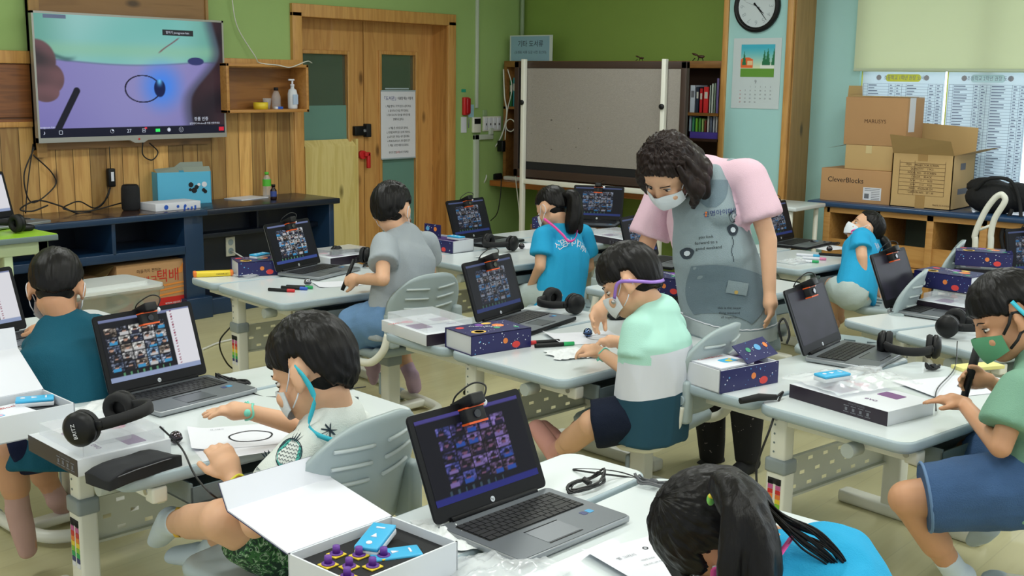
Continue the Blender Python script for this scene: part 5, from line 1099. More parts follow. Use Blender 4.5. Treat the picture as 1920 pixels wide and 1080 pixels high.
# open foreground box, long axis across the aisle
a, b = g(545, 1085), g(838, 1018); d = (b - a).normalized()
L_, D_, Hb = .255, .185, .07
M = TR(1.352, 1.51, DH, math.radians(-.5))
a = g(690, 1100); 
t = thing('kit_box', 'open white kit box in foreground with purple knobs on black foam', 'box', M, 'navy planet-print kit boxes'); FB = M
tray_box(t, L_, D_, Hb); foam = MB().box(-L_ / 2 + .005, L_ / 2 - .005, -D_ / 2 + .005, D_ / 2 - .005, .045, .052).build('foam_insert', BLACKM, t)
MB().box(.02, .085, -.04, .03, .0521, .0526).build('foam_recess', mat('recess', (8, 8, 9), .9), foam)
open_box_lid(t, L_, D_, Hb, math.radians(10), math.radians(52), PAPER, NAVYB, .055, .19)
for k, (x, y) in enumerate([(-.085, .03), (-.045, .055), (-.02, .02), (-.065, -.005), (.01, -.015), (-.035, -.035), (-.095, -.035)]):
    c = thing('knob_block', 'small yellow block with purple knob in the foam tray', 'toy block', M @ Matrix.Translation((x, y, .0525)), 'yellow blocks with purple knobs'); MB().box(-.014, .014, -.014, .014, 0, .003, b=.001).build('plate', YEL, c); MB().lathe([(.0125, .003), (.0125, .005), (0, .005)], 18).build('dial', PURP, c); MB().lathe([(.0075, .005), (.007, .019), (0, .02)], 14).build('knob', PURP, c)
block_remote('pale blue control block tilted on the foreground foam tray', M @ TR(.035, .035, .055, .45, .0, -.12))
block_remote('second pale blue block lying in the foreground tray foam', M @ TR(.035, -.02, .036, -.5))
# open box at the left edge
M = TR(1.40, 2.93, DH, math.radians(-95)); 
t = thing('kit_box', 'open white kit box at left edge with manual inside', 'box', TR(1.33, 2.90, DH, math.radians(-3)), 'navy planet-print kit boxes'); M = TR(1.33, 2.90, DH, math.radians(-3))
tray_box(t, L_, .19, Hb); MB().box(-L_ / 2 + .005, L_ / 2 - .005, -.09, .09, .04, .047).build('foam_insert', mat('foam_grey', (70, 74, 80), .9), t); open_box_lid(t, L_, .19, Hb, math.radians(30), math.radians(45), PAPER, NAVYB, .06, .18)
m_ = thing('manual', 'white booklet with red lettering inside the left open box', 'booklet', M @ TR(-.03, -.01, .048, .12)); MB().box(-.075, .075, -.07, .07, 0, .006).build('booklet', PAPER, m_); mb = MB(); mb.mt(0); addtext(mb, 'CleverBlocks', .024, Matrix.Translation((.015, .045, .0065))); mb.mt(1).prism(rrect(-.06, .0, -.02, .0, .004), .006, .0065).mt(2).prism(circ(-.05, -.01, .008), .006, .0068).prism(circ(-.01, -.01, .008), .006, .0068); mb.build('cover_print', [INKR, CYAN, mat('print_pink', 0)], m_)
block_remote('pale blue control block in the open box at left edge', M @ TR(.075, .03, .05, -.45, 0, 0))
# open planet box on the right desk
M = TR(3.30, 1.93, DH, math.radians(-10)); a, b = g(1349, 738), g(1450, 718); d = (b - a).normalized(); n_ = V((-d.y, d.x, 0)); c = a + d * .125 + n_ * .085; M = TR(c.x, c.y, DH, math.atan2(d.y, d.x))
t = thing('kit_box', 'open planet box on the right desk with booklet on top', 'box', M, 'navy planet-print kit boxes'); tray_box(t, .25, .17, .07)
c = MB().box(-.126, .126, -.089, -.0855, 0, .07).build('cover', NAVYB, t); mb = MB(); planets(mb, .25, .07, 9, frame((0, -.0893, .035), (1, 0, 0), (0, 0, 1)), [(.06, .04, .010, 1, 0), (.24, -.24, .018, 2, .012), (-.36, .15, .003, 5, 0)]); mb.build('planet_print', PM, c)
c = MB().box(-.03, .16, -.0, .003, .0, .075).build('lid', NAVYB, t); c.matrix_local = TR(.03, -.07, .075, .25, -.9)
mb = MB(); planets(mb, .19, .075, 12, frame((.065, -.0005, .037), (1, 0, 0), (0, 0, 1)), [(-.2, .1, .012, 3, .009), (.1, .1, .016, 5, .012), (.36, .1, .010, 1, 0)]); mb.build('planet_print', PM, c)
MB().box(-.02, .12, -.08, .08, .045, .055).build('foam_insert', mat('foam_purple', (70, 40, 110), .7), t)
m_ = thing('manual', 'white booklet with blue figures in the right open planet box', 'booklet', M @ TR(-.04, 0, .068, .05)); MB().box(-.075, .075, -.07, .07, 0, .006).build('booklet', PAPER, m_); mb = MB(); mb.mt(0); addtext(mb, 'CleverBlocks', .02, Matrix.Translation((-.0, .045, .0065))); mb.mt(1).prism(rrect(-.01, .05, -.03, .01, .01), .006, .0065).mt(2).prism(circ(.02, -.015, .012), .006, .0068).prism(circ(.04, .0, .006), .006, .0068); mb.build('cover_print', [INKR, CYAN, YEL], m_)
# girl's open planet box
M = boxM((856, 477), (893, 464), DH, .10, .2); a, b = g(788, 466), g(858, 477); d = (b - a).normalized(); n_ = V((-d.y, d.x, 0)); c = a + d * .13 + n_ * .08; M = TR(c.x, c.y, DH, math.atan2(d.y, d.x))
t = thing('kit_box', 'open planet box at the left of the ponytail girl desk', 'box', M, 'navy planet-print kit boxes'); tray_box(t, .255, .16, .065)
c = MB().box(-.128, .128, -.084, -.0805, 0, .065).build('cover', NAVYB, t); mb = MB(); planets(mb, .25, .065, 19, frame((0, -.0843, .032), (1, 0, 0), (0, 0, 1)), [(.0, .04, .010, 1, 0), (.24, -.24, .016, 2, .012)]); mb.build('planet_print', PM, c)
c = MB().box(-.128, .0, -.0, .003, .0, .07).build('lid', NAVYB, t); c.matrix_local = TR(0, -.05, .07, 0); mb = MB(); planets(mb, .12, .07, 22, frame((-.065, -.0005, .037), (1, 0, 0), (0, 0, 1)), [(-.3, .1, .014, 5, .012), (.2, .1, .012, 1, 0)]); mb.build('planet_print', PM, c)
MB().box(-.12, .12, -.075, .075, .05, .056).build('foam_insert', mat('foam_purple', 0), t); block_remote('pale blue control block in the ponytail girl box', M @ TR(.05, .02, .06, .0))
# box left of grey boy's laptop
kit_box('planet box left of the grey shirt boy laptop', boxM((447, 520), (497, 517), DH, .2, .16) , 31, L=.2)
block_remote('pale blue block on the box beside grey boy laptop', TR(*(g(487, 483, DH + .07)), .2) )
# ------------------------------------------------------------------ headphones, mice, pens, sheets
LH = g(225, 810, DH + .075)
t = headphones('large black headphones resting on the left robot box', TR(LH.x - .02, LH.y + .0, DH + .073, math.radians(-150)) @ Matrix.Rotation(.25, 4, 'X'), .085)
mb = MB(); addtext(mb, 'BRITZ', .014, frame((.085 + .0335, -.015, .046), (0, 0, 1), (0, -1, 0)) @ Matrix.Rotation(0, 4, 'Z')); addtext(mb, 'BRITZ', .014, frame((-.085 - .0335, -.015, .046), (0, 0, 1), (0, 1, 0))); mb.build('lettering', PAPER, t)
wire('headphone_cable', [g(300, 800, DH + .09), g(340, 840, DH + .02), g(365, 890, DH + .012), g(395, 925, DH + .0) , g(430, 950, .46), g(470, 990, .40)], .0025, CABLE, 'black headphone cord hanging over the left desk edge')
headphones('black headphones by the grey shirt boy hand', TR(*g(660, 493), math.radians(-60)))
headphones('black headphones at the back of the central desk', TR(*g(1050, 585), math.radians(75)))
headphones('black headphones in front of the ponytail girl', TR(*g(935, 470), math.radians(100)))
headphones('black headphones on the right desk by silver laptop', TR(*g(1702, 672), math.radians(110)))
t = headphones('black headphones lying on the empty front board at right', TR(*g(1790, 628), math.radians(-170)))
wire('headphone_cable', [g(1795, 640, DH + .02), g(1790, 690, DH + .01), g(1757, 730, DH + .01), g(1755, 770, DH + .01)], .002, CABLE, 'thin black cord from the right headphones to the pen hand')
def mouse(label, p, rot): t = thing('computer_mouse', label, 'mouse', TR(p.x, p.y, p.z, rot), 'black computer mice'); MB().ell((0, 0, .014), (.03, .052, .02), 18).build('shell', BLACK, t); MB().box(-.003, .003, .01, .035, .028, .035, b=.001).build('wheel', GREYD, t); return t
mouse('small black mouse near the mask of the mint boy', g(1160, 598), 1.2)
marker('red capped black marker on the grey boy desk', g(528, 547), math.radians(-62), RED); marker('blue capped black marker on the grey boy desk', g(552, 543), math.radians(-62), BLU); marker('green capped marker behind the blue one', g(562, 541), math.radians(-60), GRN)
marker('black marker with red end on the central desk', g(1018, 645), math.radians(150), RED); marker('black marker with green cap on the central desk', g(1040, 650), math.radians(-30), GRN, .15)
marker('pink pen on the leaning child desk', g(1527, 487), math.radians(-70), mat('pink_pen', (226, 130, 170), .5), dark=False); marker('blue pen on the leaning child desk', g(1515, 481), math.radians(-70), CYAN, dark=False); marker('white pen with green end on the leaning child desk', g(1513, 492), math.radians(-75), GRN, dark=False); marker('thick black pen on the leaning child desk', g(1557, 480), math.radians(-70), BLACK)
ball('chrome ball robot on the central desk near the woman hand', g(1102, 632), mat('robot_blue', (90, 110, 150), .08, metal=1))
ball('chrome ball robot between headphones cord and worksheet', g(330, 832), mat('robot_dark', (90, 84, 90), .1, metal=1))
ball('silver ball robot on the grey boy desk', g(577, 536)); ball('dark ball robot in front of the ponytail girl', g(978, 467), mat('robot_dark', 0)); ball('small dark robot ball on the leaning child desk', g(1555, 472), mat('robot_dark', 0))
paper('worksheet with a drawn oval before the pineapple boy', TR(*g(455, 818), math.radians(-30)), .27, .19, .04, ring=(.02, -.01, .055, .045, .0022), text=[(-.06, .07, '지그재그', .01)])
paper('second white sheet under the pineapple boy worksheet', TR(*(g(445, 838) - V((0, 0, .0008))), math.radians(-20)), .21, .15)
paper('worksheet under the grey shirt boy hand', TR(*g(632, 533), math.radians(-25)), .20, .14, .02)
paper('curled worksheet with an oval before the mint boy', TR(*g(1095, 634), math.radians(-32)), .26, .19, .05, ring=(.06, -.01, .05, .04, .0016))
paper('worksheet the ponytail girl works on', TR(*g(985, 462), math.radians(-15)), .2, .2)
paper('white worksheet under the right boy hands', TR(*g(1785, 725), math.radians(-28)), .30, .21, .02, ring=(.06, -.02, .045, .035, .0018))
paper('worksheet with small printed marks by the foreground girl', TR(*g(1215, 1050), math.radians(-16)), .20, .18, .05, ring=(.03, .045, .005, .005, .0012), text=[(-.03, .03, '별 그리기', .012), (0, 0, '색칠해 보세요', .006), (0, -.02, '선을 따라 그려 보세요', .006)])
paper('blank sheet on the leaning child desk', TR(*g(1555, 465), math.radians(-20)), .2, .16)
bundle('black cable bundle at the back of the left desk', g(437, 722), 5, .04, 2, tails=([g(480, 740), g(520, 745)],)); bundle('black cable bundle behind the foreground laptop', g(1100, 915), 5, .045, 4, tails=([g(1180, 895), g(1230, 905), g(1290, 900)], [g(1075, 880), g(1160, 885), g(1240, 915)]))
bundle('grey cable loops near the foreground girl hair', g(1225, 915), 3, .03, 6, m=mat('cable_grey', (90, 92, 96), .5)); bundle('black cables on the ponytail girl desk', g(920, 450), 5, .05, 8); bundle('black cables behind the far right laptop of leaning child', g(1545, 460), 5, .06, 9)
bundle('black cables around the grey boy laptop', g(690, 500), 4, .04, 12); bundle('black cable knot beside the empty right board', g(1680, 588), 4, .03, 13); bundle('earphone cords beside the right boy hand', g(1748, 695), 4, .02, 15)
bag('clear plastic bag beside the yellow pencil case', g(470, 515), .3, .9, 3); bag('crumpled white wet wipe pack on the central desk', g(1080, 665), -.5, .95, 5, m=mat('wipe', (222, 226, 228), .5, bump=.4, bscale=60)); bag('crumpled white wrapper behind the left headphones', g(200, 770), .2, 1.1, 8, m=mat('wipe', 0))
bag('crumpled white wrapper between foreground box and laptop', g(840, 1005), 1.0, .9, 11, m=mat('wipe', 0)); bag('clear plastic wrap over the right robot box', g(1600, 715, DH + .045), -.4, 1.7, 14); bag('shiny clear wrap at the bottom edge', g(930, 1075), -.2, 1.2, 17); bag('white mask packet on the ponytail girl desk', g(925, 483), -.2, .8, 19, m=mat('wipe', 0)); bag('clear wrapper on the leaning child desk', g(1490, 492), -.2, .9, 21)
block_remote('pale blue block on the wrapped right robot box', TR(*g(1560, 712, DH + .068), -.35) @ Matrix.Scale(1.05, 4))
p = g(400, 518); t = thing('pencil_case', 'yellow and orange marker case on the grey boy desk', 'pencil case', TR(p.x, p.y, p.z, math.radians(-30))); MB().box(-.085, .085, -.022, .022, 0, .026, b=.008).build('case_body', YEL, t); MB().box(-.092, -.075, -.023, .023, .001, .027, b=.006).build('end_cap', ORG, t); MB().box(.075, .092, -.023, .023, .001, .027, b=.006).build('end_cap', ORG, t); mb = MB(); addtext(mb, 'MARKER SET', .010, frame((.04, -.0226, .013), (1, 0, 0), (0, 0, 1))); mb.build('lettering', INK, t)
p = g(252, 890); t = thing('black_pouch', 'soft black cloth pouch at the corner of left desk', 'pouch', TR(p.x, p.y, p.z, math.radians(8)))
bm = bmesh.new(); bmesh.ops.create_cube(bm, size=1, matrix=Matrix.Translation((0, 0, .018)) @ Matrix.Diagonal((.21, .085, .036, 1))); bmesh.ops.subdivide_edges(bm, edges=bm.edges[:], cuts=7, use_grid_fill=True)
for v in bm.verts: v.co.z = max(0, v.co.z * (1 - (abs(v.co.x) / .12) ** 4 * .5) + .006 * noise.noise(v.co * 25)); v.co.y += .008 * noise.noise(v.co * 14 + V((3, 0, 0)))
MB().bm(bm, True).build('pouch_body', mat('pouch_fabric', (22, 24, 30), .8), t); MB().tube([(-.09, -.044, .026), (-.03, -.046, .03), (.05, -.046, .03), (.09, -.04, .026)], .0012, 5).build('piping', INKG, t)
p = g(1840, 690); t = thing('sticky_notes', 'pale yellow pad beside the right boy pen hand', 'note pad', TR(p.x, p.y, p.z, math.radians(-30))); MB().box(-.10, .07, -.03, .03, 0, .012, b=.001).build('pad', mat('pad_yellow', (226, 220, 140), .7), t)
t = thing('strap', 'black velcro strap hanging over the right desk edge', 'strap', V((0, 0, 0))); a, b = g(1388, 752, DH + .012), g(1455, 745, DH + .012); MB().tube([a, (a + b) / 2 + V((0, 0, .006)), b], [.010, .012, .009], 8).build('strap_band', BLACKM, t); MB().tube(spl([b, g(1468, 735, DH + .02), g(1460, 752, DH), A(1445, 800, g(1445, 770).dot(FWD) and (g(1450, 760) - EYEP).dot(FWD) - .02), A(1420, 870, (g(1450, 760) - EYEP).dot(FWD) + .0), A(1419, 915, (g(1450, 760) - EYEP).dot(FWD))]), .0035, 7).build('strap_cord', CABLE, t)
p = g(652, 752); t = thing('card_holder', 'small dark holder lying right of the pineapple boy neck', 'card holder', TR(p.x, p.y, p.z, .3)); MB().box(-.03, .03, -.02, .02, 0, .008, b=.003).build('holder_body', mat('holder_slate', (60, 66, 74), .5), t); MB().tube(spl([(.0, .02, .008), (.04, .05, .003), (.10, .06, .003), (.15, .03, .003)]), .002, 6).build('cord', CABLE, t)
# floor cables
wire('cable', [g(430, 548, .48), G(440, 600, .25), G(412, 640, .2), G(425, 680, .06), G(450, 700, .006), G(470, 712, .006)], .004, CABLE, 'black cable dropping from the grey boy desk to floor')
wire('cable', [G(380, 655, .006), G(420, 640, .006), G(500, 625, .006), G(560, 612, .006), G(640, 600, .006), G(760, 590, .006)], .006, CABLEW, 'white cable running across the floor under grey boy desk', k=6)
p = g(890, 718, .36); t = thing('cable_bundle', 'bundled black plug cable hanging under the central desk', 'cable', V((0, 0, 0))); d0 = (G(890, 720, .30) - EYEP).dot(FWD); MB().tube(spl([A(870, 740, d0), A(880, 715, d0), A(905, 693, d0), A(900, 720, d0), A(880, 735, d0), A(905, 700, d0), A(895, 690, d0), A(885, 700, d0), A(878, 725, d0)]), .004, 7).build('cord', CABLE, t); MB().ell(A(880, 735, d0), (.03, .02, .015), 10).build('plug', BLACK, t)
wire('cable', [G(755, 872, .006), G(775, 876, .006), G(800, 868, .006), G(830, 880, .006)], .005, CABLE, 'black cable on the floor behind the foreground laptop')
wire('cable', [A(1466, 640, 4.0), A(1460, 610, 4.0), A(1470, 598, 4.0), A(1480, 625, 3.95), A(1475, 645, 3.95)], .004, CABLE, 'black cord arching beside the blank silver laptop')
# ------------------------------------------------------------------ people
def cv(r, u, f): return (RIGHT * r - DOWN * u + FWD * f)
SKIN = {}
def skin(name, c):
    m = mat('skin_' + name, c, .5, spec=.35, vary=.05, vscale=30); b = m.node_tree.nodes['Principled BSDF']
    b.inputs['Subsurface Weight'].default_value = .08; b.inputs['Subsurface Radius'].default_value = (.02, .008, .004); return m
def cloth(name, c, c2=None): return mat('cloth_' + name, c, .85, spec=.2, bump=.25, bscale=350, vary=.04)
HAIRC = {}
def hairmat(name, c, c2):
    k = 'hair_' + name
    if k in _mats: return _mats[k]
    m = bpy.data.materials.new(k); m.use_nodes = True; nt = m.node_tree; b = nt.nodes['Principled BSDF']; N = nt.nodes.new; L = nt.links.new
    tc = N('ShaderNodeTexCoord'); mp = N('ShaderNodeMapping'); mp.inputs['Scale'].default_value = (160, 160, 14); L(tc.outputs['Object'], mp.inputs['Vector'])
    n = N('ShaderNodeTexNoise'); n.inputs['Scale'].default_value = 1.2; n.inputs['Detail'].default_value = 3; L(mp.outputs[0], n.inputs['Vector'])
    mx = N('ShaderNodeMix'); mx.data_type = 'RGBA'; mx.inputs[6].default_value = lin(c) + (1,); mx.inputs[7].default_value = lin(c2) + (1,); L(n.outputs['Fac'], mx.inputs[0]); L(mx.outputs[2], b.inputs['Base Color'])
    bp = N('ShaderNodeBump'); bp.inputs['Strength'].default_value = .35; bp.inputs['Distance'].default_value = .003; L(n.outputs['Fac'], bp.inputs['Height']); L(bp.outputs[0], b.inputs['Normal'])
    b.inputs['Roughness'].default_value = .42; b.inputs['Specular IOR Level'].default_value = .22
    _mats[k] = m; return m
HB = hairmat('black', (9, 8, 8), (20, 18, 18)); HBR = hairmat('brown', (14, 10, 9), (44, 30, 26))
def limb(mb, p0, p1, r0, r1, lat=None, k=1.0, ends='rr', n=20, k1=None):
    """tapered limb; cross-section is k times wider along lat"""
    p0, p1 = V(p0), V(p1); ax = (p1 - p0); L_ = ax.length; ax.normalize()
    u = V(lat) if lat is not None else ax.orthogonal(); u = (u - ax * u.dot(ax)).normalized(); w = ax.cross(u); k1 = k if k1 is None else k1; rs = []
    def ring(c, r, kk): return [c + u * (math.cos(2 * PI * j / n) * r * kk) + w * (math.sin(2 * PI * j / n) * r) for j in range(n)]
    if ends[0] == 'r':
        for a in (80, 60, 40, 20): a = math.radians(a); rs.append(ring(p0 - ax * r0 * math.sin(a), r0 * math.cos(a), k))
    for i in range(5): t = i / 4; rs.append(ring(p0 + ax * L_ * t, r0 + (r1 - r0) * t, k + (k1 - k) * t))
    if ends[1] == 'r':
        for a in (20, 40, 60, 80): a = math.radians(a); rs.append(ring(p1 + ax * r1 * math.sin(a), r1 * math.cos(a), k1))
    return mb.rings(rs)
def fuse(name, mb, voxel, m, parent, smooth=3, folds=0, fscale=9, fdir=(1, 1, .35), seed=0):
    o = mb.build(name, m); md = o.modifiers.new('r', 'REMESH'); md.mode = 'VOXEL'; md.voxel_size = voxel; md.use_smooth_shade = True
    if smooth: s = o.modifiers.new('s', 'SMOOTH'); s.factor = .5; s.iterations = smooth
    dg = bpy.context.evaluated_depsgraph_get(); me = bpy.data.meshes.new_from_object(o.evaluated_get(dg)); me.name = name; old = o.data; o.modifiers.clear(); o.data = me; bpy.data.meshes.remove(old)
    if not me.materials: me.materials.append(m)
    if folds:
        nn = [v.normal.copy() for v in me.vertices]; sd = V((seed, seed * 2, 0))
        for v, n_ in zip(me.vertices, nn):
            c = V((v.co.x * fdir[0], v.co.y * fdir[1], v.co.z * fdir[2])) * fscale + sd
            v.co += n_ * folds * (1 - abs(noise.noise(c)) * 2.2 + .5 * noise.noise(c * 2.3))
    me.polygons.foreach_set('use_smooth', [True] * len(me.polygons)); me.update()
    if parent is not None: o.parent = parent; o.matrix_parent_inverse = parent.matrix_world.inverted()
    return o
def adopt(o, parent): o.parent = parent; o.matrix_parent_inverse = parent.matrix_world.inverted(); return o
def head_frame(Hc, Fd, Up):
    f = V(Fd).normalized(); u = V(Up); u = (u - f * u.dot(f)).normalized(); l = f.cross(u)       # l: the person's right... x axis
    M = Matrix((l, f, u)).transposed().to_4x4(); M.translation = V(Hc); return M
def hand(mb, W, D, Nrm, s=1.0, curl=.35, spread=.10, thumb=1, pinch=False):
    """wrist W, pointing D, palm normal Nrm (palm faces it)"""
    D = V(D).normalized(); Nn = V(Nrm); Nn = (Nn - D * Nn.dot(D)).normalized(); Sd = D.cross(Nn) * thumb
    L = .058 * s
    limb(mb, W - D * .006, W + D * L * .5, .019 * s, .024 * s, Sd, 1.1, k1=1.3); limb(mb, W + D * L * .45, W + D * L, .0145 * s, .0125 * s, Sd, 2.0, k1=2.4)
    for i, (off, ln) in enumerate(((.9, .050), (.32, .056), (-.28, .052), (-.85, .042))):
        b = W + D * (L * (1.0 - abs(off) * .06)) + Sd * off * .024 * s; d = (D + Sd * off * spread).normalized(); c = curl * (1 if not (pinch and i == 0) else 1.25) + .06 * i; r = .0078 * s; p = b - d * .01
        for j, (fr, kk) in enumerate(((.45, .5), (.32, 1.1), (.27, 1.7))):
            a = c * kk; q = p + (d * math.cos(a) + Nn * math.sin(a)) * ln * s * fr; limb(mb, p, q, r, r * .9, n=10); p = q; r *= .9
    b = W + D * L * .30 + Sd * .024 * s; d = (D * .75 + Sd * .65 + Nn * .35).normalized(); q = b + d * .028 * s; limb(mb, b, q, .0105 * s, .0088 * s, n=10); d2 = (d + D * .5 + Nn * (.5 if pinch else .1) - Sd * .25).normalized(); limb(mb, q, q + d2 * .024 * s, .0085 * s, .0075 * s, n=10)
def ball_loop(M, pts, r): return [M @ V(p) for p in pts]
def hair_cap(name, M, s, bound, thick=.10, m=HB, parent=None, top=.0, jag=4, rough=.004, seed=0, ear=True, back=0):
    n1, n2 = 180, 110; rs = []; c0 = V((0, -.012, .018))
    az_, el_ = [b[0] for b in bound], [b[1] for b in bound]
    def bnd(a):
        a = abs(a)
        for i in range(len(az_) - 1):
            if a <= az_[i + 1]: t = (a - az_[i]) / (az_[i + 1] - az_[i]); t = t * t * (3 - 2 * t); return el_[i] * (1 - t) + el_[i + 1] * t
        return el_[-1]
    for i in range(1, n2):
        el = -90 + 180 * i / n2; e = math.radians(el); row = []
        for j in range(n1):
            az = -180 + 360 * j / n1; a = math.radians(az); d = V((math.sin(a) * math.cos(e), math.cos(a) * math.cos(e), math.sin(e)))
            zr = .088 if d.z > 0 else .088 + .026 * min(1, max(0, .5 - d.y) * 1.4); R = 1 / math.sqrt((d.x / .0745) ** 2 + (d.y / .0925) ** 2 + (d.z / zr) ** 2)
            b = bnd(az) + jag * noise.noise(V((math.sin(a) * 14, math.cos(a) * 14, seed))) + jag * .6 * noise.noise(V((math.sin(a) * 40, math.cos(a) * 40, seed)))
            t = max(0, min(1, (el - b) / 7)); t = t ** .5 if t > 0 else 0
            th = thick * (.30 + .70 * min(1, max(0, (el - b) / 50))) + top * max(0, d.z) + back * max(0, -d.y)
            rr = R * (.86 * (1 - t) + (1 + th) * t) + t * (rough * noise.noise(V((math.sin(a) * 9 * math.cos(e) , math.cos(a) * 9 * math.cos(e), e * 1.2 + seed))) + rough * .7 * noise.noise(V((math.sin(a) * 36, math.cos(a) * 36, e * 2.5 + seed))))
            row.append(c0 + d * rr)
        rs.append(row)
    mb = MB(); mb.rings([[tuple(p * s) for p in r] for r in rs]); o = mb.build(name, m); o.matrix_world = M
    if parent is not None: adopt(o, parent)
    return o
BOY = [(0, 22), (35, 20), (55, 12), (68, 2), (80, 8), (100, 2), (115, -26), (140, -50), (180, -58)]
def lock(mb, M, pts, r, n=8):
    P = spl([M @ V(p) for p in pts], 6); k = len(P); rr = [r * (.5 + .8 * math.sin(PI * min(.98, (i + 1) / k * .9 + .08))) * (1 if i < k - 1 else .3) for i in range(k)]; mb.tube(P, rr, n)
def mask_part(M, s, m, parent, strap=PAPER, straps=True, name='face_mask', sw=.0016):
    mb = MB(); n1, n2 = 18, 10; L = []
    for lay in (0, .0016):
        for j in range(n2 + 1):
            for i in range(n1 + 1):
                u = -1 + 2 * i / n1; v = -1 + 2 * j / n2; a = u * 1.12; tp = .036 * (1 - .42 * abs(u) ** 1.5)
                z = -.048 + v * tp; bulge = .010 * (1 - v * v) * (1 - u * u) + .014 * math.exp(-((u / .22) ** 2)) * (.4 + .6 * max(0, v)); rad = .068 + .004 + lay
                L.append(V((math.sin(a) * rad, .012 + math.cos(a) * (.075 + bulge + lay), z)) * s)
    k = (n1 + 1) * (n2 + 1); fs = []
    for j in range(n2):
        for i in range(n1): a = j * (n1 + 1) + i; fs.append((a, a + 1, a + n1 + 2, a + n1 + 1)); fs.append((k + a, k + a + n1 + 1, k + a + n1 + 2, k + a + 1))
    mb.add(L, fs, True); o = mb.build(name, m); o.matrix_world = M; adopt(o, parent)
    if straps:
        mb = MB()
        for sg in (-1, 1):
            for z0, z1 in ((-.028, .012), (-.066, -.040)):
                mb.tube([V((sg * .063, .040, z0)) * s, V((sg * .072, .018, (z0 + z1) / 2)) * s, V((sg * .0745, .004, z1)) * s], sw * s, 6)
            mb.tube(spl([V((sg * .0745, .004, .012)) * s, V((sg * .080, -.014, .006)) * s, V((sg * .081, -.022, -.015)) * s, V((sg * .077, -.012, -.034)) * s, V((sg * .0745, .004, -.040)) * s], 4), sw * s, 6)
        q = mb.build('ear_loop', strap); q.matrix_world = M; adopt(q, o)
    return o
def strap_band(name, pts, w, m, parent, nrm=None, sx=1):
    """flat ribbon along points"""
    P = spl(pts, 6); rs = []; up = V(nrm) if nrm is not None else V((0, 0, 1))
    for i, p in enumerate(P):
        t = (P[min(i + 1, len(P) - 1)] - P[max(0, i - 1)]).normalized(); a = (up - t * up.dot(t)).normalized(); b = t.cross(a)
        rs.append([p + a * w + b * .0009, p + a * w - b * .0009, p - a * w - b * .0009, p - a * w + b * .0009])
    o = MB().rings(rs).build(name, m)
    if parent is not None: adopt(o, parent)
    return o
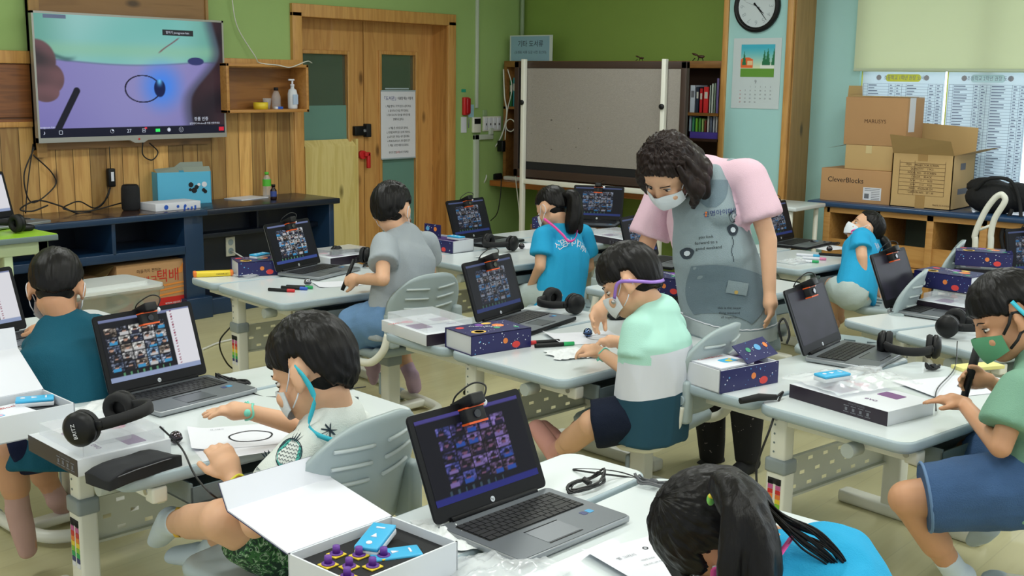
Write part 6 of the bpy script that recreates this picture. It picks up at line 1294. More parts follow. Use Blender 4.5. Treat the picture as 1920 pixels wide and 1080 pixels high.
def person(label, J, Fd, Up, sk, s=1.0, vox=.0052, hands=(), legs=True, feet='skin', socks=None, arms=True, group=None, sr=1.0, name='person'):
    """J: H N C P S(l,r) E W K A T given in world metres"""
    t = thing(name, label, 'person', V((J['P'].x, J['P'].y, 0)), group)
    M = head_frame(J['H'], Fd, Up); mb = MB(); Mi = M @ Matrix.Scale(s, 4)
    mb.at(Mi)
    mb.ell((0, -.012, .020), (.0715, .0885, .082), 28).ell((0, .022, -.032), (.056, .058, .066), 24).ell((0, .040, -.072), (.032, .036, .028), 16).ell((0, .0, -.05), (.055, .05, .045), 18)
    limb(mb, (0, .072, .012), (0, .083, -.022), .007, .0095, (1, 0, 0), 1.0, n=12); mb.ell((0, .080, -.027), (.0135, .010, .008), 12)
    for sg in (-1, 1):
        mb.ell((sg * .036, .060, -.038), (.022, .02, .022), 12); mb.ell((sg * .030, .0625, .012), (.020, .010, .007), 10)
        mb.ell((sg * .0745, -.010, -.012), (.0075, .019, .029), 14, Matrix.Rotation(sg * -.35, 3, 'Z')); mb.ell((sg * .073, .0, -.034), (.006, .010, .012), 10)
    mb.ell((0, .078, -.052), (.020, .009, .005), 10).ell((0, .076, -.060), (.016, .009, .006), 10)
    mb.at()
    nk = Mi @ V((0, -.022, -.055)); limb(mb, nk, J['N'], .041 * s, .045 * s)
    lat = (J['S'][1] - J['S'][0]).normalized(); C, P, N_ = J['C'], J['P'], J['N']
    limb(mb, N_, C, .05 * sr, .078 * sr, lat, 1.1, k1=1.45); limb(mb, C, P, .076 * sr, .082 * sr, lat, 1.45, k1=1.35)
    for i in (0, 1):
        S, E, W = J['S'][i], J['E'][i], J['W'][i]
        limb(mb, N_ + (S - N_) * .3 - V((0, 0, .014)), S - (S - N_).normalized() * .012 - V((0, 0, .006)), .032 * sr, .030 * sr)
        if S is None or not arms: continue
        limb(mb, S + (E - S).normalized() * .012, E, .032 * sr, .028 * sr); limb(mb, E, W, .0285 * sr, .0195 * sr, n=18)
        D, Nrm, kw = hands[i] if i < len(hands) and hands[i] else (None, None, {})
        if D is not None: hand(mb, W, D, Nrm, s * kw.pop('hs', .95), **kw)
    if legs:
        for i in (0, 1):
            Hh, K, A_, T = J['P'] + lat * (-.07 if i == 0 else .07) * sr, J['K'][i], J['A'][i], J['T'][i]
            if K is None: continue
            limb(mb, Hh, K, .068 * sr, .048 * sr); limb(mb, K, A_, .046 * sr, .028 * sr); mid = K + (A_ - K) * .35; limb(mb, K + (A_ - K) * .15, mid + (A_ - K) * .2, .043 * sr, .042 * sr)
            if T is not None: d = (T - A_).normalized(); limb(mb, A_ - d * .018, A_ + d * .05, .030 * sr, .028 * sr, lat, 1.0); limb(mb, A_ + d * .04, T, .026 * sr, .017 * sr, lat, 1.15, k1=1.6)
    b = fuse('body', mb, vox, sk, t, 2)
    ey = MB().at(Mi)
    for sg in (-1, 1): ey.ell((sg * .029, .0625, -.004), (.013, .008, .0050), 12)
    o = ey.at().build('eyes', mat('eye_white', (225, 220, 215), .2)); adopt(o, b)
    ey = MB().at(Mi)
    for sg in (-1, 1): ey.ell((sg * .029, .0688, -.0055), (.0058, .003, .005), 10); 
    o = ey.at().build('irises', mat('iris', (30, 18, 14), .15)); adopt(o, b)
    ey = MB().at(Mi)
    for sg in (-1, 1): ey.tube(spl([(sg * .014, .0765, .014), (sg * .03, .0745, .019), (sg * .046, .063, .014)]), .0015, 6); ey.tube(spl([(sg * .016, .0695, .000), (sg * .029, .0712, .002), (sg * .042, .0640, -.001)]), .0012, 6)
    o = ey.at().build('eyebrows', HB); adopt(o, b)
    return t, M, lat
def shirt(t, J, lat, m, sr=1.0, sleeve=.62, hem=.10, vox=.0062, slr=(.052, .058), name='shirt', folds=.0055, loose=1.0, shoulder=True, neck=.0, seed=0, chest=None):
    C, P, N_ = J['C'], J['P'], J['N']; mb = MB(); dn = (P - C).normalized()
    r = .088 * sr * loose
    limb(mb, N_ + (C - N_) * (-.12 + neck), N_ + (C - N_) * (.18 + max(0, neck)), .053 * sr, .066 * sr, lat, 1.05, 'fr', k1=1.4); limb(mb, N_ + (C - N_) * (.12 + max(0, neck)), C, .066 * sr, r, lat, 1.35, 'rr', k1=1.48); limb(mb, C, P + dn * hem, r, r * 1.08, lat, 1.46, 'rf', k1=1.40)
    for i in (0, 1):
        S, E = J['S'][i], J['E'][i]
        limb(mb, N_ + (C - N_) * .02, S - (S - N_) * .12 - V((0, 0, .004)), .043 * sr, .043 * sr); S = S - (S - N_).normalized() * .012
        if sleeve: dz_ = (E - S).normalized() * .012; limb(mb, S + dz_, S + (E - S) * sleeve, slr[0] * sr * .88, slr[1] * sr * .94, ends='rf')
    return fuse(name, mb, vox, m, t, 7, folds, 9, seed=seed)
def shorts(t, J, lat, m, sr=1.0, ln=.85, vox=.0065, r=(.088, .072), name='shorts', folds=.004, seed=0):
    mb = MB(); P = J['P']; mb.ell(P, (.09 * sr, .088 * sr, .085 * sr), 20)
    limb(mb, P + (J['C'] - P) * .2, P, .074 * sr, .086 * sr, lat, 1.25)
    for i in (0, 1):
        K = J['K'][i]
        if K is None: continue
        Hh = P + lat * (-.07 if i == 0 else .07) * sr; limb(mb, Hh, Hh + (K - Hh) * ln, r[0] * sr, r[1] * sr, ends='rf')
    return fuse(name, mb, vox, m, t, 3, folds, 10, (1, 1, 1), seed)
def sock(t, A_, T, K, m, r=.034, up=.35, name='sock'):
    mb = MB(); d = (T - A_).normalized(); k = (K - A_).normalized(); limb(mb, A_ + k * .09, A_, r * .95, r * .95, ends='fr'); limb(mb, A_ - d * .02, A_ + d * .05, r * 1.0, r * .95); limb(mb, A_ + d * .04, T + d * .004, r * .92, r * .62, d.cross(k), 1.1, k1=1.5)
    return fuse(name, mb, .005, m, t, 2)
def decal(name, mb, origin, nrm, up, target, m, parent, off=.0022, tw=0):
    """drape flat artwork (local x right, y up) onto a garment"""
    me = target.data; bvh = BVHTree.FromPolygons([target.matrix_world @ v.co for v in me.vertices], [list(p.vertices) for p in me.polygons])
    z = V(nrm).normalized(); y = V(up); y = (y - z * y.dot(z)).normalized(); x = y.cross(z); vs = []
    for p in mb.v:
        q = V(origin) + x * p[0] + y * p[1] + z * .25; hit = bvh.ray_cast(q, -z, .6); vs.append(tuple(hit[0] + z * off + hit[1] * .0) if hit[0] is not None else tuple(q - z * .25))
    mb.v = vs; o = mb.build(name, m); adopt(o, parent); return o
def mids(a, b, t=.5): return a + (b - a) * t
SK1 = skin('tan', (196, 146, 112)); SK2 = skin('light', (214, 168, 136)); SK3 = skin('deep', (170, 116, 82))

# ---- pineapple shirt boy ------------------------------------------------
J = dict(H=A(582, 692, 2.58), N=A(628, 782, 2.61), C=A(614, 865, 2.62), P=A(575, 1012, 2.69),
         S=[A(562, 840, 2.50), A(672, 806, 2.76)], E=[A(478, 985, 2.42), A(570, 800, 2.95)], W=[A(436, 893, 2.52), A(462, 771, 2.86)],
         K=[A(415, 975, 2.50), A(470, 930, 2.80)], A=[A(318, 980, 2.88), A(390, 1040, 3.0)], T=[A(300, 1010, 3.0), A(330, 1040, 3.1)])
t, M, lat = person('boy in pineapple print shirt reaching both hands over his worksheet', J, cv(-.80, -.38, .30), cv(-.30, .9, .05), SK2, 1.07, .0046,
    hands=[(cv(-.45, .8, .15), cv(-.3, -.3, 1), dict(curl=.75, thumb=1)), (cv(-.95, .05, -.15), cv(.1, -1, .1), dict(curl=.18, thumb=-1, spread=.16))])
hair_cap('hair', M, 1.08, [(0, 10), (35, 8), (58, -2), (72, -12), (82, 10), (100, 4), (116, -30), (138, -52), (180, -60)], .12, HB, t, .03, 3, .003, 1)
PWH = cloth('pineapple_white', (214, 220, 216)); sh = shirt(t, J, lat, PWH, 1.0, .55, .10, slr=(.056, .062), seed=1)
mask_part(M, 1.02, MASKW, t)
TQ = mat('strap_turquoise', (50, 184, 206), .5)
strap_band('lanyard', [M @ V((-.082, -.012, .012)), M @ V((-.088, -.028, -.02)), M @ V((-.070, -.02, -.07)), A(580, 800, 2.50), A(612, 822, 2.485), A(645, 824, 2.50), A(664, 800, 2.58), A(664, 775, 2.66), A(650, 766, 2.70)], .0058, TQ, t, cv(0, 1, -.3))
def pine_art(s=1.0, leaf=True):
    mb = MB(); mb.mt(1).prism(circ(0, 0, .029 * s, 20, .032 * s), 0, .0003).mt(0).prism(circ(0, 0, .0265 * s, 20, .0295 * s), .0, .0006).mt(1)
    for k in range(-3, 4):
        y = k * .0078 * s; w = math.sqrt(max(0, 1 - (y / (.0295 * s)) ** 2)) * .026 * s; n = 6
        for i in range(n): x0 = -w + 2 * w * i / n; x1 = x0 + w / n; x2 = x0 + 2 * w / n; mb.add([(x0, y, .001), (x1, y + .004 * s, .001), (x1, y + .0055 * s, .001), (x0, y + .0015 * s, .001)], [(0, 1, 2, 3)]); mb.add([(x1, y + .004 * s, .001), (x2, y, .001), (x2, y + .0015 * s, .001), (x1, y + .0055 * s, .001)], [(0, 1, 2, 3)])
    for a in (-50, -25, 0, 25, 50):
        q = math.radians(a + 90); c, s_ = math.cos(q), math.sin(q); b = .032 * s; mb.add([(c * .01 * s - s_ * .002, b - .004, 0), (c * .01 * s + s_ * .002, b - .004, 0), (c * .018 * s + s_ * .003, b + s_ * .010 * s, 0), (c * .024 * s, b + s_ * .016 * s, 0)], [(0, 1, 2, 3)])
    return mb
PNM = [mat('pine_teal', (64, 160, 150), .8), mat('pine_ink', (24, 44, 56), .8)]
for (px, py, rz, s_) in ((567, 832, .2, .95), (508, 880, -.15, .95), (700, 860, .2, .8), (640, 905, -.4, .9)):
    decal('pineapple_print', pine_art(s_), A(px, py, 2.6), -FWD, cv(rz, 1, 0), sh, PNM, sh)
mb = MB()
for k in range(9): q = k * .7; mb.add([(0, 0, 0), (.014 * math.cos(q) - .002, .014 * math.sin(q), 0), (.017 * math.cos(q), .017 * math.sin(q) + .002, 0), (.003, .003, 0)], [(0, 1, 2, 3)])
decal('leaf_print', mb, A(628, 800, 2.6), -FWD, cv(0, 1, 0), sh, PNM[1], sh)
CAMO = mat('cloth_green_print', (44, 92, 56), .85)
def camo(m, c1, c2, c3, sc=38):
    nt = m.node_tree; N = nt.nodes.new; L = nt.links.new; tc = N('ShaderNodeTexCoord'); n = N('ShaderNodeTexNoise'); n.inputs['Scale'].default_value = sc; n.inputs['Distortion'].default_value = 2.5; n.inputs['Detail'].default_value = 1; L(tc.outputs['Object'], n.inputs['Vector'])
    cr = N('ShaderNodeValToRGB'); cr.color_ramp.interpolation = 'CONSTANT'; e = cr.color_ramp.elements; e[0].position = 0; e[0].color = lin(c1) + (1,); e[1].position = .46; e[1].color = lin(c2) + (1,); q = e.new(.57); q.color = lin(c3) + (1,); q = e.new(.64); q.color = lin(c1) + (1,)
    L(n.outputs['Fac'], cr.inputs[0]); L(cr.outputs[0], nt.nodes['Principled BSDF'].inputs['Base Color'])
camo(CAMO, (24, 54, 40), (52, 104, 56), (150, 178, 150))
shorts(t, J, lat, CAMO, 1.0, .72, seed=3)
for i in (0, 1): sock(t, J['A'][i], J['T'][i], J['K'][i], mat('sock_pale', (196, 210, 220), .8), .036)
strap_band('sock_trim', [J['A'][0] + (J['K'][0] - J['A'][0]).normalized() * .09 + (cv(0, math.cos(a), 0) + cv(0, 0, math.sin(a))) * .036 for a in [k * PI / 4 for k in range(9)]], .006, mat('trim_yellow', (222, 180, 60), .7), t, cv(1, 0, 0))
def bracelet(name, W, D, r, m, parent, th=.0022, seed=0):
    D = V(D).normalized(); u = D.orthogonal().normalized(); w = D.cross(u); mb = MB(); mb.tube([W + (u * math.cos(a) + w * math.sin(a)) * r + D * .004 * math.sin(3 * a) for a in [k * 2 * PI / 20 for k in range(21)]], th, 6)
    mb.tube([W + u * r, W + u * (r + .006) - D * .012], th * .9, 6); mb.tube([W + u * r, W + u * (r + .010) - D * .004], th * .9, 6); o = mb.build(name, m); return adopt(o, parent)
bracelet('wrist_band', mids(J['W'][0], J['E'][0], .16), J['E'][0] - J['W'][0], .0235, mat('band_yellow', (222, 214, 60), .5), t, .0028); bracelet('wrist_band', mids(J['W'][1], J['E'][1], .05), J['E'][1] - J['W'][1], .0215, mat('band_mint', (120, 210, 190), .5), t, .003)
MB().ell(mids(J['W'][1], J['E'][1], .05) - FWD * .022, (.010, .008, .010), 12).build('band_face', mat('band_mint', 0)); adopt(bpy.context.scene.objects['band_face'], t)

# ---- teal shirt boy at the left ------------------------------------------
J = dict(H=A(106, 538, 3.42), N=A(128, 612, 3.42), C=A(128, 690, 3.38), P=A(120, 815, 3.36), S=[A(74, 648, 3.40), A(190, 618, 3.48)], E=[A(62, 705, 3.55), A(205, 680, 3.60)], W=[A(80, 622, 3.70), A(130, 640, 3.75)],
         K=[A(20, 850, 3.30), A(50, 830, 3.6)], A=[A(36, 965, 3.34), A(110, 940, 3.7)], T=[A(52, 1030, 3.36), A(130, 960, 3.8)])
t, M, lat = person('boy in sleeveless teal shirt seen from behind at left', J, cv(-.22, -.40, .85), cv(-.1, .9, .35), SK1, 1.0, .0055, hands=[(cv(-.6, .2, .6), cv(0, -1, .3), dict(curl=.4)), (cv(-.7, 0, .5), cv(0, -1, .2), dict(curl=.4, thumb=-1))])
hair_cap('hair', M, 1.0, [(0, 20), (50, 12), (66, 0), (80, 8), (100, 6), (112, -18), (135, -42), (180, -50)], .09, HB, t, .04, 3, .002, 2)
TEALC = cloth('teal_deep', (24, 84, 104)); sh = shirt(t, J, lat, TEALC, 1.06, .18, .10, slr=(.052, .056), seed=2, loose=1.08)
mb = MB(); nf = (J['N'] - J['C']).normalized(); mb.tube([J['N'] - nf * .008 + (lat * math.cos(a) * .066 + nf.cross(lat) * math.sin(a) * .055) for a in [k * 2 * PI / 20 for k in range(21)]], .005, 6); adopt(mb.build('collar', mat('collar_teal', (20, 72, 90), .85)), sh)
mask_part(M, 1.0, MASKW, t); NAVYC = cloth('navy', (20, 28, 58)); shorts(t, J, lat, NAVYC, 1.0, .95, seed=5)
sock(t, J['A'][0], J['T'][0], J['K'][0], mat('sock_pink', (186, 150, 142), .85), .036); sock(t, J['A'][1], J['T'][1], J['K'][1], mat('sock_pink', 0), .034)

# ---- grey shirt boy --------------------------------------------------------
J = dict(H=A(736, 394, 4.80), N=A(757, 440, 4.82), C=A(762, 490, 4.80), P=A(745, 600, 4.80), S=[A(718, 458, 4.70), A(800, 452, 4.92)], E=[A(718, 524, 4.58), A(806, 510, 5.05)], W=[A(672, 524, 4.78), A(700, 520, 5.02)],
         K=[A(655, 618, 4.85), A(730, 615, 5.15)], A=[A(700, 690, 5.2), A(773, 708, 5.1)], T=[A(700, 710, 5.3), A(778, 730, 5.2)])
t, M, lat = person('boy in light grey shirt turned away holding a black pen', J, cv(.34, -.20, .85), cv(.05, .95, .2), SK2, 1.02, .006, hands=[(cv(-.85, .0, .4), cv(.2, -.3, .8), dict(curl=.7)), (cv(-.85, -.1, .3), cv(0, -1, .2), dict(curl=.5, thumb=-1))])
hair_cap('hair', M, 1.03, BOY, .11, HB, t, .03, 3, .004, 3)
sh = shirt(t, J, lat, cloth('grey', (158, 166, 172)), 1.04, .60, .09, slr=(.058, .064), seed=4, loose=1.1); mask_part(M, 1.02, MASKW, t); shorts(t, J, lat, cloth('denim_pale', (100, 134, 172)), 1.08, .90, r=(.09, .084), seed=6, folds=.007)
for i in (0, 1): sock(t, J['A'][i], J['T'][i], J['K'][i], mat('sock_lilac', (188, 160, 186), .85), .034)
p = J['W'][0] + cv(-.85, 0, .4) * .06; o = MB().cyl(p + cv(-.02, -.045, 0), p + cv(.03, .085, 0), .008, .008).build('marker_pen', BLACK); tag(o, 'black marker held upright by the grey shirt boy', 'pen', 'felt marker pens')

# ---- mint shirt boy --------------------------------------------------------
J = dict(H=A(1178, 528, 3.60), N=A(1232, 585, 3.62), C=A(1230, 650, 3.62), P=A(1222, 778, 3.66), S=[A(1196, 615, 3.54), A(1262, 612, 3.74)], E=[A(1192, 704, 3.54), A(1215, 700, 3.86)], W=[A(1128, 662, 3.72), A(1160, 640, 3.88)],
         K=[A(1112, 795, 3.62), A(1140, 770, 3.86)], A=[A(1040, 850, 3.84), A(1050, 835, 3.98)], T=[A(1006, 800, 3.9), A(1020, 800, 4.02)])
t, M, lat = person('boy in mint and white shirt leaning over worksheet with ball robot', J, cv(-.78, -.46, .22), cv(-.35, .88, .1), SK2, 1.03, .005, hands=[(cv(-.80, .25, .2), cv(-.1, -.9, .2), dict(curl=.9, thumb=1)), (cv(-.9, 0, .2), cv(0, -1, 0), dict(curl=.5, thumb=-1))])
hair_cap('hair', M, 1.03, [(0, 4), (40, 2), (60, -6), (74, -12), (84, 8), (100, 4), (115, -30), (138, -50), (180, -56)], .13, HB, t, .05, 2, .002, 7)
MC = bpy.data.materials.new('cloth_mint_blocks'); MC.use_nodes = True; nt = MC.node_tree; b = nt.nodes['Principled BSDF']; b.inputs['Roughness'].default_value = .85
axis = (J['N'] - J['P']).normalized(); tcn = nt.nodes.new('ShaderNodeTexCoord'); dt = nt.nodes.new('ShaderNodeVectorMath'); dt.operation = 'DOT_PRODUCT'; dt.inputs[1].default_value = tuple((axis * .97 + cv(-.12, 0, 0)).normalized()); nt.links.new(tcn.outputs['Object'], dt.inputs[0])
cr = nt.nodes.new('ShaderNodeValToRGB'); cr.color_ramp.interpolation = 'CONSTANT'; ax_n = (axis * .97 + cv(-.12, 0, 0)).normalized()
v0, v1, v2, v3 = [(A(x, y, 3.58)).dot(ax_n) for x, y in ((1215, 840), (1215, 742), (1232, 655), (1232, 560))]
mr = nt.nodes.new('ShaderNodeMapRange'); mr.inputs[1].default_value = v0; mr.inputs[2].default_value = v3; nt.links.new(dt.outputs['Value'], mr.inputs[0]); nt.links.new(mr.outputs[0], cr.inputs[0])
e = cr.color_ramp.elements; e[0].position = 0; e[0].color = lin((22, 68, 88)) + (1,); e[1].position = (v1 - v0) / (v3 - v0); e[1].color = lin((214, 218, 228)) + (1,); q = e.new((v2 - v0) / (v3 - v0)); q.color = lin((172, 220, 206)) + (1,); nt.links.new(cr.outputs[0], b.inputs['Base Color']); 
sh = shirt(t, J, lat, mat('cloth_mint', (172, 220, 206), .85, bump=.2, bscale=350), 1.04, .62, .07, slr=(.056, .062), seed=9, loose=1.12)
sh.data.materials.clear(); sh.data.materials.append(MC); sh.data.materials.append(mat('cloth_mint', 0))
for pl in sh.data.polygons:      # sleeves stay mint
    c = pl.center; best = 9
    for i in (0, 1):
        S, E = J['S'][i], J['E'][i]; d_ = E - S; tt = (c - S).dot(d_) / d_.length_squared
        if -.1 < tt < .75 and (c - S - d_ * tt).length < .068 and (c - J['C']).dot(cv(-1, 0, 0) if i == 0 else cv(1, 0, 0)) > .03: pl.material_index = 1
mask_part(M, .98, MASKW, t); shorts(t, J, lat, cloth('midnight', (18, 26, 44)), 1.0, .98, r=(.074, .076), seed=8)
LIL = mat('strap_lilac', (150, 112, 200), .4)
strap_band('lanyard', [M @ V((-.060, .055, -.03)), M @ V((-.078, .02, .004)), M @ V((-.085, -.02, -.01)), M @ V((-.06, -.075, -.045)), M @ V((0, -.10, -.05)), M @ V((.05, -.08, -.02)), M @ V((.078, -.03, .01))], .0052, LIL, t, M.to_3x3() @ V((0, 0, 1)))
adopt(MB().ell(M @ V((-.066, .062, -.038)), .007, 12).build('lanyard_clip', STEEL), t)
bracelet('wrist_band', mids(J['W'][0], J['E'][0], .08), J['E'][0] - J['W'][0], .021, mat('band_mint', 0), t, .0024)
for i in (0, 1): sock(t, J['A'][i], J['T'][i], J['K'][i], mat('sock_peach', (206, 150, 140), .85), .034)
mb = MB(); k_ = (J['K'][0] - J['A'][0]).normalized()
for q in (.01, .035): mb.ell(J['A'][0] + k_ * q - FWD * .034, (.012, .004, .012), 14)
adopt(mb.build('sock_print', mat('print_sage', (140, 150, 128), .8)), t)

# ---- right boy in green shirt --------------------------------------------
J = dict(H=A(1888, 596, 3.00), N=A(1958, 668, 3.00), C=A(1968, 760, 2.98), P=A(1955, 905, 2.98), S=[A(1915, 730, 2.86), A(1990, 700, 3.16)], E=[A(1876, 838, 2.84), A(1925, 760, 3.30)], W=[A(1806, 756, 3.10), A(1850, 712, 3.24)],
         K=[A(1700, 935, 2.98), A(1822, 850, 3.30)], A=[A(1800, 1085, 3.10), A(1850, 990, 3.4)], T=[A(1770, 1110, 3.2), A(1830, 1010, 3.5)])
t, M, lat = person('boy in sage green shirt and denim shorts drawing with a pen', J, cv(-.82, -.40, .12), cv(-.36, .88, .1), SK1, 1.04, .005, hands=[(cv(-.92, .14, .25), cv(-.1, -1, .1), dict(curl=.22, thumb=1)), (cv(-.78, .02, .1), cv(-.1, -.3, -.9), dict(curl=.75, thumb=1, pinch=True))])
hair_cap('hair', M, 1.04, [(0, 8), (40, 4), (58, -2), (72, -10), (84, 12), (100, 8), (115, -24), (140, -46), (180, -54)], .15, HB, t, .05, 2, .002, 11)
sh = shirt(t, J, lat, cloth('sage', (122, 164, 142)), 1.08, .68, .09, slr=(.062, .068), seed=11, loose=1.1)
mask_part(M, 1.04, mat('mask_green', (86, 150, 112), .8), t, BLACKM, sw=.0042)
strap_band('mask_strap', [M @ V((-.082, -.010, .04)), M @ V((-.088, -.020, .005)), M @ V((-.087, -.035, -.03)), M @ V((-.078, -.05, -.07))], .0055, TQ, t, cv(.9, .3, 0))
DEN = mat('cloth_denim', (54, 86, 128), .85, bump=.4, bscale=300, vary=.14, vscale=14); sp = shorts(t, J, lat, DEN, 1.06, .86, r=(.096, .084), seed=12, folds=.005)
def cuff(J, i, sr=1.06): P = J['P'] + lat * (-.07 if i == 0 else .07) * sr; K = J['K'][i]; c = P + (K - P) * .85; d = (K - P).normalized(); u = d.orthogonal().normalized(); w = d.cross(u); return [c + (u * math.cos(a) + w * math.sin(a)) * .089 for a in [k * 2 * PI / 24 for k in range(25)]]
adopt(MB().tube(cuff(J, 0), .0045, 6).build('shorts_cuff', mat('denim_light', (96, 126, 164), .85)), sp)
for i in (0, 1): sock(t, J['A'][i], J['T'][i], J['K'][i], mat('sock_pale', 0), .036)
p = J['W'][1] + cv(-.78, .02, .1) * .075 + cv(0, -.01, -.015); o = thing('marker_pen', 'black marker held upright by the sage shirt boy', 'pen', p, 'felt marker pens'); a_, b_ = cv(-.012, -.055, 0), cv(.03, .10, 0); MB().cyl(a_, b_, .0105, .0105).build('barrel', BLACK, o); MB().cyl(a_ * 1.3, a_, .002, .008).build('tip', INK, o); MB().cyl(mids(a_, b_, .45), b_ * 1.01, .0122, .0122).build('cap', BLACKM, o)

# ---- ponytail girl in lettered shirt ---------------------------------------
CYC = cloth('cyan', (42, 160, 208))
J = dict(H=A(1034, 390, 5.85), N=A(1058, 432, 5.86), C=A(1060, 480, 5.84), P=A(1050, 556, 5.82), S=[A(1016, 440, 5.76), A(1094, 436, 5.98)], E=[A(1013, 500, 5.72), A(1105, 500, 6.05)], W=[A(992, 545, 5.85), A(1070, 520, 6.15)], K=[A(965, 560, 5.95), A(1000, 555, 6.2)], A=[A(975, 640, 6.2), A(1020, 630, 6.4)], T=[A(965, 645, 6.3), A(1010, 640, 6.5)])
t, M, lat = person('girl with ponytail in bright blue shirt with white Korean lettering', J, cv(-.62, -.42, .55), cv(-.2, .95, .2), SK2, .98, .0068, hands=[(cv(-.5, -.7, .3), cv(0, 0, 1), dict(curl=.4)), (cv(-.9, 0, .2), cv(0, -1, 0), dict(curl=.5, thumb=-1))])
hair_cap('hair', M, .98, [(0, 20), (45, 14), (66, 2), (80, 6), (100, 2), (120, -26), (150, -42), (180, -44)], .09, HB, t, .02, 2, .002, 13)
mb = MB(); P0 = M @ V((0.0, -.10, .02)); mb.at(); 
for k in range(7): o_ = V((random.uniform(-.012, .012), random.uniform(-.012, .012), 0)); lock(mb, Matrix.Identity(4), [P0 + o_, P0 + cv(.045, .0, -.02) + o_, P0 + cv(.06, -.06, -.03) + o_ * 1.6, P0 + cv(.055 + o_.x, -.15, -.03) + o_ * 2, P0 + cv(.05 + o_.x * 2, -.20, -.03) + o_], .020)
fuse('ponytail', mb, .006, HB, t, 2, .002, 30); adopt(MB().at(frame(P0 + cv(.012, .0, -.005), cv(.3, 1, 0), cv(0, 0, 1))).lathe([(.014, -.006), (.021, -.006), (.021, .006), (.014, .006)], 14, False).at().build('hair_tie', PAPER), t)
sh = shirt(t, J, lat, CYC, 1.04, .66, .09, slr=(.056, .062), seed=14, loose=1.08)
def arc_text(s, R, size, span):
    mb = MB(); n = len(s)
    for i, ch in enumerate(s): a = math.radians(span) * (.5 - (i + .5) / n); addtext(mb, ch, size, Matrix.Translation((-R * math.sin(a), R * math.cos(a) - R, 0)) @ Matrix.Rotation(a, 4, 'Z'))
    return mb
decal('shirt_lettering', arc_text('신명아이마루', .11, .047, 95), A(1078, 454, 5.7), (-FWD + RIGHT * .15), cv(.1, 1, 0), sh, PAPER, sh)
PK = mat('strap_pink', (226, 74, 160), .5)
mask_part(M, .98, MASKW, t); strap_band('lanyard', [A(1020, 410, 5.72), A(1038, 424, 5.71), A(1055, 440, 5.70), A(1066, 452, 5.70), A(1078, 448, 5.72), A(1082, 430, 5.78), A(1076, 415, 5.84)], .006, PK, t, cv(.3, .7, 0))
shorts(t, J, lat, cloth('pale_short', (176, 190, 188)), 1.0, .85, seed=15)

# ---- child leaning back at the right ---------------------------------------
J = dict(H=A(1622, 428, 6.05), N=A(1620, 452, 6.00), C=A(1616, 480, 5.92), P=A(1604, 552, 5.84), S=[A(1612, 446, 5.84), A(1642, 452, 6.08)], E=[A(1616, 482, 5.78), A(1660, 500, 6.1)], W=[A(1618, 530, 5.78), A(1650, 545, 6.1)], K=[A(1556, 537, 5.98), A(1580, 520, 6.2)], A=[A(1560, 610, 6.1), A(1570, 600, 6.3)], T=[A(1545, 615, 6.15), A(1555, 610, 6.35)])
t, M, lat = person('child in blue shirt leaning far back with face to ceiling', J, cv(-.86, .50, .1), cv(.50, .84, 0), SK2, .90, .0068, hands=[(cv(0, -1, 0), cv(1, 0, 0), dict(curl=.4)), (cv(0, -1, 0), cv(-1, 0, 0), dict(curl=.4, thumb=-1))])
hair_cap('hair', M, .90, [(0, 35), (45, 26), (66, 8), (80, 6), (100, -4), (120, -26), (150, -42), (180, -44)], .09, HB, t, .02, 2, .002, 17)
mb = MB(); P0 = M @ V((0, -.085, .0)); 
for k in range(5): o_ = V((random.uniform(-.01, .01),) * 3); lock(mb, Matrix.Identity(4), [P0 + o_, P0 + cv(.03, -.03, 0) + o_, P0 + cv(.038, -.08, 0) + o_, P0 + cv(.03, -.13, 0) + o_], .02)
fuse('ponytail', mb, .006, HB, t, 2)
sh = shirt(t, J, lat, CYC, .98, .62, .02, slr=(.054, .060), seed=18, loose=1.05); mask_part(M, .9, MASKW, t)
decal('shirt_lettering', arc_text('신명아이', .10, .036, 70), A(1642, 462, 5.9), (-FWD * .4 + RIGHT * .9), cv(0, 1, 0), sh, PAPER, sh)
strap_band('lanyard', [M @ V((-.07, .0, -.03)), M @ V((-.076, .04, -.04)), M @ V((-.05, .06, -.06)), A(1600, 442, 5.95)], .004, PK, t, cv(0, 1, 0)); shorts(t, J, lat, cloth('pale_short', 0), .95, .72, seed=19)

# ---- standing woman ---------------------------------------------------------
J = dict(H=A(1250, 322, 4.05), N=A(1318, 330, 4.22), C=A(1325, 410, 4.22), P=A(1362, 560, 4.32), S=[A(1242, 372, 4.40), A(1404, 334, 4.12)], E=[A(1205, 480, 4.42), A(1440, 450, 4.10)], W=[A(1132, 572, 4.12), A(1443, 552, 4.10)],
         K=[A(1330, 735, 4.40), A(1400, 735, 4.30)], A=[A(1335, 868, 4.46), A(1402, 872, 4.34)], T=[A(1300, 890, 4.42), A(1375, 893, 4.30)])
t, M, lat = person('woman in pink top and grey apron bending over to point', J, cv(-.42, -.78, -.36), cv(-.30, .70, -.62), SK2, 1.10, .0055, sr=1.15, hands=[(cv(-.55, -.75, -.35), cv(.2, -.5, -.6), dict(curl=.5, thumb=-1, pinch=True, hs=1.05)), (cv(.08, -1, 0), cv(-.9, 0, .2), dict(curl=.35, thumb=1, hs=1.05))])
WH = hair_cap('hair', M, 1.10, [(0, 26), (25, 22), (50, 8), (70, -10), (95, -28), (130, -52), (180, -60)], .18, HBR, t, .03, 5, .008, 21, back=.06)
mb = MB(); rnd = random.Random(4)
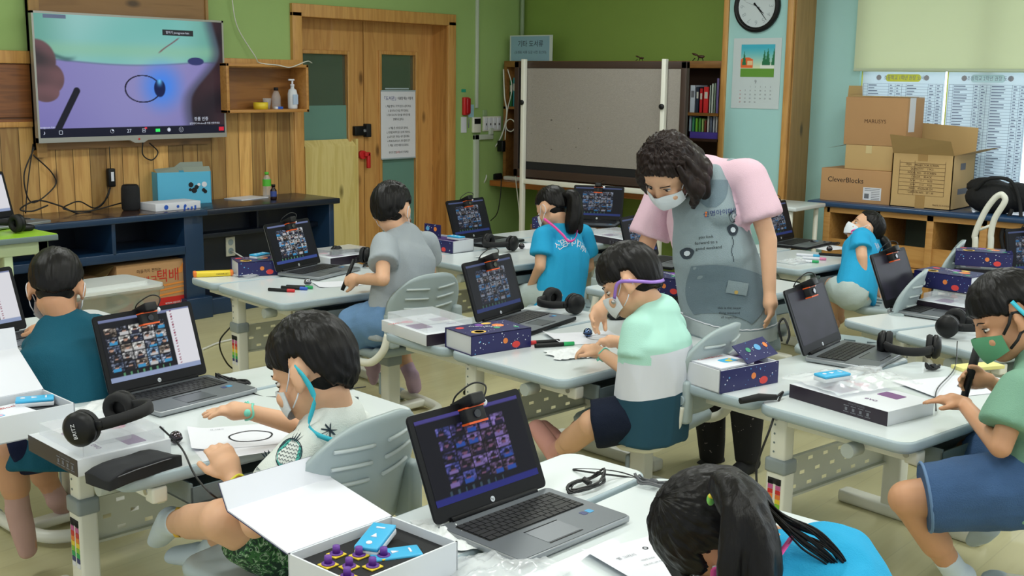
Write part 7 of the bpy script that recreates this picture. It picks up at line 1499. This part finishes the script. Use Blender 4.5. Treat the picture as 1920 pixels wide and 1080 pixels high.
for k in range(34):
    sg = -1 if k % 2 else 1; a = math.radians(rnd.uniform(62, 165)) * sg; x, y = math.sin(a), math.cos(a); z0 = rnd.uniform(.0, .05)
    lock(mb, M @ Matrix.Scale(1.1, 4), [(x * .074, y * .092 - .012, z0 + .02), (x * .095, y * .108 - .012, -.01), (x * (.10 + rnd.uniform(0, .02)), y * .115 - .01, -.05), (x * (.088 + rnd.uniform(-.01, .02)), y * .10, -.082 - rnd.uniform(0, .03)), (x * .075, y * .09 + .012, -.10 - rnd.uniform(0, .03))], rnd.uniform(.012, .018))
fuse('hair_curls', mb, .006, HBR, t, 1, .003, 40, seed=4)
adopt(MB().ell(M @ V((-.01, .03, .118)), (.004, .003, .003), 8).ell(M @ V((.01, .035, .116)), (.003, .003, .003), 8).build('hair_pin', STEEL), t)
mask_part(M, 1.10, MASKW, t)
PINK = cloth('pink', (222, 188, 202)); dn = (J['P'] - J['C']).normalized()
mb = MB(); limb(mb, mids(J['N'], J['C'], .05), J['C'], .085, .122, lat, 1.3, 'rr', k1=1.30); limb(mb, J['C'], mids(J['C'], J['P'], .75), .120, .12, lat, 1.3)
for i in (0, 1): S, E = J['S'][i], J['E'][i]; limb(mb, mids(J['N'], S, .2), S, .066, .068); limb(mb, S, mids(S, E, .66), .067, .080, ends='rf')
top = fuse('pink_top', mb, .0075, PINK, t, 7, .005, 7, seed=22)
# apron: fused shell over the front and sides
fwd = -FWD * .9 + cv(-.35, 0, 0)
mb = MB(); o_ = fwd.normalized() * .032; limb(mb, mids(J['N'], J['C'], .35) + o_ * 1.3, mids(J['C'], J['P'], .45) + o_ * 1.1, .108, .134, lat, .98, 'fr', k1=1.2); limb(mb, mids(J['C'], J['P'], .4) + o_, J['P'] + o_ * .6, .128, .142, lat, 1.22, k1=1.32); limb(mb, J['P'] + o_ * .6, A(1366, 652, 4.33) + o_ * .3, .142, .150, lat, 1.30, 'rf', k1=1.36)
limb(mb, A(1372, 312, 4.14), mids(J['C'], J['S'][1], .35) + o_ * 1.2, .026, .045, lat, 1.0);  limb(mb, A(1338, 330, 4.14), A(1350, 400, 4.10), .04, .05, lat, 1.1)
APR = mat('apron_chambray', (136, 152, 158), .85, bump=.3, bscale=300, vary=.06, vscale=20); ap = fuse('apron', mb, .0075, APR, t, 3, .006, 6, (1, 1, .25), seed=30)
strip = bpy.data.materials.new('apron_stripe')
def art(fn): mb = MB(); fn(mb); return mb
def dec(name, fn, px, py, m, up=(0, 1, 0), dep=4.2, off=.0024, tg=None): return decal(name, art(fn), A(px, py, dep), -FWD, cv(*up), tg or ap, m, tg or ap, off)
DG = mat('apron_dark', (104, 122, 132), .85, bump=.3, bscale=300); INKN = mat('print_navy', (30, 44, 110), .8)
def grid(mb, w, h, n=12, m=10, fn=None):
    vs = [((i / n - .5) * w, (j / m - .5) * h, 0) for j in range(m + 1) for i in range(n + 1)]
    if fn: vs = [fn(*v) for v in vs]
    mb.add(vs, [(j * (n + 1) + i, j * (n + 1) + i + 1, (j + 1) * (n + 1) + i + 1, (j + 1) * (n + 1) + i) for j in range(m) for i in range(n)], True)
dec('collar_panel', lambda mb: grid(mb, .13, .10, fn=lambda x, y, z: (x * math.sqrt(max(.05, 1 - ((.05 - y) / .1) ** 2)), y, 0)), 1322, 368, DG, off=.0016); dec('collar_panel', lambda mb: grid(mb, .09, .05, fn=lambda x, y, z: (x * math.sqrt(max(.05, 1 - ((.025 - y) / .05) ** 2)), y, 0)), 1262, 372, DG, off=.0016)
dec('pocket', lambda mb: grid(mb, .30, .17, fn=lambda x, y, z: (x * (1 - .35 * ((.085 - y) / .17) ** 3), y - .02 * (x / .15) ** 2, 0)), 1362, 545, DG, (.16, 1, 0), off=.004)
dec('pocket_flap', lambda mb: grid(mb, .075, .045), 1374, 540, APR, (.16, 1, 0), off=.009); dec('pocket_button', lambda mb: mb.prism(circ(0, 0, .007, 14), 0, .003), 1372, 548, mat('button_brass', (190, 160, 90), .4), off=.011)
dec('hem_band', lambda mb: grid(mb, .42, .05, 24, 4, lambda x, y, z: (x, y + .05 * (x / .2) ** 2, 0)), 1366, 632, mat('apron_pale', (164, 174, 176), .85), (.12, 1, 0), off=.003)
dec('hem_lace', lambda mb: grid(mb, .42, .004, 30, 1, lambda x, y, z: (x, y + .05 * (x / .2) ** 2 + .001 * math.sin(x * 700), 0)), 1364, 616, PAPER, (.12, 1, 0), off=.005)
dec('chest_lettering', lambda mb: (addtext(mb, '신명아이마루', .022, Matrix.Translation((.008, 0, 0)))), 1335, 404, INKN, (-.12, 1, 0)); dec('chest_emblem', lambda mb: mb.prism(circ(0, .004, .004, 8), 0, .001).prism(circ(0, -.006, .003, 8, .006), 0, .001), 1313, 405, ORG)
dec('apron_text', lambda mb: (addtext(mb, 'you look', .014, Matrix.Translation((0, .02, 0))), addtext(mb, 'forward to a', .015, Matrix.Translation((0, 0, 0))), addtext(mb, 'good weekend', .015, Matrix.Translation((.008, -.02, 0)))), 1315, 457, INK, (-.08, 1, 0)); dec('apron_text', lambda mb: (addtext(mb, 'this is the nicest', .012, Matrix.Translation((0, .012, 0))), addtext(mb, 'thing weekend', .012, Matrix.Translation((0, -.006, 0))), addtext(mb, 'all together', .012, Matrix.Translation((0, -.022, 0)))), 1362, 583, INK, (.0, 1, 0), off=.007)
for (px, py) in ((1363, 410), (1380, 416), (1363, 434), (1284, 476)):
    dec('flower_patch', lambda mb: mb.prism([(.021 * math.cos(a) * (1 + .12 * math.sin(3 * a)), .021 * math.sin(a)) for a in [k * PI / 8 for k in range(16)]], 0, .001), px, py, mat('patch_dark', (48, 58, 68), .9), off=.003)
    dec('flower_centre', lambda mb: mb.prism(circ(0, 0, .010, 7), 0, .001), px, py, mat('patch_grey', (196, 206, 214), .9), off=.006); 
dec('flower_stem', lambda mb: [mb.box(-.0012 + .004 * math.sin(i), .0012 + .004 * math.sin(i), -.01 * i - .01, -.01 * i, 0, .001) for i in range(9)], 1362, 446, mat('patch_dark', 0), off=.003)
PANT = mat('trousers_black_print', (20, 20, 24), .85); camo(PANT, (20, 20, 24), (20, 20, 24), (20, 20, 24), 30)
cr = [n for n in PANT.node_tree.nodes if n.type == 'VALTORGB'][0]; cr.color_ramp.elements[2].position = .72; cr.color_ramp.elements[2].color = (.35, .3, .3, 1); cr.color_ramp.elements[3].position = .76; cr.color_ramp.elements[3].color = (.007, .007, .009, 1)
mb = MB(); limb(mb, J['P'], J['P'] + V((0, 0, -.06)), .115, .12, lat, 1.25)
for i in (0, 1): Hh = J['P'] + lat * (-.07 if i == 0 else .07); limb(mb, Hh, J['K'][i], .095, .068); limb(mb, J['K'][i], mids(J['K'][i], J['A'][i], .95), .066, .045, ends='rf')
fuse('trousers', mb, .0075, PANT, t, 3, .004, 9, seed=33)
for i in (0, 1): sock(t, J['A'][i], J['T'][i], J['K'][i], BLACKM, .036, name='shoe')

# ---- foreground girl -------------------------------------------------------
J = dict(H=A(1343, 1002, 1.86), N=A(1464, 1052, 1.80), C=A(1552, 1140, 1.76), P=A(1600, 1300, 1.85), S=[A(1480, 1185, 1.64), A(1566, 1050, 2.00)], E=[A(1330, 1210, 1.60), A(1520, 1080, 2.12)], W=[A(1240, 1180, 1.78), A(1400, 1090, 2.15)], K=[A(1350, 1330, 1.95), A(1450, 1280, 2.15)], A=[None, None], T=[None, None])
J['A'] = [V((J['K'][0].x, J['K'][0].y, .08)), V((J['K'][1].x, J['K'][1].y, .08))]; J['T'] = [J['A'][0] + V((0, .12, -.04)), J['A'][1] + V((0, .12, -.04))]
t, M, lat = person('foreground girl with long ponytail and pink mask strap bowing over desk', J, cv(-.50, -.68, .45), cv(-.45, .62, -.35), SK1, 1.02, .0048, hands=[(cv(-.9, .2, .3), cv(0, -1, 0), dict(curl=.5)), (cv(-.9, 0, .2), cv(0, -1, 0), dict(curl=.5, thumb=-1))])
hair_cap('hair', M, 1.02, [(0, 10), (35, 4), (55, -10), (70, -6), (84, 14), (98, 8), (115, -24), (140, -42), (180, -46)], .12, HB, t, .02, 5, .003, 31)
P0 = M @ V((0, -.085, .075)); mb = MB(); rnd = random.Random(9)
for k in range(15):
    o_ = V((rnd.uniform(-.014, .014), rnd.uniform(-.014, .014), rnd.uniform(-.01, .01))); f_ = rnd.uniform(-.03, .03)
    lock(mb, Matrix.Identity(4), [A(1350, 925, 1.74) + o_ * .5, A(1360, 905, 1.71) + o_, A(1385, 935, 1.68) + o_ * 1.4, A(1402 + f_ * 700, 1010, 1.66) + o_ * 1.5, A(1400 + f_ * 900, 1100, 1.66) + o_ * 1.8, A(1395 + f_ * 900, 1180, 1.67)], .014)
fuse('ponytail', mb, .0045, HB, t, 2, .0015, 50, seed=5)
mb = MB()
for k in range(26):
    f_ = rnd.uniform(-1, 1); h_ = rnd.uniform(-1, 1); lock(mb, Matrix.Identity(4), [A(1425 + 14 * f_, 935 + 26 * f_, 1.74 + .02 * h_), A(1475 + 10 * f_, 985 + 24 * f_, 1.71 + .02 * h_), A(1522 + 18 * h_, 1012 + 20 * f_, 1.70), A(1562 + 16 * h_, 1045 + 14 * f_, 1.70), A(1588 + 10 * h_, 1082 + 8 * f_, 1.72)], .0014, 5)
adopt(mb.build('loose_strands', HB), t)
mb = MB()
for k in range(12):
    f_ = k / 24; lock(mb, Matrix.Identity(4), [M @ V((-.03 - .03 * f_, .07 - .05 * f_, .055)), M @ V((-.045 - .04 * f_, .085 - .05 * f_, .01)), M @ V((-.045 - .04 * f_, .086 - .055 * f_, -.03)), M @ V((-.040 - .04 * f_, .082 - .055 * f_, -.06 - .02 * rnd.random()))], .005, 6)
adopt(mb.build('side_locks', HB), t)
adopt(MB().ell(A(1333, 936, 1.72), (.008, .006, .010), 14).build('hair_bobble', mat('bobble_green', (120, 190, 90), .3)), t); adopt(MB().ell(A(1334, 930, 1.716), (.006, .005, .004), 12).build('bobble_stripe', YEL), t)
sh = shirt(t, J, lat, CYC, 1.06, .62, .08, slr=(.056, .062), seed=24, loose=1.1, neck=.28); mask_part(M, 1.02, MASKW, t)
strap_band('lanyard', [M @ V((-.078, .02, -.0)), M @ V((-.086, -.005, .014)), M @ V((-.088, -.028, -.005)), M @ V((-.084, -.03, -.04)), A(1400, 1085, 1.66)], .0055, PK, t, cv(.9, .3, 0))
strap_band('lanyard', [A(1487, 1004, 1.735), A(1470, 1028, 1.70), A(1448, 1060, 1.665), A(1428, 1095, 1.64)], .0065, PK, t, cv(.8, .5, 0))
shorts(t, J, lat, NAVYC, 1.0, .85, seed=27)
# ------------------------------------------------------------------ lights
w = bpy.data.worlds.new('world'); scene.world = w; w.use_nodes = True
_nt = w.node_tree; _tc = _nt.nodes.new('ShaderNodeTexCoord'); _sp = _nt.nodes.new('ShaderNodeSeparateXYZ'); _mr = _nt.nodes.new('ShaderNodeMapRange')
_nt.links.new(_tc.outputs['Generated'], _sp.inputs[0]); _nt.links.new(_sp.outputs['X'], _mr.inputs[0]); _mr.inputs[1].default_value = .5; _mr.inputs[2].default_value = .9; _mr.inputs[3].default_value = .95; _mr.inputs[4].default_value = 3.2
_nt.links.new(_mr.outputs[0], _nt.nodes['Background'].inputs['Strength'])      # brighter sky on the window side
w.node_tree.nodes['Background'].inputs['Color'].default_value = (.86, .94, 1, 1); w.node_tree.nodes['Background'].inputs['Strength'].default_value = .95
def lamp(x, y, W_, H_, e):
    t = thing('ceiling_light', None, None, (x, y, CEIL - .03)); t['kind'] = 'structure'
    ld = bpy.data.lights.new('tube_light', 'AREA'); ld.shape = 'RECTANGLE'; ld.size = W_; ld.size_y = H_; ld.energy = e; ld.color = (.97, 1, .97)
    lo = bpy.data.objects.new('tube_light', ld); COL.objects.link(lo); lo.location = (x, y, CEIL - .035)
    brick('light_housing', [(-W_ / 2 - .02, W_ / 2 + .02, -H_ / 2 - .02, H_ / 2 + .02, .0, .03)], WHITE, t)
for x in (.6, 2.8, 5.2):
    for y in (-.4, 1.9, 4.3): lamp(x, y, 1.3, .35, 24)
